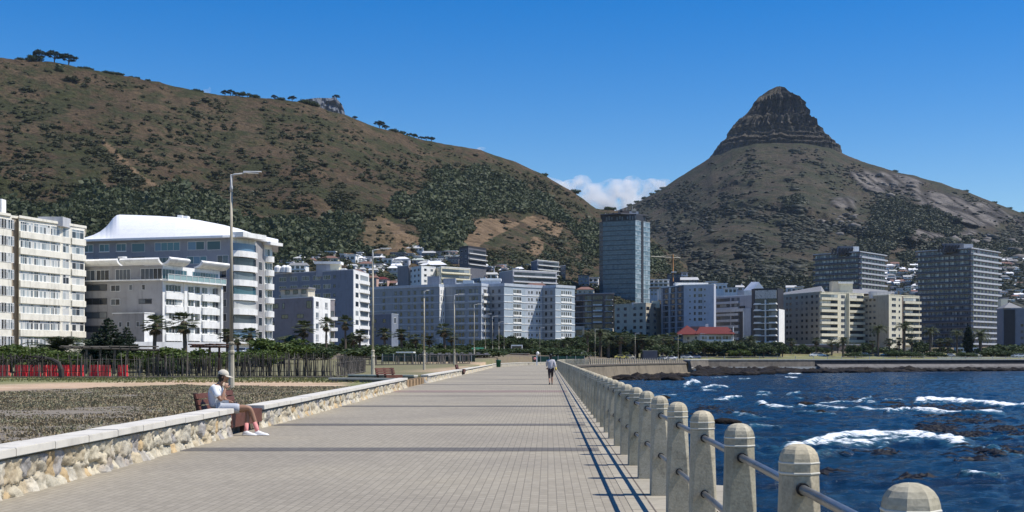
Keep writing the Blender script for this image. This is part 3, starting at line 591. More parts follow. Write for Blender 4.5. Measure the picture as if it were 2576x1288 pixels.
c = mixc(nt, ramp(nt, slope.outputs[2], [(.45, (0,0,0)), (.7, (.8,.8,.8))]).outputs[0], c, (.065,.055,.042))
nt.links.new(c, bs.inputs['Base Color']); bs.inputs['Roughness'].default_value = .95; bs.inputs['Specular IOR Level'].default_value = .1
bump(nt, bs, n2.outputs[0], 1.0, 5.0)
me = bpy.data.meshes.new('rock_summit')
Fl = [tuple(f) if f[2] != f[3] else tuple(f[:3]) for f in Fc.tolist()]
me = mesh_np('rock_summit', P, Fl, mr_)
tag(link('rock_summit', me), kind='structure')
# ---- distant flat topped cliff behind the left ridge ----
cl = paint('far_cliff_rock', (.11,.118,.13), .95, .5, .02, bmp=0); DC = 3600
PT = [(740,262),(765,250),(800,246),(832,247),(842,243),(850,252),(860,262),(866,278),(869,292),(872,310)]
mb = MB(); vs = []
nseg = 60; uu3 = np.linspace(740, 872, nseg); vt = np.interp(uu3, [p[0] for p in PT], [p[1] for p in PT])
rows = 14
for r in range(rows+1):
    for k in range(nseg):
        vv_ = vt[k]+(340-vt[k])*r/rows; yy = DC-60*r/rows*1.5+(fbm(uu3[k]*.09, vv_*.15, 4, 400)-.5)*110
        vs.append(tuple(W(uu3[k], vv_, yy)))
for k in range(nseg): vs.append(tuple(W(uu3[k], vt[k]+1, DC+400)))
fs = [(r*nseg+k, r*nseg+k+1, (r+1)*nseg+k+1, (r+1)*nseg+k) for r in range(rows) for k in range(nseg-1)]+[(k+1, k, (rows+1)*nseg+k, (rows+1)*nseg+k+1) for k in range(nseg-1)]
mb.add(vs, fs); tag(mb.obj('cliff', [cl]), kind='structure')

# ---- scatter of bushes and tree crowns over the slopes (too many to count) ----
def blob(n, seed):
    bm = bmesh.new(); bmesh.ops.create_icosphere(bm, subdivisions=n, radius=1); r = random.Random(seed)
    for v in bm.verts: v.co *= 1+r.uniform(-.42, .34)
    V = np.array([v.co[:] for v in bm.verts]); Fi = np.array([[l.index for l in f.verts] for f in bm.faces]); bm.free(); return V, Fi
BL = [blob(1, k) for k in range(8)]; BL2 = [blob(2, 20+k) for k in range(6)]
def leafblob(n, seed):
    r = np.random.default_rng(seed); d = r.normal(size=(n, 3)); d /= np.linalg.norm(d, axis=1)[:, None]; c = d*(r.random((n, 1))**.35)*np.array([.95, .95, .95])
    a = r.normal(size=(n, 3)); a /= np.linalg.norm(a, axis=1)[:, None]; b = np.cross(a, r.normal(size=(n, 3))); b /= np.linalg.norm(b, axis=1)[:, None]; s = r.uniform(.16, .36, (n, 1))
    V = np.stack([c-a*s, c-b*s*.8, c+a*s, c+b*s*.8], 1).reshape(-1, 3); Q = np.arange(4*n).reshape(-1, 4); T3 = np.concatenate([Q[:, [0, 1, 2]], Q[:, [0, 2, 3]]]); core, cf = blob(1, seed+900)
    return np.concatenate([V, core*.72]), np.concatenate([T3, cf+4*n])
BLF = [leafblob(46, 50+k) for k in range(8)]
def surf(U, V, u, v, Ya, us, t):  # depth of the hill at picture position, nearest grid sample
    j = np.clip(np.searchsorted(us, u), 0, len(us)-1); return j
def scatter(name, label, n, Ua, Va, Ya, nt_, dens, size, mat, seed, flat=.6, big=False):
    r = np.random.default_rng(seed); nr, nc = nt_, Ua.shape[1]
    D = dens[:nr].copy(); A = np.ones_like(D)
    p = (D*A).ravel(); p = p/p.sum(); idx = r.choice(len(p), n, p=p); i, j = np.divmod(idx, nc)
    y = Ya[i, j]; x = X(Ua[i, j], y)+r.uniform(-2, 2, n); z = Z(Va[i, j], y)
    s = size(i, j, r)
    Vl = []; Fl_ = []; nb_ = 0
    bl = BLF if big else BL
    for k in range(len(bl)):
        m = np.where(np.arange(n) % len(bl) == k)[0]
        V0_, F0_ = bl[k]; an = r.uniform(0, 6.28, len(m)); c_, s_ = np.cos(an), np.sin(an)
        q = V0_[None]*np.stack([s[m]*r.uniform(.8, 1.35, len(m)), s[m], s[m]*flat*r.uniform(.7, 1.2, len(m))], 1)[:, None, :]
        q = np.stack([q[..., 0]*c_[:, None]-q[..., 1]*s_[:, None], q[..., 0]*s_[:, None]+q[..., 1]*c_[:, None], q[..., 2]], -1)
        q = q+np.stack([x[m], y[m], z[m]+s[m]*flat*.25], 1)[:, None, :]
        Vl.append(q.reshape(-1, 3)); Fl_.append((F0_[None]+(np.arange(len(m))*len(V0_))[:, None, None]+nb_).reshape(-1, 3)); nb_ += len(m)*len(V0_)
    tag(link(name, mesh_np(name, np.concatenate(Vl), np.concatenate(Fl_), mat)), label, 'vegetation', kind='stuff')
lf_bush = leafmat('hill_bush', (.032,.037,.017), (.052,.056,.024), (.078,.078,.036))
lf_wood = leafmat('hill_wood', (.036,.046,.021), (.054,.068,.029), (.080,.094,.041))
lf_wood2 = leafmat('mountain_wood', (.028,.034,.021), (.044,.052,.028), (.066,.072,.040))
grain = fbm(U1*.013, V1*.02, 4, 500); grain = np.clip((grain-.42)*5, .16, 1.5)
dn = (1-wood1*.9)*(1-bare1*.45)*grain*(1+gr1*2.5)*np.interp(V1, [100, 300, 500, 650], [.8, 1.0, 1.2, 1.4])
scatter('hillside_bushes', 'scattered dark bushes over the brown left hill', 14000, U1, V1, Y1, 226, dn, lambda i, j, r: r.gamma(2, .62, len(i))+.7, lf_bush, 11, .5, True)
scatter('hillside_wood', 'dark green pine wood along the lower left hillside', 15000, U1, V1, Y1, 228, wood1+.0004, lambda i, j, r: r.gamma(4, .58, len(i))+.8, lf_wood, 12, .95, True)
grain2 = np.clip((fbm(U2*.018, V2*.028, 4, 510)-.42)*5, .05, 1.5)
hz2 = ((V2 > 655) & (V2 < 770) & (((U2 > 2215) & (U2 < 2320)) | (U2 > 2495)))*1.0
wood2 = wood2*(1-.8*hz2)
dn2 = (1-wood2)*(1-.85*hz2)*(1-rock2*.85)*grain2*np.interp(V2, [360, 430, 560, 680, 760], [.25, .4, .9, 1.6, 2.0])
scatter('mountain_bushes', 'fine dark scrub over the slopes below the rocky peak', 24000, U2, V2, Y2, 234, dn2, lambda i, j, r: r.gamma(2, .95, len(i))+1.0, leafmat('mountain_bush', (.030,.033,.022), (.045,.048,.030), (.065,.065,.042)), 13, .45)
scatter('mountain_wood', 'dark green woods on the lower slopes of the rocky peak', 7500, U2, V2, Y2, 236, wood2+.0003+.25*sstep(680, 730, V2)*(U2 < 2190), lambda i, j, r: r.uniform(3, 7.5, len(i)), lf_wood2, 14, .8, True)
# pale boulders on the right shoulder
rockl = paint('granite_boulder', (.17,.155,.14), .95, .3, .2, bmp=0)
bd = poly_mask(U2, V2, [[(2380,590),(2576,600),(2576,680),(2450,680),(2300,660)], [(2130,430),(2330,460),(2300,500),(2150,480)], [(2050,560),(2140,520),(2180,560),(2120,590)], [(2600,600),(2900,650),(2900,700),(2600,680)]], seed=130)
scatter('boulders', 'pale granite boulders scattered on the right shoulder of the mountain', 420, U2, V2, Y2, 232, bd+.002, lambda i, j, r: r.gamma(2, 1.6, len(i))+1.2, rockl, 15, .6)
def hill_pt(u, v, which=1):
    if which == 1: us, vr, yr, y0, lo, q, Ya, nr = us1, vr1, yr1, Y01, LOW1, Q1, Y1, 230
    else: us, vr, yr, y0, lo, q, Ya, nr = us2, vr2, yr2, Y02, LOW2, Q2, Y2, 240
    j = int(np.clip(np.searchsorted(us, u), 0, len(us)-1)); t = np.clip((lo-v)/(lo-vr[j]), 0, 1); i = int(round(t*(nr-1))); y = float(Ya[i, j])
    return Vector((X(u, y), y, Z(v, y)))
# ================= NEAR OBJECTS =================
# ---- bollards and rails ----
M_boll, nt, bs = newmat('bollard_concrete')
g = N(nt, 'ShaderNodeNewGeometry'); tco = N(nt, 'ShaderNodeTexCoord'); oi = N(nt, 'ShaderNodeObjectInfo')
n1 = N(nt, 'ShaderNodeTexNoise', Scale=2.5, Detail=8.0, Roughness=.7); nt.links.new(g.outputs['Position'], n1.inputs['Vector'])
n2 = N(nt, 'ShaderNodeTexNoise', Scale=60.0, Detail=4.0); nt.links.new(g.outputs['Position'], n2.inputs['Vector'])
n3 = N(nt, 'ShaderNodeTexNoise', Scale=7.0, Detail=6.0, Roughness=.7); nt.links.new(g.outputs['Position'], n3.inputs['Vector'])
c = ramp(nt, n1.outputs[0], [(.3, (.30,.265,.195)), (.5, (.44,.395,.295)), (.7, (.54,.49,.38))]).outputs[0]
c = mixc(nt, ramp(nt, n3.outputs[0], [(.56, (0,0,0)), (.72, (.75,.75,.75))]).outputs[0], c, (.17,.155,.12))
c = mixc(nt, 1.0, c, ramp(nt, n2.outputs[0], [(.3, (.82,.82,.82)), (.7, (1.1,1.1,1.1))]).outputs[0], 'MULTIPLY')
c = mixc(nt, 1.0, c, ramp(nt, oi.outputs['Random'], [(0, (.86,.88,.86)), (.5, (1,1,1)), (1, (1.06,1.03,.97))]).outputs[0], 'MULTIPLY')
nt.links.new(c, bs.inputs['Base Color']); bs.inputs['Roughness'].default_value = .9; bs.inputs['Specular IOR Level'].default_value = .2
bump(nt, bs, n2.outputs[0], .35, .004)
M_ringl = paint('bollard_ring', (.60,.58,.50), .85)
M_steel = paint('rail_steel', (.30,.295,.28), .38, .3, 3, metallic=.85, spec=.5); M_socket = paint('rail_socket_rubber', (.02,.02,.022), .6)
def octo(w, ch, z):   # square of half width w with corners cut by ch
    return [(w-ch,-w,z),(w,-w+ch,z),(w,w-ch,z),(w-ch,w,z),(-w+ch,w,z),(-w,w-ch,z),(-w,-w+ch,z),(-w+ch,-w,z)]
def rings(mb, rs, mi=0):
    n = 8; vs = [p for r in rs for p in r]
    fs = [(i*n+k, i*n+(k+1)%n, (i+1)*n+(k+1)%n, (i+1)*n+k) for i in range(len(rs)-1) for k in range(n)]
    fs += [tuple(range(n-1,-1,-1)), tuple((len(rs)-1)*n+k for k in range(n))]; mb.add(vs, fs, mi)
mb = MB(); rings(mb, [octo(.112,.006,0), octo(.110,.010,.25), octo(.104,.026,.6), octo(.098,.044,.88), octo(.0965,.055,.985)]); bo_body = mb.mesh('body', M_boll)
bm = bmesh.new(); bm.from_mesh(bo_body); bmesh.ops.bevel(bm, geom=[e for e in bm.edges], offset=.003, segments=1, affect='EDGES'); bm.to_mesh(bo_body); bm.free()
hd = [(1.0, .985), (1.0, 1.045), (.97, 1.07), (.90, 1.095), (.76, 1.117), (.56, 1.133), (.30, 1.142), (.06, 1.1445)]
mb = MB(); rings(mb, [octo(.0985*s, .0577*s, z) for s, z in hd]); bo_dome = mb.mesh('dome', M_boll)
mb = MB(); rings(mb, [octo(.0995,.058,.990), octo(.1015,.059,.993), octo(.1015,.059,.998), octo(.0995,.058,1.001)]); rings(mb, [octo(.099,.058,1.043), octo(.1008,.059,1.046), octo(.1008,.059,1.050), octo(.098,.057,1.053)]); bo_ring = mb.mesh('ring', M_ringl)
bx0 = lambda y: float(coast(y))-.325
def boll_xy(n):
    """positions along the edge line every 2.06 m"""
    out = []; y = 4.62; 
    while len(out) < n and y < 347:
        out.append((bx0(y), y)); d = .01; sl = (float(coast(y+d))-float(coast(y-d)))/(2*d); y += 2.062/math.sqrt(1+sl*sl)
    return out
BP = boll_xy(400)
def bl_label(i):
    if i == 0: return 'nearest concrete bollard, only its eight-sided dome showing at the bottom edge'
    if BP[i][1] < 172: return f'{orda(i+1)} concrete bollard of the seaside railing counted from the camera'
    return f'tiny pale bollard on the headland wall, {orda(i+1-NSTR)} one of the railing after the bend'
NSTR = sum(1 for p in BP if p[1] < 172)
b0 = empty('bollard', (BP[0][0], BP[0][1], .006), bl_label(0), 'bollard', 'concrete bollards of the seaside railing')
p1 = link('body', bo_body, b0); p2 = link('dome', bo_dome, b0); p3 = link('ring', bo_ring, b0); p3['label'] = 'two thin raised rings below the dome'
for i, (x, y) in enumerate(BP[1:], 1):
    sl = math.atan(float(coast(y+.5)-coast(y-.5)))
    r = dup(b0, [(p1, []), (p2, [])]+([(p3, [])] if i < 30 else []), (x, y, .006), -sl+random.uniform(-.03, .03), 1, bl_label(i), 'concrete bollards of the seaside railing' if i < 60 else ('far bollards of the straight railing' if y < 172 else 'bollards on the headland wall'))
    r.rotation_euler[0] = random.uniform(-.006, .006); r.rotation_euler[1] = random.uniform(-.006, .006)
for nm, hz, lab in (('handrail', .925, 'long upper steel tube running through the concrete bollards'), ('handrail', .465, 'long lower steel tube running through the concrete bollards')):
    mb = MB(); pts = [(bx0(-6), -6, hz)]+[(x, y, hz) for x, y in BP[::1]]; mb.tube(pts, .0245, 10); me = mb.mesh('tube', [M_steel], smooth=True)
    rr = world_root(nm, (1.295, 4, hz), lab, 'handrail', 'steel rails between the bollards'); rr['_w'] = 1
    link('tube', mb.mesh('tube', [M_steel], True, off=rr.location), rr)
    mb = MB()
    for x, y in BP[:26]:
        for s_ in (-1, 1): mb.tube([(x, y+s_*.094, hz), (x, y+s_*.118, hz)], .034, 10)
    mb.obj('socket', [M_socket], rr)

# ---- low stone wall with pale coping ----
stm, nt, bs = newmat('rubble_stone')
g = N(nt, 'ShaderNodeNewGeometry'); at = N(nt, 'ShaderNodeAttribute', attribute_name='tone')
n1 = N(nt, 'ShaderNodeTexNoise', Scale=9.0, Detail=10.0, Roughness=.75); nt.links.new(g.outputs['Position'], n1.inputs['Vector'])
n2 = N(nt, 'ShaderNodeTexNoise', Scale=2.6, Detail=4.0); nt.links.new(g.outputs['Position'], n2.inputs['Vector'])
c = mixc(nt, ramp(nt, n2.outputs[0], [(.52, (0,0,0)), (.66, (.32,.32,.32))]).outputs[0], at.outputs['Color'], (.46,.34,.20))
c = mixc(nt, 1.0, c, ramp(nt, n1.outputs[0], [(.3, (.55,.53,.50)), (.48, (.88,.87,.85)), (.65, (1.08,1.06,1.02))]).outputs[0], 'MULTIPLY')
nt.links.new(c, bs.inputs['Base Color']); bs.inputs['Roughness'].default_value = .92; bs.inputs['Specular IOR Level'].default_value = .2
bump(nt, bs, n1.outputs[0], 1.0, .03)
M_cope = paint('coping_concrete', (.60,.565,.49), .85, .16, 2.5, False)
def masonry(y0, y1, ztop, parent, seed, res=.022):
    r = np.random.default_rng(seed); ys = np.arange(y0, y1+res, res); zs = np.arange(-.06, ztop+.001, res); seeds = []; y = y0-.3
    while y < y1+.3:
        w_ = r.uniform(.17, .50); h_ = r.uniform(.10, .22); big = r.random() < .72
        if big: seeds.append((y+w_/2, h_+(ztop-h_)*.5+.02, w_, ztop-h_))
        else: seeds.append((y+w_/2, h_+(ztop-h_)*.3, w_, (ztop-h_)*.5)); seeds.append((y+w_/2+.04, h_+(ztop-h_)*.78, w_*.8, (ztop-h_)*.4))
        seeds.append((y+w_*.5+r.uniform(-.1, .1), h_*.4, w_*1.1, h_*.8)); 
        if w_ > .4: seeds.append((y+w_*.15, h_*.35, w_*.5, h_*.8))
        y += w_*.95
    sa = np.array(seeds); Y_, Z_ = np.meshgrid(ys, zs); out_d1 = np.full(Y_.shape, 9.); out_d2 = np.full(Y_.shape, 9.); ix = np.zeros(Y_.shape, int)
    wy = Y_+(fbm(Y_*6, Z_*6, 2, seed)-.5)*.09; wz = Z_+(fbm(Y_*6+9, Z_*6, 2, seed+3)-.5)*.09
    for k, (sy, sz, sw_, sh) in enumerate(sa):
        lo = np.searchsorted(ys, sy-.9); hi = np.searchsorted(ys, sy+.9)
        if hi <= lo: continue
        d = np.hypot((wy[:, lo:hi]-sy)/(sw_*1.0), (wz[:, lo:hi]-sz)/(sh*1.1))
        a = out_d1[:, lo:hi]; b = out_d2[:, lo:hi]; m = d < a
        b[:] = np.where(m, a, np.minimum(b, d)); ix[:, lo:hi][m] = k; a[:] = np.where(m, d, a)
    edge = np.clip((out_d2-out_d1)*3.2, 0, 1)
    so = r.uniform(-.03, .04, len(sa))
    bulge = .06*np.clip(edge*1.6, 0, 1)**.6+so[ix]*edge**.3+(fbm(Y_*9, Z_*9, 4, seed+7)-.5)*.09+(fbm(Y_*30, Z_*30, 2, seed+8)-.5)*.025
    bulge = bulge+np.clip(.10-Z_, 0, .2)*.45
    X_ = xl(Y_)-.10+bulge
    P = np.stack([X_.ravel(), Y_.ravel(), Z_.ravel()], 1); nr, nc = Y_.shape
    i, j = np.meshgrid(np.arange(nr-1), np.arange(nc-1), indexing='ij'); a = (i*nc+j).ravel()
    P = np.concatenate([P, [[xl(y0)-.36, y0, -.06], [xl(y0)-.36, y0, ztop], [xl(y1)-.36, y1, -.06], [xl(y1)-.36, y1, ztop]]])
    fs = np.stack([a, a+1, a+1+nc, a+nc], 1).tolist(); b = nr*nc
    fs += [[b, *[k*nc for k in range(nr)], b+1], [b+3, *[k*nc+nc-1 for k in range(nr-1, -1, -1)], b+2], [b+1, *[(nr-1)*nc+k for k in range(nc)], b+3], [b, b+1, b+3, b+2]]
    P = P-np.array(parent.location)[None]
    me = mesh_np('masonry', P, fs, stm, smooth=True)
    pal = np.array([(.60,.55,.43), (.64,.59,.48), (.60,.54,.41), (.56,.48,.34), (.60,.45,.26), (.50,.47,.42), (.42,.40,.38), (.66,.61,.50), (.58,.52,.40), (.62,.57,.45)])*.92
    pk = pal[r.integers(0, len(pal), len(sa))]*r.uniform(.85, 1.12, (len(sa), 1))
    colr = pk[ix.ravel()]*(.45+.55*np.clip(edge.ravel()*2.2, 0, 1))[:, None]
    mortar = np.clip(1-edge.ravel()*7, 0, 1)[:, None]; colr = pk[ix.ravel()]*(1-mortar)+np.array([.30,.27,.21])*mortar
    colr = np.concatenate([colr, np.full((4, 3), .4)]); ca = me.color_attributes.new('tone', 'FLOAT_COLOR', 'POINT'); ca.data.foreach_set('color', np.concatenate([colr, np.ones((len(colr), 1))], 1).astype(np.float32).ravel())
    return link('masonry', me, parent)
def stone_wall(y0, y1, ztop, label, seed, step=1.25, res=.022, cap=.10):
    root = world_root('stone_wall', (float(xl(y0))-.2, y0, 0), label, 'wall', 'low stone walls along the promenade')
    masonry(y0, y1, ztop-cap-.035, root, seed, res)
    n = max(1, int(round((y1-y0)/step))); rr = random.Random(seed)
    mb = MB(); mb.prism([(float(xl(y0))-.40,y0),(float(xl(y0))-.09,y0),(float(xl(y1))-.09,y1),(float(xl(y1))-.40,y1)], ztop-cap-.05, ztop-cap-.001); mb.obj('coping_shadow', [M_socket if False else M_dgrey], root)  # bed coloured dark, the shadow gap under the coping painted in
    for k in range(n):
        a = y0+(y1-y0)*k/n+.006; b = y0+(y1-y0)*(k+1)/n-.006; j = rr.uniform(-.004, .004)
        mb = MB(); mb.prism([(float(xl(a))-.43,a),(float(xl(a))+.03,a),(float(xl(b))+.03,b),(float(xl(b))-.43,b)], ztop-cap+j, ztop+j)
        me = mb.mesh('coping_slab', [M_cope], off=root.location); bm = bmesh.new(); bm.from_mesh(me); bmesh.ops.bevel(bm, geom=bm.edges[:], offset=.008, segments=2, affect='EDGES'); bm.to_mesh(me); bm.free()
        link('coping_slab', me, root)
    return root
stone_wall(6, 25.95, .56, 'low rubble stone wall with pale coping in the left foreground, running up to the bench', 1)
stone_wall(28.95, 66.5, .51, 'low rubble stone wall with pale coping just beyond the bench', 2, 1.6, .035)
stone_wall(78.5, 112, .50, 'low stone wall with pale coping beyond the brown timber steps', 3, 2.2, .07)
stone_wall(116, 188, .50, 'farthest low stone wall with pale coping at the left edge of the promenade', 4, 3, .12)
def plain_wall(pts, z0, z1, label, mat, capm, cap=.09):
    r = world_root('low_wall', (pts[0][0], pts[0][1], 0), label, 'wall')
    mb = MB(); sweep(pts, [(-.15,z0),(.15,z0),(.15,z1-cap),(-.15,z1-cap)], 0, mb); mb.obj('masonry', [mat], r)
    mb = MB(); sweep(pts, [(-.2,z1-cap+.003),(.2,z1-cap+.003),(.2,z1),(-.2,z1)], 0, mb); mb.obj('coping', [capm], r); return r
rub = paint('rubble_shade_dark', (.17,.16,.145), .95, .5, 2.5)  # for walls facing the camera, their shade put into the colour
plain_wall([(-11.7,69.8),(-7.6,67.2)], -.1, .47, 'low dark-shaded stone wall with pale coping leading inland behind the timber steps', rub, M_cope)
plain_wall([(-12.3,80.5),(-7.9,77.6)], -.1, .50, 'second low wall with pale coping leading inland, on the far side of the timber steps', rub, M_cope)
plain_wall([(-8.6,190),(-4.5,240),(1.5,255)], -.1, .55, 'pale low wall closing off the far end of the promenade', paint('rubble_light', (.42,.38,.30), .95, .4, 2), M_cope)
# timber step blocks
M_slp = paint('timber_sleeper', (.33,.22,.12), .85, .35, 4)
st = world_root('timber_steps', (-7.4, 68, 0), 'row of upright orange brown timber blocks edging the steps in the wall gap', 'steps')
for k in range(6):
    y = 67.6+k*1.7; mb = MB(); mb.box(float(xl(y))-.36, float(xl(y))-.06, y-.55, y+.55, -.02, .38-.02*(k % 2)); mb.obj('timber_block', [M_slp], st)

# ---- heather bed (ground cover nobody could count) ----
r_ = np.random.default_rng(21); nT = 88000
yy = 7+(r_.random(nT)**.75)*52; xx = xl(yy)-.50-r_.random(nT)**1.1*(8+yy*.62)
u_ = U0+xx/yy*F; ok = (yy < np.interp(u_, [-600, 0, 200, 450, 700, 880, 1000], [38, 42, 47, 58, 52, 52, 55])+(fbm(xx*.12, yy*.12, 3, 9)-.5)*5) & (u_ > -500)
xx, yy = xx[ok], yy[ok]; nT = len(xx); cl_ = fbm(xx*.8, yy*.8, 3, 60); hgt = (.02+.07*cl_)*r_.uniform(.6, 1.3, nT)
zb = G(xx, yy)-.02; nb_ = 7; ang = r_.uniform(0, 6.28, (nT, nb_)); lean = r_.uniform(.15, .9, (nT, nb_))*hgt[:, None]*1.2; bw = r_.uniform(.006, .016, (nT, nb_))*np.interp(yy, [7, 50], [1, 2.4])[:, None]
bxx = xx[:, None]+r_.normal(0, .05, (nT, nb_)); byy = yy[:, None]+r_.normal(0, .05, (nT, nb_)); hz = hgt[:, None]*r_.uniform(.5, 1.1, (nT, nb_))
ca, sa = np.cos(ang), np.sin(ang)
Vt = np.stack([np.stack([bxx-sa*bw, byy+ca*bw, np.broadcast_to(zb[:, None], bxx.shape)], -1), np.stack([bxx+sa*bw, byy-ca*bw, np.broadcast_to(zb[:, None], bxx.shape)], -1), np.stack([bxx+ca*lean+sa*bw*.5, byy+sa*lean, zb[:, None]+hz], -1), np.stack([bxx+ca*lean*.9-sa*bw*.5, byy+sa*lean*.9+bw, zb[:, None]+hz*.96], -1)], 2).reshape(-1, 3)
nq = nT*nb_; Ft = np.arange(nq*4).reshape(-1, 4)
lf_h, nt, bs = newmat('heather_stems')
g = N(nt, 'ShaderNodeNewGeometry'); n1 = N(nt, 'ShaderNodeTexNoise', Scale=.55, Detail=4.0); nt.links.new(g.outputs['Position'], n1.inputs['Vector'])
a_ = N(nt, 'ShaderNodeMath', operation='MULTIPLY_ADD'); nt.links.new(g.outputs['Random Per Island'], a_.inputs[0]); a_.inputs[1].default_value = .5
b_ = N(nt, 'ShaderNodeMath', operation='MULTIPLY_ADD'); nt.links.new(n1.outputs[0], b_.inputs[0]); b_.inputs[1].default_value = 1.1; b_.inputs[2].default_value = -.3; nt.links.new(b_.outputs[0], a_.inputs[2])
nt.links.new(ramp(nt, a_.outputs[0], [(.1, (.24,.185,.10)), (.35, (.34,.27,.15)), (.55, (.37,.29,.18)), (.7, (.30,.30,.15)), (.95, (.50,.42,.27))]).outputs[0], bs.inputs['Base Color']); bs.inputs['Roughness'].default_value = .8
tag(link('ground_cover', mesh_np('ground_cover', Vt, Ft, lf_h)), 'dry brown grey heathery ground cover filling the bed behind the stone wall', 'ground cover', kind='stuff')
# grass tufts on the lawn by the fence
nT = 9000; yy = r_.uniform(60, 92, nT); xx = r_.uniform(-42, -8, nT); hh = r_.uniform(.05, .14, nT); zb = G(xx, yy)-.01; a = r_.uniform(0, 6.28, nT)
Vt = np.stack([np.stack([xx-.06*np.cos(a), yy-.06*np.sin(a), zb], -1), np.stack([xx+.06*np.cos(a), yy+.06*np.sin(a), zb], -1), np.stack([xx+.03, yy, zb+hh], -1)], 1).reshape(-1, 3)
keepg = ~((yy < 66) & (xx > -30)); Vt = Vt.reshape(-1, 3, 3)[keepg].reshape(-1, 3)
tag(link('grass', mesh_np('grass', Vt, np.arange(len(Vt)).reshape(-1, 3), leafmat('lawn_blade', (.13,.15,.045), (.20,.20,.07), (.30,.25,.12)))), 'short green and dry grass in front of the stake fence', 'grass', kind='stuff')

# ---- bench ----
M_bench = paint('bench_timber', (.125,.048,.032), .6, .35, 6, bmp=.3); M_benchd = paint('bench_frame', (.06,.03,.025), .6, .2, 6)
def make_bench(name, loc, L, label, cat='bench', rz=0):
    """seat faces +x, length along y"""
    r = empty(name, loc, label, cat, 'brown timber benches', rz)
    def part(nm, m, f): mb = MB(); f(mb); return mb.obj(nm, [m], r)
    for k in range(4): part('seat_slat', M_bench, lambda mb: mb.box(.02+k*.135, .14+k*.135, 0, L, .42, .455))
    part('seat_apron', M_bench, lambda mb: mb.box(.563, .60, .0, L, .16, .452))
    for k in range(3): part('back_slat', M_bench, lambda mb: mb.hexa([(-.03-k*.035, -.12, .50+k*.125), (.01-k*.035, -.12, .50+k*.125), (.01-k*.035, L+.1, .50+k*.125), (-.03-k*.035, L+.1, .50+k*.125), (-.055-k*.035, -.12, .60+k*.125), (-.015-k*.035, -.12, .60+k*.125), (-.015-k*.035, L+.1, .60+k*.125), (-.055-k*.035, L+.1, .60+k*.125)]))
    for y in (.06, L/2, L-.06):
        part('leg', M_benchd, lambda mb: (mb.hexa([(.0, y-.05, 0), (.10, y-.05, 0), (.10, y+.05, 0), (.0, y+.05, 0), (-.18, y-.05, .86), (-.10, y-.05, .86), (-.10, y+.05, .86), (-.18, y+.05, .86)]), mb.box(.45, .54, y-.05, y+.05, 0, .418)))
    return r
make_bench('bench', (-6.97, 26.06, .0), 2.8, 'dark red-brown slatted timber bench in the stone wall gap, a man sitting on it')
make_bench('bench', (-7.9, 112.3, .05), 2.6, 'small far brown bench in the gap between the two distant stone walls')
make_bench('bench', (-9.6, 73, .1), 1.6, 'brown timber bench end seen behind the low dark wall by the timber steps', rz=-.5)
def side_box(): 
    pass

# ---- people ----
def skin_mesh(verts, edges, sub=2):
    me = bpy.data.meshes.new('sk'); me.from_pydata([v[:3] for v in verts], edges, []); o = bpy.data.objects.new('sk', me); COL.objects.link(o)
    m = o.modifiers.new('s', 'SKIN'); m.use_smooth_shade = True
    for i, d in enumerate(me.skin_vertices[0].data):
        rr = verts[i][3]; d.radius = (rr, rr) if not isinstance(rr, tuple) else rr; d.use_root = (i == 0)
    s = o.modifiers.new('u', 'SUBSURF'); s.levels = sub; s.render_levels = sub
    dg = bpy.context.evaluated_depsgraph_get(); dg.update(); out = bpy.data.meshes.new_from_object(o.evaluated_get(dg)); bpy.data.objects.remove(o); bpy.data.meshes.remove(me); return out
def me_arr(me):
    V = np.array([v.co[:] for v in me.vertices]); return V, [tuple(p.vertices) for p in me.polygons]
def union(parts, voxel, name, mat):
    mb = MB()
    for V, Fp in parts: mb.add(V, Fp)
    me = mb.mesh('tmp', [mat]); o = bpy.data.objects.new('tmp', me); COL.objects.link(o)
    m = o.modifiers.new('r', 'REMESH'); m.mode = 'VOXEL'; m.voxel_size = voxel; m.use_smooth_shade = True
    s = o.modifiers.new('sm', 'SMOOTH'); s.iterations = 2
    dg = bpy.context.evaluated_depsgraph_get(); dg.update(); out = bpy.data.meshes.new_from_object(o.evaluated_get(dg)); out.name = name; bpy.data.objects.remove(o)
    out.materials.clear(); out.materials.append(mat); return out
def ellip(c, r, n=2, R=None, f=None):
    bm = bmesh.new(); bmesh.ops.create_icosphere(bm, subdivisions=n+1, radius=1)
    V = []
    for v in bm.verts:
        p = Vector((v.co.x*r[0], v.co.y*r[1], v.co.z*r[2]))
        if f: p = f(p)
        if R: p = R @ p
        V.append(tuple(p+Vector(c)))
    Fp = [tuple(l.index for l in x.verts) for x in bm.faces]; bm.free(); return V, Fp
def head_parts(c, R, s=1.0):
    """head looking along +x of R"""
    out = [ellip(c, (.098*s, .078*s, .122*s), 2, R, lambda p: Vector((p.x*(1-.12*max(0, -p.z/.12)), p.y*(1-.35*max(0, -p.z/.12)**1.5), p.z)))]
    def q(x, y, z): return Vector(c)+R @ Vector((x*s, y*s, z*s))
    out.append(ellip(q(.098, 0, -.02), (.020*s, .014*s, .026*s), 1, R)); out.append(ellip(q(.085, 0, -.075), (.022*s, .024*s, .014*s), 1, R))
    for sd_ in (-1, 1): out.append(ellip(q(-.005, sd_*.078, -.01), (.020*s, .010*s, .032*s), 1, R))
    return out
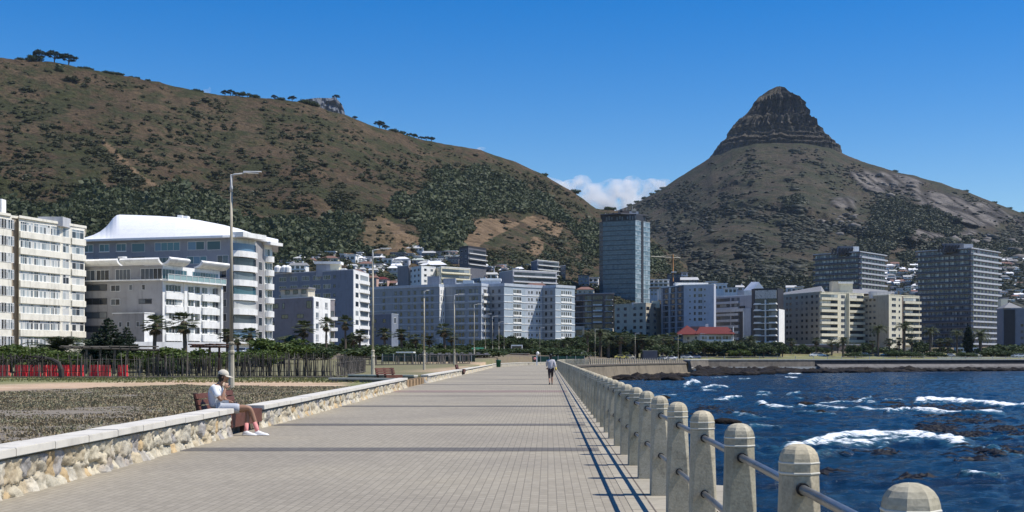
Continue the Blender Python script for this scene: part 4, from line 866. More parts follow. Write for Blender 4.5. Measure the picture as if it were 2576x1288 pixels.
def face_bits(c, R, root, s=1.0):
    dk = paint('eye_dark', (.03,.02,.02), .3, 0, bmp=0); lp = paint('lip', (.30,.12,.10), .5, 0, bmp=0)
    for sd_ in (-1, 1):
        V, Fp = ellip(Vector(c)+R @ Vector((.086*s, sd_*.030*s, .004*s)), (.010*s, .014*s, .008*s), 1, R); mb = MB(); mb.add(V, Fp); mb.obj('eye', [dk], root)
    V, Fp = ellip(Vector(c)+R @ Vector((.097*s, 0, -.052*s)), (.010*s, .024*s, .007*s), 1, R); mb = MB(); mb.add(V, Fp); mb.obj('mouth', [lp], root)
def hand_parts(wr, d, nrm, curl=.6, side=1):
    """palm and five fingers; d = direction wrist to knuckles, nrm = back of the hand"""
    d = Vector(d).normalized(); nrm = (Vector(nrm)-d*Vector(nrm).dot(d)).normalized(); lat = d.cross(nrm)*side; wr = Vector(wr); out = []
    R = Matrix((d, lat, nrm)).transposed()
    out.append(ellip(wr+d*.045, (.052, .040, .016), 1, R))
    for k, (o, L) in enumerate(((-.030, .070), (-.010, .080), (.010, .075), (.029, .058))):
        mb = MB(); p = wr+d*.082+lat*o; pts = [p-d*.02, p]; dd = d.copy()
        for seg, fr in enumerate((.45, .32, .23)):
            dd = (dd-nrm*curl*(.5+.25*seg)).normalized(); p = p+dd*L*fr; pts.append(p)
        mb.tube(pts, [.010, .0100, .0092, .0085, .0072], 8); out.append((mb.v, mb.f))
    mb = MB(); p = wr+d*.02-lat*.034; dd = (d*.7-lat*.7-nrm*.25).normalized(); mb.tube([p, p+dd*.035, p+dd*.035+(dd+d*.5-nrm*.3).normalized()*.032, p+dd*.035+(dd+d*.9-nrm*.5).normalized()*.055], [.014, .012, .0105, .008], 8); out.append((mb.v, mb.f))
    return out
skin1 = paint('skin_brown', (.30,.165,.105), .5, .06, 5, False, bmp=0, spec=.35); skin2 = paint('skin_tan', (.42,.25,.17), .5, .06, 5, False, bmp=0)
M_hair = paint('black_hair', (.012,.010,.009), .45, .3, 20, False); M_shoe = paint('white_shoe', (.75,.75,.74), .6, .08, 8, False); M_tee = paint('white_tee', (.74,.75,.77), .85, .06, 3, False)
M_short = paint('grey_shorts', (.42,.44,.48), .85, .08, 3, False); M_sockp = paint('pink_sock', (.75,.30,.28), .8, .1, 6, False); M_capm = paint('beige_cap', (.56,.51,.42), .85, .08, 8, False)
def shoe(mb, heel, toe, h=.085, w=.05):
    heel = Vector(heel); toe = Vector(toe); d = (toe-heel).normalized(); L = (toe-heel).length; s_ = Vector((-d.y, d.x, 0)).normalized()
    prof = [(0, .6, .75), (.12, .85, 1.15), (.3, .95, 1.2), (.5, .95, .85), (.72, 1.05, .62), (.9, .85, .5), (1, .45, .32)]
    vs = []
    for t, wf, hf in prof:
        c_ = heel+d*L*t
        for a, b in ((-1,0),(-1.02,.35),(-.75,.8),(-.3,1),(.3,1),(.75,.8),(1.02,.35),(1,0)): vs.append(c_+s_*a*w*wf+Vector((0,0,b*h*hf)))
    n = 8; mb.add(vs, [(i*n+k, i*n+(k+1)%n, (i+1)*n+(k+1)%n, (i+1)*n+k) for i in range(len(prof)-1) for k in range(n)]+[tuple(range(n-1,-1,-1)), tuple((len(prof)-1)*n+k for k in range(n))])
    # sole
    vs = []
    for t, wf, hf in prof:
        c_ = heel-d*.008+d*(L+.016)*t
        for a, b in ((-1,-.0),(-1,.022),(1,.022),(1,-.0)): vs.append(c_+s_*a*(w*wf+.006)+Vector((0,0,b)))
    n = 4; mb.add(vs, [(i*n+k, i*n+(k+1)%n, (i+1)*n+(k+1)%n, (i+1)*n+k) for i in range(len(prof)-1) for k in range(n)]+[tuple(range(n-1,-1,-1)), tuple((len(prof)-1)*n+k for k in range(n))])
def seated_man():
    R0 = world_root('person', (-6.65, 26.27, 0), 'man in white t-shirt, grey shorts and beige cap sitting cross-legged, hand raised to his face', 'person')
    Yc = 26.27; P = lambda x, y, z, r: (x, Yc+y, z, r)
    v = [P(-6.70,0,.56,(.12,.14)), P(-6.735,0,.70,(.105,.13)), P(-6.745,0,.84,(.115,.15)), P(-6.70,0,.97,(.10,.14)), P(-6.66,0,1.035,.058), P(-6.63,0,1.09,.052), P(-6.60,0,1.16,.06),
         P(-6.71,-.16,.965,.062), P(-6.66,-.205,.84,.05), P(-6.57,-.215,.705,.043), P(-6.54,-.17,.83,.038), P(-6.515,-.10,.955,.028),
         P(-6.71,.16,.965,.062), P(-6.66,.205,.84,.05), P(-6.60,.20,.71,.043), P(-6.50,.13,.68,.038), P(-6.40,.05,.665,.028),
         P(-6.60,-.09,.545,.09), P(-6.30,-.075,.56,.077), P(-6.04,-.03,.565,.058), P(-5.985,.0,.40,.052), P(-5.93,-.01,.25,.045), P(-5.885,-.02,.10,.036), P(-5.82,-.02,.055,.03),
         P(-6.60,.09,.545,.09), P(-6.34,.08,.53,.075), P(-6.10,.04,.51,.056), P(-6.09,.02,.37,.05), P(-6.10,-.02,.22,.042), P(-6.11,-.04,.095,.035), P(-6.05,-.05,.05,.03)]
    e = [(0,1),(1,2),(2,3),(3,4),(4,5),(5,6),(3,7),(7,8),(8,9),(9,10),(10,11),(3,12),(12,13),(13,14),(14,15),(15,16),(0,17),(17,18),(18,19),(19,20),(20,21),(21,22),(22,23),(0,24),(24,25),(25,26),(26,27),(27,28),(28,29),(29,30)]
    Rh = Matrix.Rotation(math.radians(14), 3, 'Y'); hc = Vector((-6.575, Yc, 1.20))
    parts = [me_arr(skin_mesh(v, e))]+head_parts(hc, Rh)+hand_parts((-6.512,Yc-.095,.965), (.15,.42,1), (.5,-1,.1), .75, -1)+hand_parts((-6.39,Yc+.05,.665), (1,-.35,-.15), (0,.2,1), .7, 1)
    link('body', union(parts, .0065, 'body', skin1), R0).location = -R0.location
    face_bits(hc, Rh, R0)
    # clothes
    tee = [P(-6.70,0,.54,(.150,.165)), P(-6.735,0,.70,(.138,.16)), P(-6.75,0,.84,(.142,.172)), P(-6.71,0,.955,(.115,.16)), P(-6.68,0,1.01,(.075,.08)), P(-6.72,-.16,.955,.084), P(-6.675,-.20,.86,.080), P(-6.62,-.215,.775,.078), P(-6.72,.16,.955,.084), P(-6.675,.20,.86,.080), P(-6.63,.215,.775,.078)]
    m_ = skin_mesh(tee, [(0,1),(1,2),(2,3),(3,4),(3,5),(5,6),(6,7),(3,8),(8,9),(9,10)]); m_.materials.clear(); m_.materials.append(M_tee); link('t_shirt', m_, R0).location = -R0.location
    sh = [P(-6.69,0,.555,(.148,.168)), P(-6.60,-.09,.55,.118), P(-6.36,-.08,.56,.105), P(-6.20,-.07,.565,.098), P(-6.60,.09,.545,.118), P(-6.38,.085,.535,.105), P(-6.22,.08,.525,.098)]
    m_ = skin_mesh(sh, [(0,1),(1,2),(2,3),(0,4),(4,5),(5,6)]); m_.materials.clear(); m_.materials.append(M_short); link('shorts', m_, R0).location = -R0.location
    for y_, pts, rr_ in ((-.0, [(-5.945,-.008,.27),(-5.90,-.018,.13),(-5.885,-.02,.07)], [.049,.044,.044]), (0, [(-6.10,-.015,.25),(-6.108,-.035,.13),(-6.112,-.04,.07)], [.047,.042,.042])):
        mb = MB(); mb.tube([(a, Yc+b, c_) for a, b, c_ in pts], rr_, 14); mb.obj('sock', [M_sockp], R0, True)
    mb = MB(); shoe(mb, (-5.945, Yc-.02, .004), (-5.655, Yc-.075, .004)); o = mb.obj('shoe', [M_shoe], R0, True)
    mb = MB(); shoe(mb, (-6.175, Yc-.03, .004), (-5.90, Yc-.12, .004)); o = mb.obj('shoe', [M_shoe], R0, True)
    # hair, cap
    mb = MB(); V, Fp = ellip(hc+Vector((-.018,0,.005)), (.100,.086,.118), 2, Rh, lambda p: Vector((min(p.x, .045), p.y, p.z))); mb.add(V, Fp); V, Fp = ellip(hc+Vector((-.055,0,-.085)), (.045,.06,.06), 1); mb.add(V, Fp); mb.obj('hair', [M_hair], R0, True)
    mb = MB(); V, Fp = ellip(hc+Vector((-.005,0,.045)), (.112,.095,.095), 2, Rh, lambda p: Vector((p.x, p.y, max(p.z, -.015)))); mb.add(V, Fp)
    cp = mb.obj('cap', [M_capm], R0, True)
    mb = MB(); vs = []
    for k in range(13):
        a = -1.2+2.4*k/12; o1 = Vector((.10*math.cos(a)-.0, .09*math.sin(a), .032)); o2 = Vector((.105*math.cos(a)+.085*math.cos(a)**.7 if math.cos(a) > 0 else 0, .09*math.sin(a), .018-.012*math.sin(a)**2))
        for q in (o1, o2, o2+Vector((0,0,.006)), o1+Vector((0,0,.006))): vs.append(hc+Rh @ q)
    mb.add(vs, [(i*4+k, i*4+(k+1)%4, i*4+4+(k+1)%4, i*4+4+k) for i in range(12) for k in range(4)]+[(0,1,2,3),(51,50,49,48)]); mb.obj('cap_visor', [M_capm], R0)
    ph = world_root('phone', (-6.33, Yc+.02, .69), 'dark phone held in the lap of the seated man', 'phone'); mb = MB(); mb.hexa([(-6.365,Yc-.045,.668),(-6.295,Yc-.045,.660),(-6.295,Yc+.095,.660),(-6.365,Yc+.095,.668),(-6.365,Yc-.045,.677),(-6.295,Yc-.045,.669),(-6.295,Yc+.095,.669),(-6.365,Yc+.095,.677)]); mb.obj('case', [M_black], ph)
    mb = MB(); mb.hexa([(-6.361,Yc-.04,.6775),(-6.299,Yc-.04,.6698),(-6.299,Yc+.09,.6698),(-6.361,Yc+.09,.6775),(-6.361,Yc-.04,.6785),(-6.299,Yc-.04,.6708),(-6.299,Yc+.09,.6708),(-6.361,Yc+.09,.6785)]); mb.obj('screen', [paint('phone_screen', (.02,.02,.03), .1, 0, bmp=0)], ph)
seated_man()
def walker(loc, heading, label, topm, legm, skinm, hairm, s=1.0, group=None, bag=None, coat=False, step=.17):
    """standing figure in mid stride, local +x is forward"""
    root = empty('person', loc, label, 'person', group, heading); root.scale = (s, s, s)
    v = [(0,0,.93,(.10,.14)), (0,0,1.06,(.095,.125)), (.005,0,1.22,(.11,.15)), (.0,0,1.37,(.09,.13)), (.0,0,1.45,.055), (.01,0,1.50,.05), (.015,0,1.56,.06),
         (-.005,-.17,1.38,.058), (-.07,-.215,1.22,.045), (-.10,-.235,1.09,.038), (-.05,-.24,.96,.034), (-.02,-.24,.84,.025),
         (-.005,.17,1.38,.058), (.05,.215,1.22,.045), (.06,.235,1.10,.038), (.16,.22,1.0,.034), (.26,.20,.95,.025),
         (.0,-.085,.88,.095), (step*.6,-.085,.68,.075), (step,-.08,.48,.058), (step+.0,-.08,.30,.052), (step+.02,-.08,.10,.036), (step+.09,-.08,.05,.03),
         (.0,.085,.88,.095), (-step*.3,.085,.68,.075), (-step*.5,.08,.48,.058), (-step-.06,.08,.30,.052), (-step-.16,.08,.13,.036), (-step-.10,.08,.06,.03)]
    e = [(0,1),(1,2),(2,3),(3,4),(4,5),(5,6),(3,7),(7,8),(8,9),(9,10),(10,11),(3,12),(12,13),(13,14),(14,15),(15,16),(0,17),(17,18),(18,19),(19,20),(20,21),(21,22),(0,23),(23,24),(24,25),(25,26),(26,27),(27,28)]
    hc = Vector((.02, 0, 1.62)); I = Matrix.Identity(3)
    parts = [me_arr(skin_mesh(v, e, 1))]+head_parts(hc, I)+hand_parts((-.02,-.24,.84), (.15,0,-1), (0,-1,0), .35, 1)+hand_parts((.26,.20,.95), (1,0,-.35), (0,.3,1), .5, 1)
    for pts in ([(step,-.08,.50),(step-.012,-.08,.36),(step+.005,-.08,.22),(step+.02,-.08,.11),(step+.04,-.08,.06)], [(-step*.5,.08,.50),(-step*.72,.08,.38),(-step-.10,.08,.24),(-step-.16,.08,.13),(-step-.13,.08,.07)]):
        mb = MB(); mb.tube(pts, [.056,.056,.050,.036,.036], 12); parts.append((mb.v, mb.f))
    link('body', union(parts, .008, 'body', skinm), root); face_bits(hc, I, root)
    k = 1.12 if coat else 1.0
    zt = .84 if coat else .93
    t = [(0,0,zt,(.155*k,.185*k)), (0,0,1.06,(.135*k,.165*k)), (.0,0,1.22,(.135,.175)), (-.005,0,1.37,(.11,.155)), (0,0,1.43,.072), (-.005,-.17,1.37,.08), (-.07,-.215,1.22,.068), (-.10,-.235,1.08,.06), (-.06,-.24,.98,.052), (-.005,.17,1.37,.08), (.05,.215,1.22,.068), (.065,.235,1.11,.06), (.13,.225,1.03,.05)]
    m_ = skin_mesh(t, [(0,1),(1,2),(2,3),(3,4),(3,5),(5,6),(6,7),(7,8),(3,9),(9,10),(10,11),(11,12)], 1); m_.materials.clear(); m_.materials.append(topm); link('top', m_, root)
    l = [(0,0,.92,(.125,.16)), (.0,-.085,.86,.11), (step*.6,-.085,.68,.088), (step,-.08,.48,.068), (step,-.08,.33,.060), (.0,.085,.86,.11), (-step*.3,.085,.68,.088), (-step*.5,.08,.48,.068), (-step-.05,.08,.33,.060)]
    m_ = skin_mesh(l, [(0,1),(1,2),(2,3),(3,4),(0,5),(5,6),(6,7),(7,8)], 1); m_.materials.clear(); m_.materials.append(legm); link('trousers', m_, root)
    for hx, y_, hz in ((step-.04, -.08, 0), (-step-.21, .08, .045)):
        mb = MB(); shoe(mb, (hx, y_, hz), (hx+.25, y_, hz*.2), .075, .042); mb.obj('shoe', [M_black], root, True)
    mb = MB(); V, Fp = ellip(hc+Vector((-.022,0,.02)), (.105,.090,.122), 1, None, lambda p: Vector((min(p.x, .04), p.y, p.z))); mb.add(V, Fp); V, Fp = ellip(hc+Vector((-.07,0,-.10)), (.04,.06,.10), 1); mb.add(V, Fp); mb.obj('hair', [hairm], root, True)
    return root
M_card = paint('pale_cardigan', (.50,.48,.50), .9, .1, 4, False); M_legg = paint('dark_leggings', (.03,.022,.028), .8, .1)
wl = walker((.17, 73.6, 0), math.radians(92), 'woman in a loose pale grey top and dark leggings walking away along the promenade', M_card, M_legg, skin2, M_hair, 1.0, coat=True)
bg_ = empty('handbag', (.46, 73.6, .0), 'small yellow handbag carried at the right side of the walking woman', 'bag'); M_yb = paint('yellow_bag', (.62,.47,.12), .6, .1, 5, False)
mb = MB(); V, Fp = ellip((0, 0, .90), (.06, .13, .11), 1, None, lambda p: Vector((p.x, p.y, max(-.085, p.z)))); mb.add(V, Fp); mb.obj('pouch', [M_yb], bg_, True)
mb = MB(); mb.tube([(0, -.09, .97), (-.05, -.05, 1.2), (-.11, 0, 1.43), (-.05, .05, 1.2), (0, .09, .97)], .008, 6); mb.obj('strap', [M_yb], bg_)
for i, (u, Y, c_, lab) in enumerate([(1482, 268, M_black, 'tiny person in black behind the far bollards near the bend'), (1970, 520, M_white, 'tiny person in white below the black balcony tower'), (1802, 500, M_blue, 'tiny person in blue under the trees right of the headland'), (1560, 300, M_black, 'tiny person in dark clothes standing behind the headland railing'), (1960, 522, M_beige, 'tiny person in beige near the entrance of the black balcony tower'), (1345, 250, M_sockp, 'tiny person in pink at the far end of the promenade')]):
    x_ = X(u, Y); walker((x_, Y, float(G(x_, Y)) if Y > 352 else 0), random.uniform(0, 6), lab, c_, M_legg, skin2, M_hair, 1.0)

# ---- lamp posts ----
M_pole = paint('lamp_post_paint', (.47,.42,.32), .7, .3, 2); M_poleg = paint('galvanised_steel', (.45,.45,.44), .5, .15, 2); M_lens = paint('lamp_lens', (.75,.76,.78), .3, 0)
def lamp(u, Y, h, label, arm=1.15, double=False, z=None, rz=0):
    x_ = X(u, Y); z_ = float(G(x_, Y)) if z is None else z
    r = empty('street_lamp', (x_, Y, z_-.05), label, 'street lamp', 'street lamps along the promenade', rz)
    k = h/8.2
    mb = MB(); mb.lathe([(.125,0),(.115,1.0),(.105,1.35),(.13,1.40),(.13,1.47),(.10,1.52),(.088,1.72),(.12,1.76),(.12,1.80),(.085,1.85)], 8); mb.obj('base', [M_pole], r)
    mb = MB(); mb.lathe([(.072,1.85),(.048,h*.92)], 12); mb.obj('pole', [M_pole], r, True)
    mb = MB(); mb.lathe([(.06,h*.92),(.06,h*.945),(.042,h*.95),(.042,h)], 10); mb.obj('collar', [M_poleg], r, True)
    for s_ in ((1, -1) if double else (1,)):
        mb = MB(); mb.tube([(0,0,h-.05),(s_*.12,0,h+.0),(s_*arm*.5,0,h+.05)], [.045,.04,.03], 8); am = mb.obj('arm', [M_poleg], r, True)
        mb = MB(); mb.hexa([(s_*arm*.42,-.12,h+.05),(s_*arm,-.09,h+.09),(s_*arm,.09,h+.09),(s_*arm*.42,.12,h+.05),(s_*arm*.42,-.10,h+.13),(s_*arm,-.06,h+.13),(s_*arm,.06,h+.13),(s_*arm*.42,.10,h+.13)]); hd_ = mb.obj('lamp_head', [M_poleg], r)
        mb = MB(); mb.box(min(s_*arm*.55, s_*arm*.9), max(s_*arm*.55, s_*arm*.9), -.07, .07, h+.035, h+.06); mb.obj('lens', [M_lens], hd_)
    return r
lamp(582, 50, 8.3, 'tallest and nearest street lamp, a slender cream post standing behind the bench')
lamp(938, 81, 8.1, 'second nearest street lamp, cream post behind the low dark wall by the timber steps')
lamp(1067, 121, 7.4, 'third street lamp from the camera, bare pale post with no visible head', arm=.5)
lamp(1143, 150, 8.2, 'fourth street lamp, thin post in front of the blue-grey apartment block')
lamp(1193, 186, 8.0, 'fifth street lamp, thin post left of the block corner')
lamp(1221, 235, 7.6, 'sixth street lamp, short faint post right of the block middle')
lamp(1239, 250, 7.6, 'street lamp with a bright head turned right, behind the green bins')
lamp(1255, 265, 6.8, 'thin street lamp just right of the one with a bright head')
lamp(1268, 300, 7.2, 'small thin street lamp at the right of the cluster behind the bins')
lamp(1358, 310, 6.6, 'thin lone street lamp standing over the far end of the promenade')
for u, Y, h, lab in [(1497, 360, 8, 'faint lamp post in front of the dark modern block right of the promenade'), (1706, 400, 8, 'thin lamp post between the palms left of the red roof'), (2346/1.0*1.0, 520, 9, 'thin lamp post on the far shore before the cream block'), (1598, 380, 8, 'thin lamp post amid the palms below the glass tower')]:
    lamp(u, Y, h, lab)
# ---- green bins ----
M_bin = paint('green_bin', (.01,.10,.055), .5, .15, 3)
for u, Y, lab in [(1254, 190, 'nearer dark green litter bin by the far stone wall'), (1277, 255, 'farther dark green litter bin, right of the nearer one')]:
    r = empty('litter_bin', (X(u, Y), Y, 0), lab, 'bin', 'green litter bins')
    k = 1.0 if Y < 200 else .85
    mb = MB(); mb.lathe([(.30*k,.05),(.36*k,.95*k),(.38*k,.95*k),(.38*k,1.0*k)], 12); mb.obj('bin_body', [M_bin], r, True)
    mb = MB(); mb.lathe([(.40*k,1.0*k),(.38*k,1.08*k),(.1,1.14*k)], 12); mb.obj('lid', [M_bin], r, True)

# ---- stake fence with red barriers behind ----
M_stick = [paint('fence_stick', (.085,.075,.065), .9, .3, 5), paint('fence_stick_pale', (.23,.20,.17), .9, .2, 5)]
rf = random.Random(9)
def stake_fence(pts, h, n_per_m, label, z_=None, pale=.12, th=.018):
    r = world_root('stake_fence', (pts[0][0], pts[0][1], 0), label, 'fence'); mb = MB(); ns = 0; tot = sum(int(math.hypot(q[0]-p[0], q[1]-p[1])*n_per_m) for p, q in zip(pts[:-1], pts[1:])); ev = max(1, -(-tot//100))
    for (xa, ya), (xb, yb) in zip(pts[:-1], pts[1:]):
        L = math.hypot(xb-xa, yb-ya)
        for k in range(int(L*n_per_m)):
            t = rf.random(); px, py = xa+(xb-xa)*t+rf.gauss(0,.03), ya+(yb-ya)*t+rf.gauss(0,.06); zz = float(G(px, py))-.1; hh = h*rf.uniform(.68, 1.08); lx = rf.gauss(0, .06)*hh; w_ = th*rf.uniform(.6, 1.5)
            mb.tube([(px, py, zz), (px+lx*.5+rf.gauss(0,.015), py, zz+hh*.5), (px+lx, py+rf.gauss(0,.03), zz+hh)], [w_, w_*.9, w_*.6], 4, 1 if rf.random() < pale else 0)
            ns += 1
            if ns % ev == 0: m2 = MB(); w2 = w_*1.25; m2.tube([(px+.02, py-.05, zz), (px+lx*.5, py-.05, zz+hh*.55), (px+lx, py-.05, zz+hh*1.04)], [w2, w2*.9, w2*.6], 5); m2.obj('stake', [M_stick[1 if rf.random() < pale*1.5 else 0]], r)
    o_ = mb.obj('stakes', M_stick, r); o_['kind'] = 'stuff'
    for hz in (.25, .75): 
        mb = MB(); mb.tube([(a, b, float(G(a, b))+h*hz) for a, b in pts], .02, 5); mb.obj('wire', [M_stick[0]], r)
    mb = MB(); mb.tube([(a, b-.2, float(G(a, b))+.03) for a, b in pts], .07, 5); mb.obj('brushwood', [M_stick[0]], r)
    return r
stake_fence([(-52,84),(-36.5,85.5),(-26.8,86)], 1.6, 15, 'rough thin stake fence in front of the red barriers at the left', pale=.25)
stake_fence([(-26.7,86),(-20,86.3),(-14.3,86.5)], 1.65, 30, 'dense grey stake fence running behind the nearest lamp post')
stake_fence([(-14.2,87),(-15.5,110),(-24,148)], 1.3, 5, 'sparse side run of the stake fence going inland at its right end')
stake_fence([(-24.5,150),(-14,152),(-9.6,160)], 1.3, 7, 'distant thin stake fence beyond the sandy lawn', pale=.35, th=.03)
M_red = paint('red_barrier_plastic', (.72,.035,.045), .45, .2, 1.5, spec=.4); M_redl = paint('red_barrier_light', (.78,.11,.09), .45, .2, 1.5)
for i, (ua, ub) in enumerate([(0,24),(37,70),(76,102),(110,119),(122,144),(148,172),(174,197),(198,211),(225,252),(254,278),(297,321),(-60,-5)]):
    Y = 88.2+rf.uniform(-.3, .3); xa, xb = X(ua+1, Y), X(ub-1, Y); z0 = float(G(xa, Y)); h = .82
    pos = ['at the far left edge behind the fence', 'second from the left edge, under the dead tangle', 'just left of the foot of the bent dead trunk', 'very narrow, just right of the bent dead trunk', 'second to the right of the bent dead trunk', 'third to the right of the bent dead trunk', 'right half of the middle pair in the row', 'narrow and dark, left of the gap in the row', 'just right of the gap in the row', 'in front of the dark conifer, second last at the right', 'last at the right end of the row', 'beyond the left frame edge'][i]
    r = world_root('barrier', (xa, Y, z0), f'red plastic road barrier {pos}', 'barrier', 'red plastic barriers behind the stake fence')
    mb = MB(); mb.prism([(xa,Y-.22),(xb,Y-.22),(xb,Y+.22),(xa,Y+.22)], z0, z0+.28); mb.prism([(xa,Y-.10),(xb,Y-.10),(xb,Y+.10),(xa,Y+.10)], z0+.281, z0+h); mb.obj('barrier_body', [M_red if i % 3 else M_redl], r)
    mb = MB(); n = max(2, int((xb-xa)/.3))
    for k in range(n): x_ = xa+(xb-xa)*(k+.5)/n; mb.box(x_-.05, x_+.05, Y-.128, Y-.101, z0+.34, z0+h-.12)
    mb.obj('rib', [M_redl if i % 3 else M_red], r)
# bent dead branch arch
dk = paint('dead_wood', (.045,.04,.035), .9, .3, 3)
r = world_root('dead_tree', (X(152,84.5), 84.5, .2), 'leafless dark tree trunk bent in an arch over the red barriers', 'dead tree')
mb = MB(); mb.tube([W(155,952,84.5), W(154,930,84.5), W(148,914,84.6), W(132,905,84.8), W(105,899,85), W(70,897,85)], [.20,.17,.14,.11,.09,.05], 7); mb.obj('trunk', [dk], r)
mb = MB()
for k in range(26):
    u = rf.uniform(5, 140); v = 900+abs(rf.gauss(0, 4)); mb.tube([W(u, v, 84.8), W(u+rf.uniform(-10, 10), v+rf.uniform(-14, 16), 84.9), W(u+rf.uniform(-22, 22), v+rf.uniform(-16, 30), 85)], [.05, .03, .012], 4)
mb.obj('branches', [dk], r)
# timber pergolas
def pergola(u0, u1, vtop, vbase, Y, label, mat, dep=2.5, tilt=0):
    xa, xb = X(u0, Y), X(u1, Y); zt = Z(vtop, Y); zb = float(G(xa, Y))-.1; r = world_root('pergola', ((xa+xb)/2, Y, zb), label, 'pergola')
    for xx_ in (xa+(xb-xa)*.3, xa+(xb-xa)*.62):
        for dy in (0, dep): mb = MB(); mb.tube([(xx_, Y+dy, zb), (xx_+.05, Y+dy, zt-.05)], [.10, .09], 7); mb.obj('post', [mat], r)
    for k in range(3): mb = MB(); mb.tube([(xa, Y+dep*k/2, zt+tilt), (xb, Y+dep*k/2, zt-tilt)], .09, 6); mb.obj('beam', [mat], r)
    for k in range(9):
        x_ = xa+(xb-xa)*(k+.5)/9; mb = MB(); mb.tube([(x_-.1, Y-.6, zt+.16+rf.uniform(-.05,.05)), (x_+.2*rf.uniform(-1,1), Y+dep+.5, zt+.18)], .055, 5); mb.obj('rafter', [mat], r)
    return r
pergola(478, 556, 872, 930, 104, 'brown rustic timber pergola standing behind the stake fence', paint('rustic_brown_timber', (.07,.035,.025), .9, .3, 4), 3)
pergola(150, 372, 877, 915, 100, 'long low grey timber pergola beams left of the dark conifer', paint('rustic_grey_timber', (.09,.08,.065), .9, .3, 4), 3, .1)
pergola(1055, 1230, 892, 912, 165, 'long low dark shelter roof beyond the distant stake fence', M_dgrey, 4)
# ================= BUILDINGS =================
class Face:
    def __init__(s, A, B, ztop, root):
        s.A = Vector((A[0], A[1], 0)); s.B = Vector((B[0], B[1], 0)); d = s.B-s.A; s.L = d.length; s.d = d.normalized(); s.n = Vector((s.d.y, -s.d.x, 0)); s.zt = ztop; s.root = root
    def pt(s, a, z, o): return s.A+s.d*a+s.n*o+Vector((0, 0, z))
    def box(s, mb, a0, a1, z0, z1, o0, o1, mi=0):
        mb.hexa([s.pt(a0,z0,o1), s.pt(a1,z0,o1), s.pt(a1,z0,o0), s.pt(a0,z0,o0), s.pt(a0,z1,o1), s.pt(a1,z1,o1), s.pt(a1,z1,o0), s.pt(a0,z1,o0)], mi)
    def part(s, name, mat, f0, f1, z0, z1, o0, o1):
        mb = MB(); s.box(mb, f0*s.L, f1*s.L, z0, z1, o0, o1); return mb.obj(name, [mat], s.root)
WCACHE = {}
def win_mesh(w, h, fm, gm, nm, tr, deep):
    key = (round(w, 1), round(h, 1), fm.name, gm.name, nm, tr, deep)
    if key in WCACHE: return WCACHE[key]
    mb = MB(); f = .09 if w > .9 else .06; o = .05
    def bx(x0, x1, z0, z1, y0, y1, mi): mb.box(x0, x1, y0, y1, z0, z1, mi)
    bx(-w/2, w/2, 0, f, -o, .0, 0); bx(-w/2, w/2, h-f, h, -o, .0, 0); bx(-w/2, -w/2+f, f, h-f, -o, .0, 0); bx(w/2-f, w/2, f, h-f, -o, .0, 0)
    xs = [-w/2+f+(w-2*f)*k/nm for k in range(nm+1)]
    for k in range(1, nm): bx(xs[k]-.035, xs[k]+.035, f, h-f, -o+.01, .0, 0)
    zt = h*.72 if tr else h-f
    if tr: bx(-w/2+f, w/2-f, zt-.03, zt+.03, -o+.012, .0, 0)
    for k in range(nm):
        bx(xs[k]+.036, xs[k+1]-.036, f+.001, zt-.031, -.018, -.004, 1)
        if tr: bx(xs[k]+.036, xs[k+1]-.036, zt+.031, h-f-.001, -.018, -.004, 1)
    if deep: bx(-w/2-.08, w/2+.08, -.12, -.001, -.16, .0, 0)
    WCACHE[key] = mb.mesh('window', [fm, gm]); return WCACHE[key]
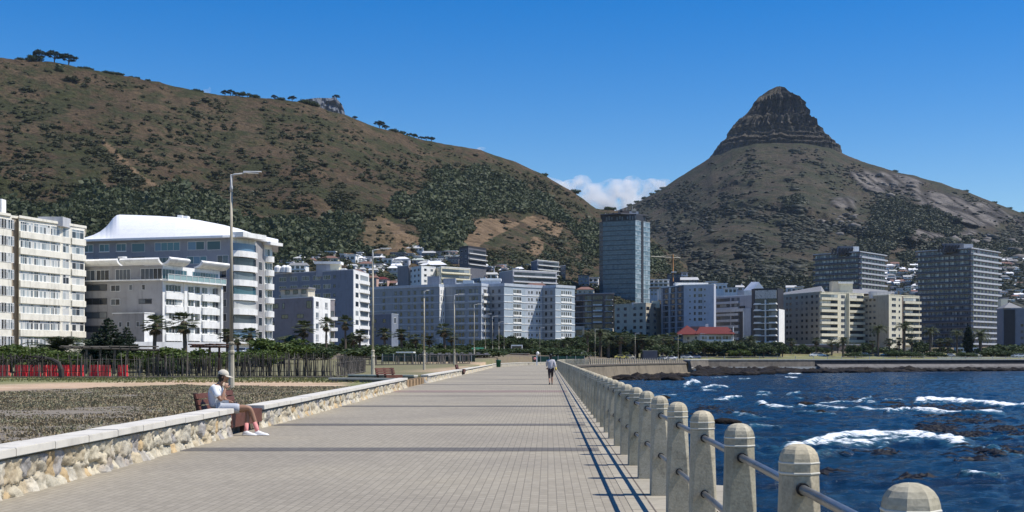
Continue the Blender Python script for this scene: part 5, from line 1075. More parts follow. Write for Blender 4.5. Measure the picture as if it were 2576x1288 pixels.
class Bld:
    def __init__(s, name, label, cat, chain, vtop=None, ztop=None, zb=0, depth=14, wall=None, roof=None, par=.5, parmat=None, over=.12, floors=None, fm=None):
        s.pts = [(X(u, Y), Y) for u, Y in chain]; s.zt = ztop if ztop is not None else Z(vtop, chain[0][1]); s.zb = zb; s.wins = []
        c = (sum(p[0] for p in s.pts)/len(s.pts), sum(p[1] for p in s.pts)/len(s.pts)+depth*.4)
        s.root = world_root(name, (c[0], c[1], zb), label, cat)
        a, b = s.pts[0], s.pts[-1]; kb, ka = 1+depth/b[1], 1+depth/a[1]
        s.poly = s.pts+[(b[0]*kb, b[1]*kb), (a[0]*ka, a[1]*ka)]
        mb = MB(); mb.prism(s.poly, zb-8, s.zt); mts = [wall]
        for i_, m_ in (fm or {}).items():
            if m_ not in mts: mts.append(m_)
            mb.m[2+i_] = mts.index(m_)
        s.wall = mb.obj('wall', mts, s.root)
        if par:
            cx = sum(p[0] for p in s.poly)/len(s.poly); cy = sum(p[1] for p in s.poly)/len(s.poly)
            P = []
            for x, y in s.poly: dd = math.hypot(x-cx, y-cy); P.append((x+(x-cx)/dd*over, y+(y-cy)/dd*over))
            mb = MB(); mb.prism(P, s.zt+.003, s.zt+par); mb.obj('roof', [parmat or wall], s.root)
        s.f = [Face(s.pts[i], s.pts[i+1], s.zt, s.root) for i in range(len(s.pts)-1)]
    def win(s, fi, cols, rows, fh, w, h, sill, top=0.0, fm=M_frame, gm=G_mix, nm=2, tr=False, deep=False, skip=()):
        """cols: centre fractions; rows: storey indices from the top; window foot = zt-top-(r+1)*fh+sill"""
        f = s.f[fi]; me = win_mesh(w, h, fm, gm, nm, tr, deep); rz = math.atan2(f.d.y, f.d.x)
        for r in rows:
            for c in cols:
                if (r, c) in skip: continue
                p = f.pt(c*f.L, s.zt-top-(r+1)*fh+sill, .0); s.wins.append((w*h, me, p, rz))
    def bands(s, fi, f0, f1, rows, fh, z0, z1, o, mat, name='balcony', top=0.0):
        f = s.f[fi]
        for r in rows: base = s.zt-top-(r+1)*fh; f.part(name, mat, f0, f1, base+z0, base+z1, .002, o)
    def recess(s, fi, f0, f1, rows, fh, z0, z1, top=0.0, gm=None, name='glazing', nm=4):
        """glazed strip across f0..f1 on each storey"""
        f = s.f[fi]; w = (f1-f0)*f.L; s.win(fi, [(f0+f1)/2], rows, fh, w, z1-z0, z0, top, M_dframe, gm or G_dark, max(2, nm))
    def finish(s):
        s.wins.sort(key=lambda t: -t[0]); rl = s.root.location
        for a, me, p, rz in s.wins[:100]:
            o = link('window', me, s.root); o.location = p-rl; o.rotation_euler = (0, 0, rz)
        rest = s.wins[100:]
        if rest:
            mb = MB(); mats = []
            for a, me, p, rz in rest:
                M = Matrix.Translation(p-rl) @ Matrix.Rotation(rz, 4, 'Z'); off = []
                for m in me.materials:
                    if m not in mats: mats.append(m)
                base = len(mb.v); mb.v += [tuple(M @ v.co) for v in me.vertices]; mb.n = len(mb.v)
                for pl in me.polygons: mb.f.append(tuple(base+i for i in pl.vertices)); mb.m.append(mats.index(me.materials[pl.material_index]))
            o = link('windows', mb.mesh('windows', mats), s.root); o['kind'] = 'stuff'
        return s.root
    def rbox(s, u0, u1, v0, v1, Y, mat, name='roof_room', dep=4):
        mb = MB(); mb.prism([(X(u0,Y),Y),(X(u1,Y),Y),(X(u1,Y),Y+dep),(X(u0,Y),Y+dep)], Z(v1,Y)-.5, Z(v0,Y)); return mb.obj(name, [mat], s.root)
def fr(n, a=0., b=1.): return [a+(b-a)*(k+.5)/n for k in range(n)]
def gb(Y, x=0): return float(G(x, Y))

# B1 cream block at the left edge
b = Bld('apartment_block', 'cream apartment block with ribbon windows at the left edge of the picture', 'apartment block', [(-150,209),(28,225.5),(30,228),(46,229.5),(48,228),(213,246)], ztop=26.0, zb=3.5, depth=16, wall=M_cream, parmat=M_cream, par=.45, over=.5)
fh = 2.9; rows = range(8)
mb = MB(); f = b.f[2]; f.box(mb, -.1, f.L+.1, 3, 25.9, .0, .15); mb.obj('stair_strip', [paint('taupe_panel', (.33,.28,.22))], b.root)
for i, (f0, f1, n) in enumerate([(.015,.20,3),(.21,.45,4),(.46,.60,3),(.645,.745,2),(.79,.985,3)]):
    ff = b.f[4]; b.win(4, [(f0+f1)/2], rows, fh, (f1-f0)*ff.L, 1.76, 1.0, .35, M_white, G_curt, n*(2 if i < 3 else 1), True)
b.bands(4, 0, .615, range(7), fh, -.14, .98, .32, M_cream, 'spandrel', .35); b.bands(4, .625, .765, range(7), fh, -.14, .98, .12, M_cream, 'spandrel', .35); b.bands(4, .775, 1, range(7), fh, -.14, .98, .32, M_cream, 'spandrel', .35)
b.win(0, fr(9), rows, fh, 3.3, 1.7, 1.0, .35, M_white, G_curt, 4, True); b.win(0, [.985], rows, fh, 1.3, 1.7, 1.0, .35, M_white, G_mix, 2, True)
b.rbox(95, 158, 545, 562, 238, M_offw); b.rbox(-8, 4, 500, 530, 240, M_white, 'chimney', 2)
b.finish()

# B2 big white-roofed block
b = Bld('apartment_block', 'tall grey-shaded apartment block with a huge white curved tent-like roof', 'apartment block', [(190,290),(585,278),(644,287),(665,293),(684,296)], ztop=27.6, zb=3.5, depth=17, wall=M_shade, par=0, fm={1: M_white, 3: M_white, 2: M_shade2})  # shaded side painted darker, sunlit end faces left white
fh = 3.12
b.win(0, [.085,.19,.30], [0,1], fh, 2.6, 1.7, .9, .5, M_white, G_teal, 2, False, True); b.win(0, [.41,.885], [0], fh, 3.4, 2.0, .6, .5, M_frame, G_teal, 1); b.win(0, [.595], [0], fh, 6.4, 1.9, .7, .5, M_frame, G_teal, 4); b.win(0, [.775], [0,2], fh, 4.2, 1.9, .7, .5, M_frame, G_teal, 2)
b.win(0, [.41], [1], fh, 3.2, 2.4, .3, .5, M_dframe, G_dark, 2); b.win(0, [.60], [1], fh, 5.2, 1.6, .8, .5, M_frame, G_teal, 5); b.win(0, [.78], [1], fh, 5.0, 1.7, .8, .5, M_frame, G_teal, 3); b.win(0, [.93,.78,.60,.3], [2,3,4,5,6], fh, 2.8, 1.7, .8, .5, M_frame, G_dark, 2); b.win(0, [.94], [1], fh, 2.8, 1.9, .7, .5, M_frame, G_teal, 2)
# bowed balconies on the end
def bow(f, f0, f1, z0, z1, out, mat, name, root, th=None):
    mb = MB(); n = 10; pts = []
    for k in range(n+1):
        t = k/n; o = out*math.sin(math.pi*min(max(t, .0), 1))**.5+.3; p = f.pt((f0+(f1-f0)*t)*f.L, 0, o); pts.append((p.x, p.y))
    p1_ = f.pt(f1*f.L, 0, .01); p0_ = f.pt(f0*f.L, 0, .01); mb.prism(pts+[(p1_.x, p1_.y), (p0_.x, p0_.y)], z0, z1); return mb.obj(name, [mat], root)
for r in range(7):
    base = b.zt-1.0-(r+1)*fh; f = b.f[1]
    bow(f, .0, .97, base-.35, base+.95, 1.5, M_white, 'balcony', b.root); bow(f, .02, .95, base+.953, base+2.6, .9, G_mix if r % 3 else G_teal, 'glazing', b.root)
    f = b.f[3]; bow(f, .05, 1, base-.45, base+.85, .9, M_white, 'balcony', b.root); b.win(3, [.55], [r], fh, 3.2, 1.7, .9, 1.0, M_white, G_mix, 3)
b.bands(1, 0, 1, [-1], fh, -.1, .95, 2.6, M_white, 'roof_slab', .2)
b.win(2, [.5], range(1, 7), fh, 2.6, 2.0, .5, 1.0, M_frame, G_dark, 1)
# swooping roof
prof = [(184,606),(200,602),(215,599),(235,592),(252,583),(266,572),(276,560),(284,549),(293,541.5),(300,540),(340,541),(400,543.5),(440,546),(500,554),(560,566),(600,576),(640,590),(700,604)]
mb = MB(); vs = []; nseg = 9
for u, v in prof:
    ev = np.interp(u, [184, 560, 607, 640, 700], [603, 592, 591, 598, 607]); eY = np.interp(u, [184, 590, 700], [288.5, 276, 297]); x_ = X(u, eY)
    zt_ = Z(v, eY+12); ze = Z(ev, eY)
    for k in range(nseg+1): t = k/nseg; vs.append((x_*(1+t*12/eY), eY+12*t, ze+(zt_-ze)*(1-(1-t)**1.7)))
    vs.append((x_*(1+26/eY), eY+26, ze+1.5)); vs.append((x_*(1+26/eY), eY+26, ze-.5)); vs.append((x_, eY, ze-.45))
n = nseg+4; mb.add(vs, [(i*n+k, (i+1)*n+k, (i+1)*n+(k+1)%n, i*n+(k+1)%n) for i in range(len(prof)-1) for k in range(n)]+[tuple(range(n)), tuple((len(prof)-1)*n+k for k in range(n-1,-1,-1))])
b_roof = mb.obj('roof', [M_roofw], b.root); b.rbox(446, 458, 541, 558, 296, M_white, 'vent', 2); b.rbox(461, 472, 543, 560, 296, M_white, 'vent', 2); b.rbox(360, 446, 547, 556, 300, M_grey, 'vent', 2)
f = b.f[3]; f.part('roof_slab', M_white, -.3, 1.35, b.zt-.8, b.zt-.1, -.5, 2.2)
b.finish()

# B2b lower block with curled white awning roof
b = Bld('apartment_block', 'lower white apartment block with curled white awning roofs and a glass balustrade terrace', 'apartment block', [(196,257),(409,250.5),(553,268)], ztop=19.3, zb=3.5, depth=12.5, wall=M_shade2, par=0, fm={1: M_white})  # side wall carries its shade as grey, the sunlit face stays white
fh = 2.72
b.win(0, [.13,.30], [0], fh, 3.1, 2.1, .35, .35, M_frame, G_dark, 3); b.win(0, [.54], [0], fh, 3.6, 2.2, .3, .35, M_frame, G_dark, 4); b.win(0, [.87], [0], fh, 5, 2.3, .25, .35, M_frame, G_dark, 5)
b.recess(0, .0, .35, range(1, 6), fh, .9, 2.2, .2); b.win(0, [.45], [1,2], fh, 2.2, 1.3, .9, .4, M_frame, G_dark, 2); b.win(0, [.63,.78], [1], fh, .8, 1.1, 1.1, .4, M_frame, G_dark, 1); b.win(0, [.8], [2], fh, 3.0, 1.0, 1.1, .4, M_dframe, G_dark, 2)
b.bands(0, 0, 1, [0], fh, -.12, .12, .7, M_white, 'terrace_slab', .1); b.bands(1, 0, 1.02, [0], fh, -.2, .1, 1.3, M_white, 'terrace_slab', .1)
b.win(1, [.10,.30], [0], fh, 4.0, 2.1, .3, .3, M_frame, G_teal, 4); b.win(1, [.62,.85], [0], fh, 4.4, 2.1, .3, .3, M_frame, G_teal, 5)
gl = paint('balustrade_glass', (.25,.36,.36), .15, .1, 1, False, bmp=0, spec=.6); b.f[1].part('balustrade', gl, 0, 1.02, b.zt-fh+.0, b.zt-fh+.95, 1.22, 1.28)
mb = MB(); f = b.f[1]
for k in range(11): f.box(mb, f.L*1.02*k/10-.04, f.L*1.02*k/10+.04, b.zt-fh, b.zt-fh+1.0, 1.285, 1.36)
f.box(mb, 0, f.L*1.02, b.zt-fh+.97, b.zt-fh+1.04, 1.2, 1.37); mb.obj('handrail', [M_white], b.root)
b.win(1, [.10,.25,.475,.72,.86], range(1, 6), fh, 2.0, 1.35, 1.0, .55, M_white, G_mix, 2, False, True); b.win(1, [.175,.59,.93], range(1, 6), fh, 1.5, 1.2, 1.1, .55, M_dframe, G_dark, 2)
b.bands(1, .42, .55, range(1, 6), fh, -.4, .85, .35, M_white, 'bay', .55); b.bands(1, .66, .96, range(1, 6), fh, -.5, .8, .5, M_white, 'bay', .55); b.bands(1, .04, .33, range(1, 6), fh, -.5, .8, .35, M_white, 'bay', .55)
b.f[1].part('pier', M_white, .965, 1.0, 2, b.zt-fh-.4, .003, .8); b.f[1].part('pier', M_white, .345, .395, 2, b.zt-fh-.4, .003, .3)
def awning(f, a0, a1, root, out=1.6, h=1.5, name='awning_roof'):
    mb = MB(); vs = []; n = 8
    for s_ in (a0*f.L, a1*f.L):
        for k in range(n+1): t = k/n*math.pi/2; vs.append(f.pt(s_, b.zt+.05+h*(1-math.cos(t))*.8, out*math.sin(t)-.2+.5*k/n))
        for k in range(n, -1, -1): t = k/n*math.pi/2; vs.append(f.pt(s_, b.zt+.35+h*(1-math.cos(t))*.82, out*math.sin(t)*.9-.35+.4*k/n))
    m_ = 2*(n+1); mb.add(vs, [(k, (k+1) % m_, m_+(k+1) % m_, m_+k) for k in range(m_)]+[tuple(range(m_-1,-1,-1)), tuple(range(m_, 2*m_))]); return mb.obj(name, [M_white], root)
awning(b.f[0], .0, .52, b.root, 1.2, 1.3); awning(b.f[0], .55, 1.0, b.root, 1.2, 1.3); awning(b.f[1], .0, .34, b.root); awning(b.f[1], .55, 1.06, b.root); 
b.rbox(363, 405, 662, 690, 258, M_white, 'roof_room', 5); b.rbox(232, 285, 677, 690, 262, M_white, 'roof_room', 3); 
mb = MB(); mb.lathe([(.2,0),(.2,1.2),(.9,1.5),(.9,1.8)], 10, (X(300,256), 258, b.zt+.4)); mb.obj('vent', [M_white], b.root)
b.finish()
lw = Bld('annex', 'two-storey grey-shaded annex with a white end wall, low in front of the lower awning-roofed block', 'building', [(283,244),(363,240),(388,243)], ztop=Z(788,240), zb=3, depth=8, wall=M_shade2, par=.2, parmat=M_white, fm={1: M_white}); lw.win(0, [.25,.5,.8], [0], 2.6, .8, 1.0, .7, .6, M_frame, G_dark, 1); lw.win(0, [.6], [1], 2.8, 2.4, 1.4, .5, .6, M_dframe, G_dark, 3); lw.finish()  # annex side has its shade painted in as grey
lw = Bld('boundary_wall', 'white boundary wall with stone top behind the palms at the left', 'wall', [(330,238),(570,248)], vtop=861, zb=3, depth=.5, wall=M_white, par=.1, parmat=M_white); lw.finish()

# B3 small dark-sided block
b = Bld('apartment_block', 'small mauve-grey sided block with white front and set-back top floor, behind two palms', 'apartment block', [(673,352),(787,338),(829,352),(842,353)], vtop=754, zb=4, depth=12, wall=M_mauve, par=.25, parmat=M_white)  # shade of the side wall put into its darker colour
fh = 2.9; mb = MB(); b.f[1].box(mb, 0, b.f[1].L, 2, b.zt, .002, .25); mb.obj('front_wall', [M_white], b.root)
b.win(0, [.18], [0], fh, 2.6, 1.3, .8, .4, M_dframe, G_dark, 2); b.win(0, [.36], [0], fh, 1.0, 1.6, .6, .4, M_dframe, G_dark, 1); b.win(0, [.92], [0], fh, 2.2, 2.0, .5, .4, M_dframe, G_dark, 2); b.win(0, [.39,.73], [1], fh, 3.0, 1.1, .9, .4, M_dframe, G_dark, 2); b.win(0, [.08], [2], fh, 3.0, 1.5, 1.6, .4, M_dframe, G_dark, 2)
for c_ in (.2, .75):
    me = win_mesh(2.3, 1.5, M_frame, G_mix, 2, False, True); f = b.f[1]
    for r in range(4): o = link('window', me, b.root); o.location = f.pt(c_*f.L, b.zt-.3-(r+1)*fh+.8, .253)-b.root.location; o.rotation_euler = (0, 0, math.atan2(f.d.y, f.d.x))
b.bands(2, -.1, 1.1, range(1, 5), fh, -.2, .7, 1.4, M_white, 'balcony', -.4); b.win(2, [.5], range(1, 5), fh, 1.2, 1.6, .8, -.4, M_dframe, G_dark, 1)
mb = MB(); mb.prism([(X(706,352),352),(X(775,345),345),(X(792,349),349),(X(792,357),357),(X(706,360),360)], b.zt, Z(729,350)); tr_ = mb.obj('top_floor', [M_beige], b.root)
mb = MB(); mb.prism([(X(703,351),351),(X(776,344),344),(X(794,348.4),348.4),(X(794,357),357),(X(703,361),361)], Z(729,350)+.003, Z(727,350)+.2); mb.obj('roof', [M_roofgr], b.root)
ff = Face((X(706,352),352), (X(775,345),345), 0, b.root); me = win_mesh(2.0, 1.2, M_dframe, G_dark, 2, False, False)
for c_ in (.25, .55, .85): o = link('window', me, b.root); o.location = ff.pt(c_*ff.L, Z(741,350), .02)-b.root.location; o.rotation_euler = (0, 0, math.atan2(ff.d.y, ff.d.x))
b.finish()

# B4 white block, its side's shade put into a slate colour
b = Bld('apartment_block', 'long block with a shaded slate side, narrow sunlit white balcony end and roof tanks', 'apartment block', [(684,432),(888,410),(927,432)], vtop=690.5, zb=6, depth=13, wall=M_bluegrey, par=.3, parmat=M_offw)
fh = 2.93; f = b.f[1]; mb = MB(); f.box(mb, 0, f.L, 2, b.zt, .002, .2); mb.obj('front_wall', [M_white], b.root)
b.win(0, [.14,.28,.43,.565,.69], range(8), fh, 3.4, 1.5, .8, .5, M_frame, G_dark, 3); b.win(0, [.78], range(8), fh, 1.0, 1.0, 1.1, .5, M_dframe, G_dark, 1)
for r in range(9):
    base = b.zt-.5-(r+1)*fh; f.part('window_bay', G_dark if r % 2 else G_mix, .12, .30, base+.9, base+2.4, .203, .24); f.part('glazing', G_mix, .42, .93, base+.75, base+2.5, .203, .26); bow(f, .36, 1.0, base-.35, base+.72, .9, M_white, 'balcony', b.root)
b.rbox(795, 830, 660, 692, 418, M_grey, dep=5); b.rbox(830.3, 853, 660, 692, 418.2, M_yell, dep=5); b.rbox(790, 857, 657.5, 660, 417.6, M_white, 'roof_slab', 6); b.rbox(856, 869, 675, 692, 420, M_white)
for u in (697, 714, 722): 
    mb = MB(); mb.lathe([(1.2,0),(1.25,1.6),(.9,2.0),(.2,2.4)], 12, (X(u,425), 426, b.zt+.3)); mb.obj('roof_tank', [M_white], b.root)
b.finish()

# B5 long pale blue complex
ch = [(905,545),(954,537),(1106,518),(1119,523),(1211,512),(1229,519),(1268,512),(1322,523),(1364,529),(1397,523),(1446,533)]
b = Bld('apartment_block', 'long pale blue zigzag apartment complex with white storey bands behind the end of the promenade', 'apartment block', ch, vtop=730, zb=6, depth=14, wall=paint('shaded_blue_grey_paint', (.27,.30,.325)), par=1.1, parmat=M_lblue, over=.3, fm={2: M_white, 4: M_lblue, 6: M_blue, 7: M_lblue, 9: M_blue})  # shaded facets darker, sunlit ones paler: the light is in the wall colours
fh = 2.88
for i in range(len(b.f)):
    m_ = M_white if i in (2, 4, 6, 7, 9) else M_lblue; b.bands(i, 0, 1, range(8), fh, -.12, .16, .14, m_, 'storey_band', .5)  # bands whiter on sunlit facets, light put into their colour
b.win(6, fr(5, .42, .80), range(8), fh, 1.1, 1.65, .75, .6, M_white, G_dark, 1, False, True); b.win(9, fr(5, .28, .84), range(8), fh, 1.1, 1.65, .75, .6, M_white, G_dark, 1, False, True)
b.bands(6, .42, .80, range(8), fh, .18, .72, .25, M_white, 'window_panel', .6); b.bands(9, .28, .84, range(8), fh, .18, .72, .25, M_white, 'window_panel', .6)
b.win(7, [.2,.38,.68,.84], range(8), fh, .9, 1.3, .9, .6, M_white, G_dark, 1); b.win(5, [.3,.7], range(8), fh, 1.3, 1.3, .9, .6, M_dframe, G_dark, 1)
b.win(3, fr(3, .30, .55)+fr(3, .66, .92), range(8), fh, 1.25, 1.7, .7, .6, M_dframe, G_dark, 1); b.bands(3, .28, .57, range(8), fh, .18, .68, .2, M_lblue, 'window_panel', .6); b.bands(3, .64, .94, range(8), fh, .18, .68, .2, M_lblue, 'window_panel', .6)
b.win(1, [.08,.28,.37,.50,.60]+fr(3, .68, .92), range(8), fh, 1.3, 1.6, .7, .6, M_dframe, G_dark, 1); b.win(4, [.5], range(8), fh, 3.4, 1.7, .7, .6, M_white, G_dark, 3); b.bands(4, .1, .9, range(8), fh, -.3, .65, .9, M_white, 'balcony', .6)
b.win(2, [.3,.7], range(8), fh, 1.0, 1.8, .6, .6, M_white, G_mix, 1); b.win(8, [.3,.7], range(8), fh, 1.2, 1.5, .8, .6, M_dframe, G_dark, 1); b.win(0, [.5], range(8), fh, 2.0, 1.8, .6, .6, M_dframe, G_dark, 2)
for u0, u1, v0, v1, m_ in [(1075,1105,695,735,M_bluegrey),(1210,1258,702,735,M_lblue),(1115,1145,700,735,M_bluegrey),(1322,1340,716,732,M_offw),(1258,1290,712,735,M_bluegrey),(1165,1190,705,735,M_blue)]: b.rbox(u0, u1, v0, v1, 528, m_, dep=7)
b.rbox(1208, 1260, 700, 702, 527.5, M_white, 'roof_slab', 8); b.rbox(1150, 1208, 716, 734, 530, M_white, 'roof_room', 6); b.rbox(1148, 1206, 711.5, 714, 529.6, M_white, 'roof_slab', 7)
b.finish()
# small grey gabled house between
g0 = Bld('house', 'blue-grey house with a white arched porch left of the pale blue complex', 'house', [(925,470),(985,462),(1002,468)], vtop=792, zb=6, depth=9, wall=M_bluegrey, par=.2, parmat=M_lblue); g0.win(1, [.5], [0], 3, 2.2, 2.2, .5, .8, M_white, G_dark, 1); g0.win(0, [.3,.7], [0, 1], 3, 1.4, 1.4, .8, .8, M_dframe, G_dark, 1); g0.finish()

# B6 dark modern block
b = Bld('apartment_block', 'dark modern apartment block with white balcony slabs left of the glass tower', 'apartment block', [(1440,655),(1468,648),(1544,640)], vtop=742, zb=6, depth=14, wall=M_brown, par=.4, parmat=M_grey, over=.3)
fh = 2.85
b.recess(0, .0, .95, range(6), fh, .3, 2.4, .3, nm=3); b.recess(1, .04, .27, range(6), fh, .3, 2.4, .3, nm=3); b.recess(1, .30, .64, range(6), fh, .3, 2.4, .3, nm=4); b.recess(1, .72, .97, range(6), fh, .3, 2.4, .3, nm=3)
b.bands(1, .33, .62, [1,2,3,4], fh, .2, .9, .6, M_white, 'balcony', .3); b.bands(0, 0, 1, range(6), fh, -.15, .2, .8, M_grey, 'balcony', .3); b.bands(1, .72, .98, range(6), fh, -.12, .2, .9, M_offw, 'balcony', .3); b.bands(1, .0, .28, range(6), fh, -.12, .2, .7, M_offw, 'balcony', .3)
b.f[1].part('podium', M_beige, .0, 1.0, b.zt-19.2, b.zt-17.4, .0, 1.2); b.finish()
lw = Bld('annex', 'low beige annex at the foot of the dark modern block', 'building', [(1446,600),(1470,600)], vtop=822, zb=5, depth=8, wall=M_beige, par=.2, parmat=M_offw); lw.recess(0, .1, .8, [0, 1], 4, .3, 3.0, .3, nm=2); lw.finish()

# B7 glass tower
b = Bld('tower', 'tall blue-green glass tower block with a dark crown and rooftop machinery', 'tower', [(1508,864),(1517,856),(1598,846),(1612,853),(1618,855.5),(1635,864)], vtop=561, zb=8, depth=22, wall=paint('tower_skin', (.13,.17,.185)), par=0)
fh = 3.17; n = 24
for i, (f0, f1, gm_, k) in enumerate([(0, 1, G_tower, 3), (1, 1, G_tower, 14), (2, 1, G_towl, 3), (4, 1, G_towl, 3)]):  # paler glass on the two sunlit faces, light put into the colour
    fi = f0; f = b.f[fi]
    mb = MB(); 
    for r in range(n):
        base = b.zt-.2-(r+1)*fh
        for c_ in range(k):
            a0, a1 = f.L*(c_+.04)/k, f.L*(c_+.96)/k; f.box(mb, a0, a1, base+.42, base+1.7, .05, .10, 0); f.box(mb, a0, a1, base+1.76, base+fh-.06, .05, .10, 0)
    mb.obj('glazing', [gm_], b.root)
    mb = MB(); M_tb = paint('tower_spandrel', (.075,.095,.105), .4, .1) if fi in (0, 1) else paint('tower_spandrel_lit', (.30,.35,.37), .4, .1)  # dark copy for the shaded faces, pale copy for the sunlit ones
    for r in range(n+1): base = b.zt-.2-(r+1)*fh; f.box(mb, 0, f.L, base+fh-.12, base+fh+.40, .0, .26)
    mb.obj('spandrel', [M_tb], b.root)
b.f[3].part('dark_strip', M_black, 0, 1, 10, b.zt+.5, .0, .3)
pts6 = b.poly; cxy = (sum(p[0] for p in pts6)/6-0, sum(p[1] for p in pts6)/6)
mb = MB(); mb.prism([(X(1514,856),856),(X(1600,848),848),(X(1624,860),860),(X(1620,878),878),(X(1516,880),880)], b.zt, b.zt+4.3); mb.obj('crown', [M_black], b.root)
mb = MB(); mb.prism([(X(1510,855),855),(X(1562,847),847),(X(1628,858),858),(X(1624,880),880),(X(1512,882),882)], b.zt+4.31, b.zt+4.9); mb.obj('crown_roof', [M_dgrey], b.root)
for u0, u1, v0, v1, m_, nm_ in [(1556,1583,530,553,M_brown,'plant_room'),(1583.3,1606,532,553,M_offw,'plant_room'),(1519,1529,543,556,M_white,'vent'),(1532,1552,549,556,M_offw,'vent'),(1560,1566,526,532,M_dgrey,'vent'),(1590,1600,526,533,M_beige,'vent')]: b.rbox(u0, u1, v0, v1, 862, m_, nm_, 6)
for u, v0 in ((1591,519),(1523,536),(1577,522),(1596,524),(1567,524)): mb = MB(); mb.tube([W(u,545,866), W(u,v0,866)], .16, 5); mb.obj('antenna', [M_offw], b.root)
for k in range(12):
    if k in (3, 7): continue
    mb = MB(); uq = 1524+k*6.6; mb.prism([(X(uq,854.6-k*.6),854.6-k*.6),(X(uq+4.4,854.6-k*.6),854.6-k*.6),(X(uq+4.4,857),857),(X(uq,857),857)], b.zt+.3+(k%3)*.4, b.zt+2.8+(k%2)*.6); mb.obj('crown_panel', [paint('crown_panel_grey', (.15,.17,.18))], b.root)
b.finish()

# B8 beige older block
b = Bld('apartment_block', 'older beige block with shaded side, low at the foot of the glass tower', 'apartment block', [(1546,625),(1625,604),(1664,622)], vtop=768, zb=5, depth=14, wall=M_beige, par=.4, parmat=M_beige)
fh = 3.0
b.win(0, [.12,.35,.65,.85], range(5), fh, 2.2, 1.4, .9, .6, M_dframe, G_dark, 2); b.win(1, [.55], range(6), fh, 3.4, 1.6, .8, .6, M_frame, G_dark, 2); b.recess(1, .02, .22, range(6), fh, .6, 2.2, .6, nm=2)
b.rbox(1590, 1615, 761, 772, 612, M_offw); b.rbox(1641, 1660, 757, 772, 615, M_yell); b.finish()

# B9 light blue-white block
b = Bld('apartment_block', 'plain pale lilac-grey block with six rows of small square windows above the red roof', 'apartment block', [(1664,610),(1720,588),(1796,581),(1801,590)], vtop=724.5, zb=4, depth=16, wall=paint('pale_lilac_render', (.46,.48,.53)), par=.3, parmat=M_white)
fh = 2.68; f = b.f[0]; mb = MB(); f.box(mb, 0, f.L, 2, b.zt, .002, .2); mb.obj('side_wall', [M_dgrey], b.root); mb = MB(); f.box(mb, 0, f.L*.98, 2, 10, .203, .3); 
me = win_mesh(3.0, 1.9, M_dframe, G_dark, 2, False, False)
for r in range(9):
    for c_ in (.25, .55, .85): o = link('window', me, b.root); o.location = f.pt(c_*f.L, b.zt-.4-(r+1)*fh+.5, .203)-b.root.location; o.rotation_euler = (0, 0, math.atan2(f.d.y, f.d.x))
for c_ in (.06, .40, .70): f.part('pier', M_grey, c_-.03, c_+.03, 2, b.zt-.5, .203, .5)
b.bands(0, 0, 1, range(9), fh, -.12, .2, .45, M_grey, 'storey_band', .4)
b.win(1, [.21,.70], range(6), fh, 1.0, 1.0, 1.1, 1.0, M_frame, G_dark, 1); b.win(1, [.37], range(6), fh, 1.2, 1.6, .8, 1.0, M_frame, G_dark, 1); b.win(1, [.55], range(6), fh, 2.1, 1.6, .8, 1.0, M_frame, G_dark, 2)
b.rbox(1700, 1780, 714, 728, 598, M_grey, dep=6); b.rbox(1698, 1782, 711, 713.5, 597.4, M_white, 'roof_slab', 7); b.rbox(1699, 1706, 712, 724, 596, M_white); b.rbox(1684, 1692, 724, 735, 600, M_white); b.finish()

# B10 red roofed house
b = Bld('house', 'wide low white house with bright red hipped roof below the pale lilac block', 'house', [(1718,548),(1762,541),(1845,543)], vtop=839, zb=3.2, depth=11, wall=M_offw, par=0)
def hip(root, x0, x1, y0, y1, ze, zr, mat, inset=None, name='roof', ov=.6):
    x0 -= ov; x1 += ov; y0 -= ov; y1 += ov; ins = inset if inset is not None else (y1-y0)/2; ins = min(ins, (x1-x0)*.5-.01); ym = (y0+y1)/2
    mb = MB(); mb.add([(x0,y0,ze),(x1,y0,ze),(x1,y1,ze),(x0,y1,ze),(x0+ins,ym,zr),(x1-ins,ym,zr),(x0,y0,ze-.25),(x1,y0,ze-.25),(x1,y1,ze-.25),(x0,y1,ze-.25)], [(0,1,5,4),(1,2,5),(2,3,4,5),(3,0,4),(9,8,7,6),(6,7,1,0),(7,8,2,1),(8,9,3,2),(9,6,0,3)]); return mb.obj(name, [mat], root)
hip(b.root, X(1704,545), X(1758,545), 542.5, 556, Z(841,545), Z(817.5,545), M_roofred); hip(b.root, X(1750,545), X(1843,545), 541.5, 552, Z(840.3,545), Z(822,545), M_roofred, 2.5)
b.rbox(1775, 1782, 815, 824, 547, M_white, 'chimney', 1.5); b.rbox(1738, 1775, 821, 826, 553, M_brown, 'parapet', 1)
b.win(0, [.3,.75], [0], 3.2, 1.6, 1.5, .9, .4, M_white, G_dark, 2); b.win(1, [.12,.34,.55], [0], 3.2, 2.6, 1.5, .9, .4, M_white, G_dark, 2); b.bands(1, .62, .98, [0], 3.2, -.2, .9, 1.2, M_white, 'balcony', .4); b.win(1, [.8], [0], 3.2, 4.0, 1.6, .95, .4, M_white, G_dark, 3); b.bands(1, .2, .55, [0], 3.2, .2, .6, .4, M_white, 'balcony', .4)
b.f[1].part('end_wall', M_white, .975, 1.0, 2, Z(822,545), .0, .6); b.finish()

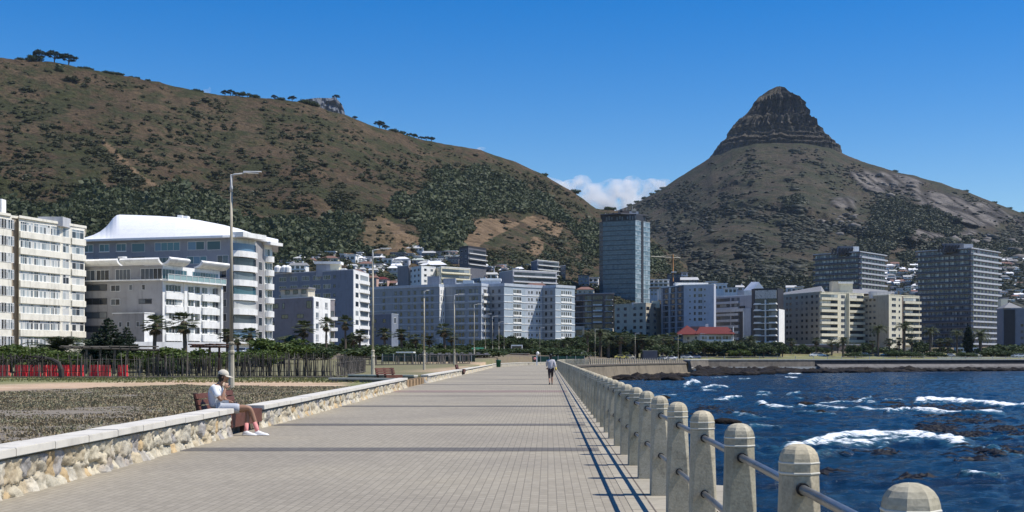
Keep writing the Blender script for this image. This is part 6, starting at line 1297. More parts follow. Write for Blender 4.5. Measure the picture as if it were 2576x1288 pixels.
# B11 banded block with white portal frame
b = Bld('apartment_block', 'grey banded block with dark ribbon windows and white portal wall, left of the black-framed tower', 'apartment block', [(1800,622),(1893,600),(1896,606)], vtop=748, zb=4, depth=14, wall=M_grey, par=.35, parmat=M_white)
fh = 2.85; b.recess(0, .03, .40, range(9), fh, .9, 2.4, .3, nm=4); b.recess(0, .44, .66, range(9), fh, .9, 2.4, .3, nm=3); b.bands(0, .0, .40, range(9), fh, -.3, .75, .6, M_offw, 'balcony', .3); b.bands(0, .42, .66, range(9), fh, -.3, .75, .9, M_offw, 'balcony', .3)
f = b.f[0]; f.part('dark_bay', M_black, .68, .80, 3, b.zt-4.8, .003, .6); f.part('portal_wall', paint('portal_grey', (.38,.41,.46)), .82, 1.0, 3, b.zt-6, .003, 1.0); f.part('portal_edge', M_white, .80, .82, 3, b.zt-6, .003, 1.2); f.part('portal_beam', M_offw, .0, .82, b.zt-7.4, b.zt-6, .61, 1.25); b.finish()
# gable pavilion
g0 = Bld('house', 'white gabled pavilion with a row of small windows standing above the black balcony tower', 'house', [(1872,668),(1897,660),(1925,664)], vtop=731, zb=10, depth=9, wall=M_white, par=0)
mb = MB(); Yg_ = 659; mb.add([W(1892,731,Yg_), W(1926,731,Yg_), W(1909,709.5,Yg_), W(1870,731,Yg_+16), W(1904,731,Yg_+16), W(1890,709,Yg_+16), W(1892,733,Yg_), W(1926,733,Yg_)], [(0,1,2),(3,0,2,5),(1,4,5,2),(3,5,4),(6,7,1,0)]); mb.obj('roof', [M_roofw], g0.root); g0.win(1, fr(5, .05, .95), [0], 2.6, .7, 1.1, .9, .5, M_dframe, G_dark, 1); g0.finish()

# B12 black tower with white slabs
b = Bld('apartment_block', 'black-framed apartment tower with thick white balcony slabs and a pale mural panel at the top', 'apartment block', [(1891,597),(1898,592),(1956,586),(1971,600)], vtop=729, zb=3.5, depth=15, wall=M_black, par=.3, parmat=M_black)
fh = 2.87; b.recess(1, .02, .98, range(1, 9), fh, .2, 2.5, 1.2, nm=8); b.bands(1, .0, 1.0, range(1, 9), fh, -.25, .12, 1.3, M_white, 'balcony', 1.2); b.bands(1, .03, .30, range(1, 9), fh, .12, .5, 1.3, M_white, 'balustrade', 1.2); b.bands(1, .68, .97, range(1, 9), fh, .12, .5, 1.3, M_white, 'balustrade', 1.2)
b.f[1].part('divider', M_white, .49, .52, 4, b.zt-5, .06, 1.2)
mur, nt, bs = newmat('mural_panel'); g = N(nt, 'ShaderNodeNewGeometry'); wv = N(nt, 'ShaderNodeTexNoise', Scale=.45, Detail=1.0, Distortion=1.5); nt.links.new(g.outputs['Position'], wv.inputs['Vector'])
nt.links.new(ramp(nt, wv.outputs[0], [(.0, (.52,.50,.46)), (.47, (.52,.50,.46)), (.5, (.12,.11,.11)), (.53, (.50,.48,.44)), (1, (.52,.50,.46))]).outputs[0], bs.inputs['Base Color'])
b.f[1].part('mural_panel', mur, .04, .96, b.zt-4.4, b.zt-.6, .01, .35); f = b.f[2]; f.part('side_wall', M_white, .05, 1.0, 4, b.zt-9.2, .003, .5); b.finish()

M_beigeshade = paint('beige_side_shade', (.36,.33,.26))  # darker copy of the cream, shade of the side walls painted in
# B13 cream stepped block (two staggered wings)
b = Bld('apartment_block', 'cream apartment block, left wing of the stepped pair, with grey hipped roof and long balconies', 'apartment block', [(1950,640),(2062,604),(2173,622)], vtop=744, zb=3.4, depth=15, wall=M_beigeshade, par=.3, parmat=M_yell, fm={1: M_yell})
fh = 2.82; b.win(0, [.06,.16,.28,.36,.5,.62,.72,.84,.94], range(8), fh, 1.7, 1.3, .9, .5, M_dframe, G_dark, 1)
b.bands(1, .0, .40, range(8), fh, -.35, .85, 1.3, M_yell, 'balcony', .4); b.bands(1, .63, 1.0, range(8), fh, -.35, .85, 1.3, M_yell, 'balcony', .4); b.recess(1, .01, .40, range(8), fh, .9, 2.4, .4, nm=5, gm=G_mix); b.recess(1, .63, .98, range(8), fh, .9, 2.4, .4, nm=5, gm=G_mix); b.win(1, [.52], range(8), fh, 2.8, 1.6, .7, .4, M_frame, G_dark, 2)
b.f[1].part('pier', M_yell, .605, .622, 3, b.zt, .003, 1.5)
mb = MB(); mb.add([(X(1948,642),641,b.zt+.3),(X(2064,604),602.5,b.zt+.3),(X(2076,612),612,b.zt+.3),(X(2040,650),655,b.zt+.3),(X(2066,618),618,b.zt+3.6),(X(1980,655),655,b.zt+2.6)], [(0,1,4,5),(1,2,4),(2,3,5,4),(3,0,5)]); mb.obj('roof', [M_roofgr], b.root)
mb = MB(); mb.add([(X(2090,622),622,b.zt+.3),(X(2250,628),628,b.zt+.3),(X(2240,650),650,b.zt+.3),(X(2080,645),645,b.zt+.3),(X(2120,636),636,b.zt+3.4),(X(2210,640),640,b.zt+2.6)], [(0,1,5,4),(1,2,5),(2,3,4,5),(3,0,4)]); mb.obj('roof', [M_roofgr], b.root)
b.rbox(2092, 2111, 708, 742, 626, M_beige, dep=5); b.rbox(2111.3, 2145, 711, 742, 626.3, M_yell, dep=5); b.rbox(2109, 2147, 708.5, 711, 625.7, M_white, 'roof_slab', 6); b.finish()
b = Bld('apartment_block', 'cream apartment block, right wing of the stepped pair, with a plain shaded side wall', 'apartment block', [(2170,622),(2236,605),(2269,611),(2272,613),(2313,620)], vtop=747, zb=3.4, depth=15, wall=M_beigeshade, par=.4, parmat=M_yell, fm={1: M_yell, 2: M_yell, 3: M_yell})
b.win(0, [.16,.30,.46], range(8), fh, 1.5, 1.1, 1.0, .5, M_dframe, G_dark, 1); b.win(1, [.38], range(8), fh, 3.2, 1.5, .8, .5, M_white, G_dark, 2); b.win(1, [.8], range(8), fh, 1.2, 1.3, .8, .5, M_frame, G_dark, 1); b.f[2].part('groove', M_brown, 0, 1, 3, b.zt, .0, .05)
b.bands(3, .0, 1.0, range(8), fh, -.35, .8, 1.2, M_yell, 'balcony', .4); b.recess(3, .01, .98, range(8), fh, .85, 2.4, .4, nm=5, gm=G_mix); b.rbox(2190, 2240, 733, 748, 615, M_offw, dep=4); b.finish()
lw = Bld('shop', 'low dark ground-floor shopfront under the cream stepped block', 'building', [(2000,602),(2110,600),(2170,603)], vtop=868, zb=3.2, depth=3, wall=M_brown, par=.3, parmat=M_offw); lw.recess(0, .1, .95, [0], 3, .3, 2.3, .3, nm=8); lw.finish()

# B14/B15 banded concrete towers
for lab, ch, vt, n, rm_ in [('left one of two banded grey concrete towers, half hidden behind the cream block', [(2051,730),(2163,708),(2226,736)], 642, 16, [(2112,2146,619,640,M_tower),(2146.4,2161,620,640,M_white),(2128,2160,632,641,M_offw)]),
                         ('right and nearer of two banded grey concrete towers, rising full height by the right edge', [(2309,690),(2443,668),(2512,696)], 634, 18, [(2380,2424,612,634,M_tower),(2424.4,2448,614,634,M_offw),(2424,2465,624,634,M_grey)])]:
    b = Bld('tower', lab, 'tower', ch, vtop=vt, zb=3.4, depth=22, wall=M_tower, par=.5, parmat=M_towerband, over=1.4); fh = 2.9
    for r in range(n):
        base = b.zt-(r+1)*fh
        for fi in (0, 1):
            f = b.f[fi]; f.part('balcony', M_tower if fi == 0 else M_towerband, -.015, 1.02, base-.25, base+(.12 if fi == 0 else .62), .004, 1.5)  # slabs darker on the shaded face, shade put into the colour
            if fi == 0: f.part('balustrade', paint('tower_shadow_band', (.07,.08,.10), .6), -.015, 1.02, base+.123, base+.75, 1.25, 1.5)  # shaded face only: dark band with the shadow put into its colour
    b.win(0, [.04,.12,.20,.28,.37,.46,.55,.65,.74,.83,.92], range(n), fh, 2.1, 1.6, .85, .0, M_towerband, G_mix, 2); b.win(1, [.08,.2,.34,.46,.6,.72,.86,.95], range(n), fh, 1.9, 1.6, .85, .0, M_tower, G_dark, 1)
    for u0, u1, v0, v1, m_ in rm_: b.rbox(u0, u1, v0, v1, ch[1][1]+6, m_, 'plant_room', 6)
    for k in range(7): 
        mb = MB(); uq = rm_[0][0]-22+k*8; Yq = ch[1][1]+4; mb.hexa([W(uq,rm_[0][3]+1,Yq), W(uq+5,rm_[0][3]+1,Yq), W(uq+5,rm_[0][3]+1,Yq+3), W(uq,rm_[0][3]+1,Yq+3), W(uq+5,rm_[0][2]+5,Yq), W(uq+9,rm_[0][2]+5,Yq), W(uq+9,rm_[0][2]+5,Yq+3), W(uq+5,rm_[0][2]+5,Yq+3)]); mb.obj('solar_panel', [M_black], b.root)
    b.finish()
# B16 right edge
b = Bld('apartment_block', 'blue-grey block with dark glazed stair bay and small roof gable, cut by the right edge', 'apartment block', [(2508,600),(2522,592),(2640,584)], vtop=778, zb=3.4, depth=14, wall=M_bluegrey, par=.3, parmat=M_offw)
fh = 2.9; b.f[1].part('glazed_bay', M_black, .03, .27, 3, b.zt-.5, .01, .4); b.win(1, [.07,.15,.23], range(8), fh, 1.3, 2.2, .3, .5, M_dframe, G_dark, 1); b.win(1, [.42], range(2, 8), fh, 1.2, 1.2, .9, .5, M_dframe, G_dark, 1); b.bands(1, .55, 1, range(7), fh, -.3, .5, 1.0, M_grey, 'balcony', .5); b.recess(1, .55, 1.0, range(7), fh, .8, 2.4, .5, nm=6)
b.rbox(2518, 2535, 752, 780, 600, M_yell, dep=4); hip(b.root, X(2526,592), X(2566,592), 591, 600, b.zt+.3, b.zt+3.0, M_roofgr); b.finish()
b = Bld('apartment_block', 'pale block outside the right edge beyond the blue-grey block', 'apartment block', [(2680,640),(2850,600)], vtop=740, zb=3.4, depth=14, wall=M_offw); b.win(0, fr(8), range(7), 2.9, 2, 1.4, .9, .4); b.finish()
# B17 block strip behind B9
def simple(label, ch, vtop, zb, wall, nr, cols, fh=2.9, band=None, dep=12, cat='apartment block', par=.4, pm_=None, gm=G_dark):
    b = Bld('apartment_block', label, cat, ch, vtop=vtop, zb=zb, depth=dep, wall=wall, par=par, parmat=pm_ or M_white)
    for i, f in enumerate(b.f):
        n = cols[i]
        if not n: continue
        if band and band[i]: b.bands(i, 0, 1, range(nr), fh, -.2, .75 if band[i] == 2 else .18, 1.1, band[-1], 'balcony', .2); b.recess(i, .03, .97, range(nr), fh, .8, 2.4, .2, nm=n, gm=gm)
        else: b.win(i, fr(n, .05, .95), range(nr), fh, min(2.2, f.L/n*.6), 1.4, .9, .2, M_frame, gm, 1)
    return b.finish()
HAZE = 2.2e-5
# ================= HILLSIDE HOUSES =================
rh = random.Random(31)
def ground_of(u, v): 
    return hill_pt(u, v, 1 if u < 1640 else 2)
def house(u, vt, vb, wpx, wall, roof, label, style='hip', nw=3, floors=None, Y=None, group=None, gm=G_dark, balc=False):
    """vt = eave, vb = foot (picture rows), wpx = width; stands on the hill where its foot is seen"""
    p = ground_of(u, vb) if Y is None else Vector((X(u, Y), Y, Z(vb, Y))); Y = p.y; w = wpx/F*Y; h = (vb-vt)/F*Y; d = max(6, w*.7)
    fl = floors or max(1, int(round(h/3.0))); r = world_root('house', p, label, 'house', group)
    x0, x1 = p.x-w/2, p.x+w/2; an = .10
    A, B = (x0, Y+w*.12), (x1, Y); back = (x1+d*.1, Y+d), (x0+d*.1, Y+d+w*.12)
    mb = MB(); mb.prism([A, B, *back], p.z-9, p.z+h); mb.obj('wall', [wall], r)
    f = Face(A, B, p.z+h, r); rz = math.atan2(f.d.y, f.d.x); fh = h/fl
    ww = min(2.6, f.L/nw*.6); me = win_mesh(round(ww, 1), round(min(fh*.55, 1.8), 1), M_frame if wall is not M_white else M_dframe, gm, 2, False, False)
    for a in range(fl):
        for c in fr(nw, .05, .95): o = link('window', me, r); o.location = f.pt(c*f.L, p.z+a*fh+fh*.28, .01)-r.location; o.rotation_euler = (0, 0, rz)
        if balc: f.part('balcony', M_white, -.02, 1.02, p.z+a*fh-.15, p.z+a*fh+(.55 if balc == 2 else .12), .003, 1.4)
    ov = .5; zr = p.z+h
    if style == 'flat':
        mb = MB(); mb.prism([(A[0]-ov, A[1]-ov), (B[0]+ov, B[1]-ov), (back[0][0]+ov, back[0][1]+ov), (back[1][0]-ov, back[1][1]+ov)], zr+.003, zr+.45); mb.obj('roof', [roof], r)
    else:
        ym = Y+d/2+w*.06; hr = min(w, d)*.24; ins = w*.28 if style == 'hip' else 0
        a0, a1, a2, a3 = (A[0]-ov, A[1]-ov, zr), (B[0]+ov, B[1]-ov, zr), (back[0][0]+ov, back[0][1]+ov, zr), (back[1][0]-ov, back[1][1]+ov, zr)
        mb = MB(); mb.add([a0, a1, a2, a3, (x0+ins, ym, zr+hr), (x1-ins, ym-.1*w, zr+hr)], [(0,1,5,4),(1,2,5),(2,3,4,5),(3,0,4),(3,2,1,0)]); mb.obj('roof', [roof], r)
        if rh.random() < .5: mb = MB(); mb.box(p.x+w*.2, p.x+w*.2+.9, ym-.5, ym+.5, zr+.3, zr+hr+1.0); mb.obj('chimney', [wall], r)
    return r
WH, BE, YE, GR, DG, OW = M_white, M_beige, M_yell, M_grey, M_dgrey, M_offw
PK = paint('salmon_render', (.55,.36,.29)); LG = paint('pale_green_roof', (.42,.46,.40)); LR = paint('light_grey_roof', (.45,.45,.44))
house(717, 636, 646, 36, OW, LG, 'long hillside house with pale green flat roof, above the white Mediterranean villa', 'flat', 5)
house(715, 628.5, 632, 26, GR, LG, 'small sliver of a pale green roofed house, highest at the left of the hillside', 'flat', 3)
house(786, 641, 647, 36, DG, WH, 'low hillside house with a long white flat roof left of the brown hipped roof', 'flat', 4)
house(829, 649, 659, 38, YE, M_roofbr, 'beige hillside villa with a brown hipped roof and dark openings above the slate block', 'hip', 4)
house(748, 667, 691, 42, WH, M_roofgr, 'white Mediterranean villa with arches and terraces behind the slate block roof', 'gable', 3, balc=2)
house(862, 640, 650, 14, OW, WH, 'small white house right of the brown hipped villa', 'flat', 1)
house(880, 641, 657, 28, WH, WH, 'white modern hillside house with stepped cubes below the bare quarry slope', 'flat', 2)
house(896, 643, 660, 9, WH, WH, 'narrow white tower-like house beside the white stepped cubes', 'flat', 1)
house(920, 663, 673, 38, WH, M_roofbr, 'white house with a mauve brown hipped roof left of the second lamp head', 'hip', 3)
house(884, 668, 681, 20, WH, LR, 'small white house with an arched front above the slate block end', 'gable', 1)
house(905, 677, 688, 20, OW, LR, 'little off-white house above the sunlit end of the slate block', 'gable', 2)
house(890, 684, 692, 44, BE, M_roofbr, 'house with a wide dull brown roof just behind the slate block', 'hip', 3)
house(936, 698, 722, 22, PK, M_roofbr, 'pinkish tall house just right of the slate block', 'gable', 2)
house(960, 702, 713, 28, PK, M_roofred, 'salmon house with an orange red roof below the round dark tree', 'hip', 2)
house(985, 712, 722, 40, BE, M_roofbr, 'grey brown roofed house right of the salmon house', 'hip', 3)
house(1012, 716, 730, 30, BE, LR, 'light grey gabled house just above the blue complex left end', 'gable', 2)
house(946, 640, 652, 22, DG, M_roofgr, 'dark modern house behind the second lamp post top', 'flat', 3)
house(1000, 636, 646, 34, DG, M_roofgr, 'dark flat roofed house under the big bare quarry slope', 'flat', 4)
house(975, 652, 664, 24, WH, WH, 'white flat house with an open terrace right of the second lamp head', 'flat', 2)
house(1010, 651, 666, 36, OW, M_roofw, 'off-white house with a bright white spreading roof', 'hip', 3)
house(987, 674, 684, 28, OW, M_roofw, 'house with a white pyramid roof just left of the grey slab wall', 'hip', 2)
house(944, 668, 676, 22, WH, LR, 'small white house between the mauve roof and the white pyramid roof', 'flat', 2)
house(992, 686, 697, 20, YE, LR, 'cream round fronted house under the white pyramid roof', 'flat', 1)
house(1043, 624, 633, 44, WH, LR, 'white hexagonal roofed villa, highest under the dark wood', 'hip', 4)
house(1078, 636, 645, 32, DG, LR, 'dark walled house with a pale grey roof right of the hexagonal villa', 'gable', 3)
house(1104, 633, 645, 22, DG, M_roofgr, 'dark flat house with a white balcony strip left of the salmon house', 'flat', 2, balc=1)
house(1134, 632, 644, 28, PK, WH, 'salmon and white house left of the dark glass house', 'flat', 3)
house(1050, 654, 666, 26, GR, LG, 'house with a small pale green gable in the middle of the hillside', 'gable', 2)
house(1090, 666, 674, 66, GR, M_roofw, 'long low house with a wavy bright white roof above the cream terraces', 'hip', 6)
house(1140, 648, 664, 26, DG, DG, 'dark blue-grey house below the salmon and white one', 'flat', 3)
house(1188, 670, 686, 26, GR, LR, 'grey house below the dark glass house', 'flat', 3, balc=1)
house(1222, 672, 688, 26, DG, WH, 'dark house framed in white right of the grey one', 'flat', 2)
house(1256, 668, 681, 16, PK, PK, 'little salmon coloured tower house at the right of the hillside', 'flat', 1)
house(1268, 676, 685, 14, WH, WH, 'small white house right of the little salmon tower', 'flat', 1)
house(1235, 690, 702, 30, WH, LR, 'white house just above the complex roof room', 'gable', 2)
house(1306, 676, 686, 22, DG, M_roofw, 'small dark house with a round white roof ornament above the white slab block', 'hip', 2)
house(1326, 666, 676, 10, WH, BE, 'little white cube house left of the upper white slab block', 'flat', 1)
house(1492, 699, 724, 26, WH, WH, 'white house with deep balconies left of the glass tower', 'flat', 2, balc=2)
house(1468, 693, 722, 26, GR, DG, 'grey modern house left of the white deep balconied house', 'flat', 2)
house(1472, 728, 742, 42, BE, M_roofbr, 'house with a wide brown red roof behind the dark modern block', 'hip', 3, Y=690)
house(1348, 722, 733, 66, BE, M_roofbr, 'long house with a brown red roof behind the right of the blue complex', 'hip', 5, Y=640)
house(1657, 704, 722, 52, WH, M_roofw, 'white bow-fronted house with two long balconies right of the glass tower', 'flat', 4, balc=2, Y=900)
house(1704, 690, 701, 50, DG, DG, 'grey unfinished building beside the tower crane', 'flat', 4, Y=1050)
house(1722, 686, 703, 16, GR, GR, 'small concrete frame with white slabs right of the crane', 'flat', 1, balc=2, Y=1040)
house(1735, 704, 714, 44, DG, LR, 'grey roofed hall above the pale lilac block', 'gable', 3, Y=960)
house(1645, 726, 745, 20, OW, M_roofbr, 'small house squeezed right of the glass tower base', 'flat', 2, Y=800)
house(1790, 709, 722, 26, OW, WH, 'off-white house at the right shoulder of the pale lilac block roof', 'flat', 2, Y=900)
house(1812, 714, 731, 34, WH, M_roofw, 'white house with a low curved roof right of the pale lilac block', 'flat', 3, Y=860)
house(1838, 725, 739, 34, WH, WH, 'white terrace house with three round satellite dishes', 'flat', 3, Y=840)
house(1862, 722, 733, 20, OW, LR, 'small off-white house left of the gabled pavilion', 'gable', 1, Y=850)
house(1815, 745, 775, 22, WH, WH, 'narrow white house between the lilac block and the banded block', 'flat', 2, Y=660)
house(1700, 741, 760, 26, OW, M_roofbr, 'house partly hidden above the pale lilac block at the left', 'hip', 2, Y=820)
house(1992, 723, 738, 26, WH, LR, 'white house with a slanted skylight roof above the cream block', 'gable', 2, Y=820)
house(2012, 722, 738, 18, YE, WH, 'small cream house right of the slanted skylight roof', 'flat', 1, Y=810)
house(2040, 706, 715, 24, OW, WH, 'white house left of the left banded tower, upper', 'flat', 2)
house(2022, 716, 722, 20, OW, LR, 'white house left of the left banded tower, lower', 'flat', 2)
# distant suburb on the slope at the right: many small pale houses
def suburb(boxes, n, seed, base):
    rr = random.Random(seed); k = 0; todo = []
    cols = [(WH,'white'),(WH,'white'),(YE,'cream'),(GR,'grey'),(WH,'white'),(OW,'off-white'),(PK,'salmon'),(DG,'dark grey')]
    rfs = [(M_roofw,'white roof'),(M_roofw,'white roof'),(LR,'light grey roof'),(M_roofgr,'grey roof'),(M_roofbr,'brown roof')]
    for _ in range(n):
        u0, u1, v0, v1, wh = rr.choice(boxes); u = rr.uniform(u0, u1); v = rr.uniform(v0, v1); c, cn = rr.choice(cols); rf_, rn = rr.choice(rfs); st = rr.choice(['flat','hip','gable','flat','flat'])
        w = rr.uniform(11, 26); h = rr.choice([4.5, 6.5, 8, 10]); bl = rr.choice([False, 1, 2, False])
        todo.append((u, v-h, v, w, c, rf_, cn, rn, st, rr.choice([2, 3]), 2 if h > 6 else 1, bl))
    for i, (u, vt, v, w, c, rf_, cn, rn, st, nw, fl, bl) in enumerate(sorted(todo, key=lambda t: t[0])):
        house(u, vt, v, w, c, rf_, f'small far {cn} house, {orda(i+1)} from the left {base}', st, nw, floors=fl, balc=bl, group=f'far houses {base}')
suburb([(2226,2312,672,745,1),(2226,2312,672,745,1)], 58, 5, 'between the two banded towers')
suburb([(2502,2600,655,762,1)], 84, 6, 'right of the right banded tower')
suburb([(1770,1900,712,730,1),(1960,2050,715,735,1)], 22, 8, 'above the sea front blocks')
suburb([(700,760,650,690,1),(850,1000,645,720,1),(1020,1180,640,672,1),(1200,1300,672,712,1),(690,930,640,668,1),(930,1020,650,720,1),(1040,1160,650,668,1)], 84, 7, 'among the left hillside trees')
suburb([(2600,2900,660,760,1)], 12, 9, 'beyond the right edge')
# bigger hillside blocks
simple('white hillside block with three long balcony slabs behind the right of the blue complex', [(1256,735),(1290,715),(1401,735)], 686, 20, GR, 3, [0, 6], 3.0, [0, 1, M_white])
simple('upper white hillside block with four thin balcony slabs, right of the dark glass house', [(1336,880),(1352,860),(1406,880)], 660, 30, M_bluegrey, 4, [0, 4], 3.0, [0, 1, M_white])
simple('small glassy green-grey block attached right of the upper white slab block', [(1407,885),(1423,880)], 670, 30, M_tower, 3, [3], 3.0, None, gm=G_teal)
simple('cream terraced apartment block stepping up above the middle of the blue complex', [(1098,700),(1110,690),(1183,705)], 675, 20, YE, 3, [1, 5], 3.0, [0, 1, M_yell], gm=G_mix)
simple('white terraced block with square bays left of the cream terraced one', [(1028,705),(1060,690),(1096,700)], 675, 20, WH, 3, [3, 2], 3.0, None, gm=G_mix)
simple('plain grey side wall block left of the white terraced block', [(1000,715),(1028,702)], 672, 20, M_mauve, 3, [0], 3.0)
simple('dark glass hillside house with three thin white slabs and a black roof', [(1156,800),(1178,790),(1223,810)], 626, 50, M_dgrey, 3, [2, 4], 3.3, [0, 1, M_white], par=1.2, pm_=M_black)
simple('grey block wedge behind the blue complex roof room', [(1186,650),(1209,640)], 703, 15, M_bluegrey, 3, [2], 3.0)
# tower crane
r = world_root('tower_crane', (X(1693,1000), 1000, 50), 'thin orange tower crane with a pale jib right of the glass tower', 'crane'); oc = paint('crane_orange', (.42,.20,.07), .6, .1)
for nm, a, b_, w_ in (('mast', (1693,708), (1693,640), .55), ('jib', (1638,645), (1712,649), .32), ('tie', (1693,640), (1655,646), .10), ('tie', (1693,640), (1710,648.8), .10)):
    mb = MB(); mb.tube([W(*a, 1000), W(*b_, 1000)], w_, 4); mb.obj(nm, [oc if nm == 'mast' else M_beige], r)
mb = MB(); mb.box(X(1690,1000)-.5, X(1690,1000)+3.5, 998, 1002, Z(686,1000), Z(683.5,1000)); mb.obj('cab', [M_white], r)

# ================= TREES =================
bark = paint('bark', (.085,.065,.05), .95, .35, 3); barkp = paint('palm_bark', (.13,.10,.075), .95, .35, 3)
L_broad = leafmat('broad_leaf', (.020,.036,.012), (.045,.070,.021), (.085,.105,.036)); L_bright = leafmat('bright_leaf', (.035,.060,.010), (.070,.105,.020), (.13,.16,.042)); L_dark = leafmat('conifer_leaf', (.006,.014,.008), (.015,.030,.014), (.034,.050,.022)); L_palm = leafmat('palm_leaf', (.028,.042,.016), (.062,.078,.032), (.13,.14,.065)); L_dead = leafmat('palm_skirt', (.07,.05,.03), (.13,.10,.06), (.22,.17,.10))
def leaves(blobs, n, size, seed, dens_pow=.5):
    r = np.random.default_rng(seed); B = np.array(blobs); vol = B[:, 3]*B[:, 4]*B[:, 5]; k = r.choice(len(B), n, p=vol/vol.sum())
    d = r.normal(size=(n, 3)); d /= np.linalg.norm(d, axis=1)[:, None]; rad = r.random(n)**dens_pow*(1+r.normal(0, .06, n))
    c = B[k, :3]+d*rad[:, None]*B[k, 3:6]; a = r.normal(size=(n, 3)); a /= np.linalg.norm(a, axis=1)[:, None]; b = np.cross(a, r.normal(size=(n, 3))); b /= np.linalg.norm(b, axis=1)[:, None]
    s = size*r.uniform(.6, 1.4, (n, 1)); V = np.stack([c-a*s-b*s*.45, c+a*s*.2-b*s*.6, c+a*s, c-a*s*.1+b*s*.6], 1).reshape(-1, 3); return V, np.arange(4*n).reshape(-1, 4)
def ltree(name, blobs, n, size, seed, lm, trunk, H, trm=None):
    """unit-sized tree about H metres; returns (root, children) as a hidden-free prototype builder"""
    V, Fq = leaves(blobs, n, size, seed); cm_ = mesh_np(name+'_crown', V, Fq, lm); mb = MB()
    for pts, rad in trunk: mb.tube(pts, rad, 6)
    return (mb.mesh(name+'_trunk', [trm or bark]), cm_, H)
def rblobs(seed, n, R, H0, H1, r0, r1, flat=.7):
    r = random.Random(seed); out = []
    for _ in range(n):
        a = r.uniform(0, 6.28); q = R*math.sqrt(r.random()); z = r.uniform(H0, H1)*(1-.25*(q/R)**2); s = r.uniform(r0, r1); out.append((q*math.cos(a), q*math.sin(a), z, s, s, s*flat))
    return out
def limbs(seed, H, R, n=5, r0=.22):
    r = random.Random(seed); out = [([(0,0,-1),(r.uniform(-.1,.1),0,H*.28),(r.uniform(-.2,.2),.1,H*.5)], [r0*1.3, r0, r0*.7])]
    for k in range(n): a = 6.28*k/n+r.uniform(-.4,.4); q = R*r.uniform(.5,.8); out.append(([(0,0,H*r.uniform(.2,.42)),(q*.45*math.cos(a),q*.45*math.sin(a),H*.55),(q*math.cos(a),q*math.sin(a),H*r.uniform(.65,.85))], [r0*.6, r0*.4, .05]))
    return out
PROTO = {
 'broad1': ('broadleaf_tree', ltree('broad1', rblobs(1, 26, 3.0, 2.2, 6.6, .8, 1.5), 2600, .27, 1, L_broad, limbs(1, 7.5, 3.2), 7.6)),
 'broad2': ('broadleaf_tree', ltree('broad2', rblobs(2, 20, 3.4, 2.6, 5.8, .8, 1.4), 2300, .27, 2, L_broad, limbs(2, 6.8, 3.4), 6.8)),
 'broad3': ('broadleaf_tree', ltree('broad3', rblobs(3, 24, 2.6, 2.0, 7.6, .7, 1.3), 2400, .26, 3, L_broad, limbs(3, 8.2, 2.8), 8.4)),
 'bright': ('broadleaf_tree', ltree('bright', rblobs(4, 22, 3.2, 1.6, 4.2, .8, 1.3, .6), 3600, .19, 4, L_bright, limbs(4, 4.8, 3.0), 5.0)),
 'umbrella': ('umbrella_pine', ltree('umbrella', rblobs(5, 22, 3.4, 5.6, 7.2, .8, 1.4, .55), 2200, .26, 5, L_dark, limbs(5, 7.2, 3.4, 6), 7.8)),
 'bush': ('bush', ltree('bush', rblobs(6, 16, 1.7, .5, 1.7, .5, .9, .8), 2200, .13, 6, L_bright, [([(0,0,-.5),(0,0,1)], [.12,.06])], 2.3)),
 'bushd': ('bush', ltree('bushd', rblobs(7, 16, 1.8, .5, 1.7, .5, .9, .8), 2000, .14, 7, L_broad, [([(0,0,-.5),(0,0,1)], [.12,.06])], 2.3)),
}
def conifer(seed, H=9.5, R=2.7):
    r = random.Random(seed); bl = []
    for i in range(15):
        z = 1.2+(H-1.6)*i/14; rr = R*(1-(z/H)**1.6)+.35; n = max(3, int(rr*4))
        for k in range(n): a = 6.28*k/n+i*.7+r.uniform(-.2,.2); q = rr*r.uniform(.55, .95); bl.append((q*math.cos(a), q*math.sin(a), z-.12*q, rr*.34+.18, rr*.34+.18, .27))
    bl.append((0, 0, H-.3, .35, .35, .5))
    return ltree('conifer', bl, 11000, .21, seed, L_dark, [([(0,0,-1),(0,0,H*.95)], [.25,.06])], H)
PROTO['conifer'] = ('conifer', conifer(8)); PROTO['cypress'] = ('cypress', ltree('cypress', [(0,0,z,.9*(1-.5*abs(z-4)/5),.9*(1-.5*abs(z-4)/5),1.0) for z in np.arange(.9, 8.6, .6)], 3800, .17, 9, L_dark, [([(0,0,-1),(0,0,7)], [.2,.06])], 9.4))
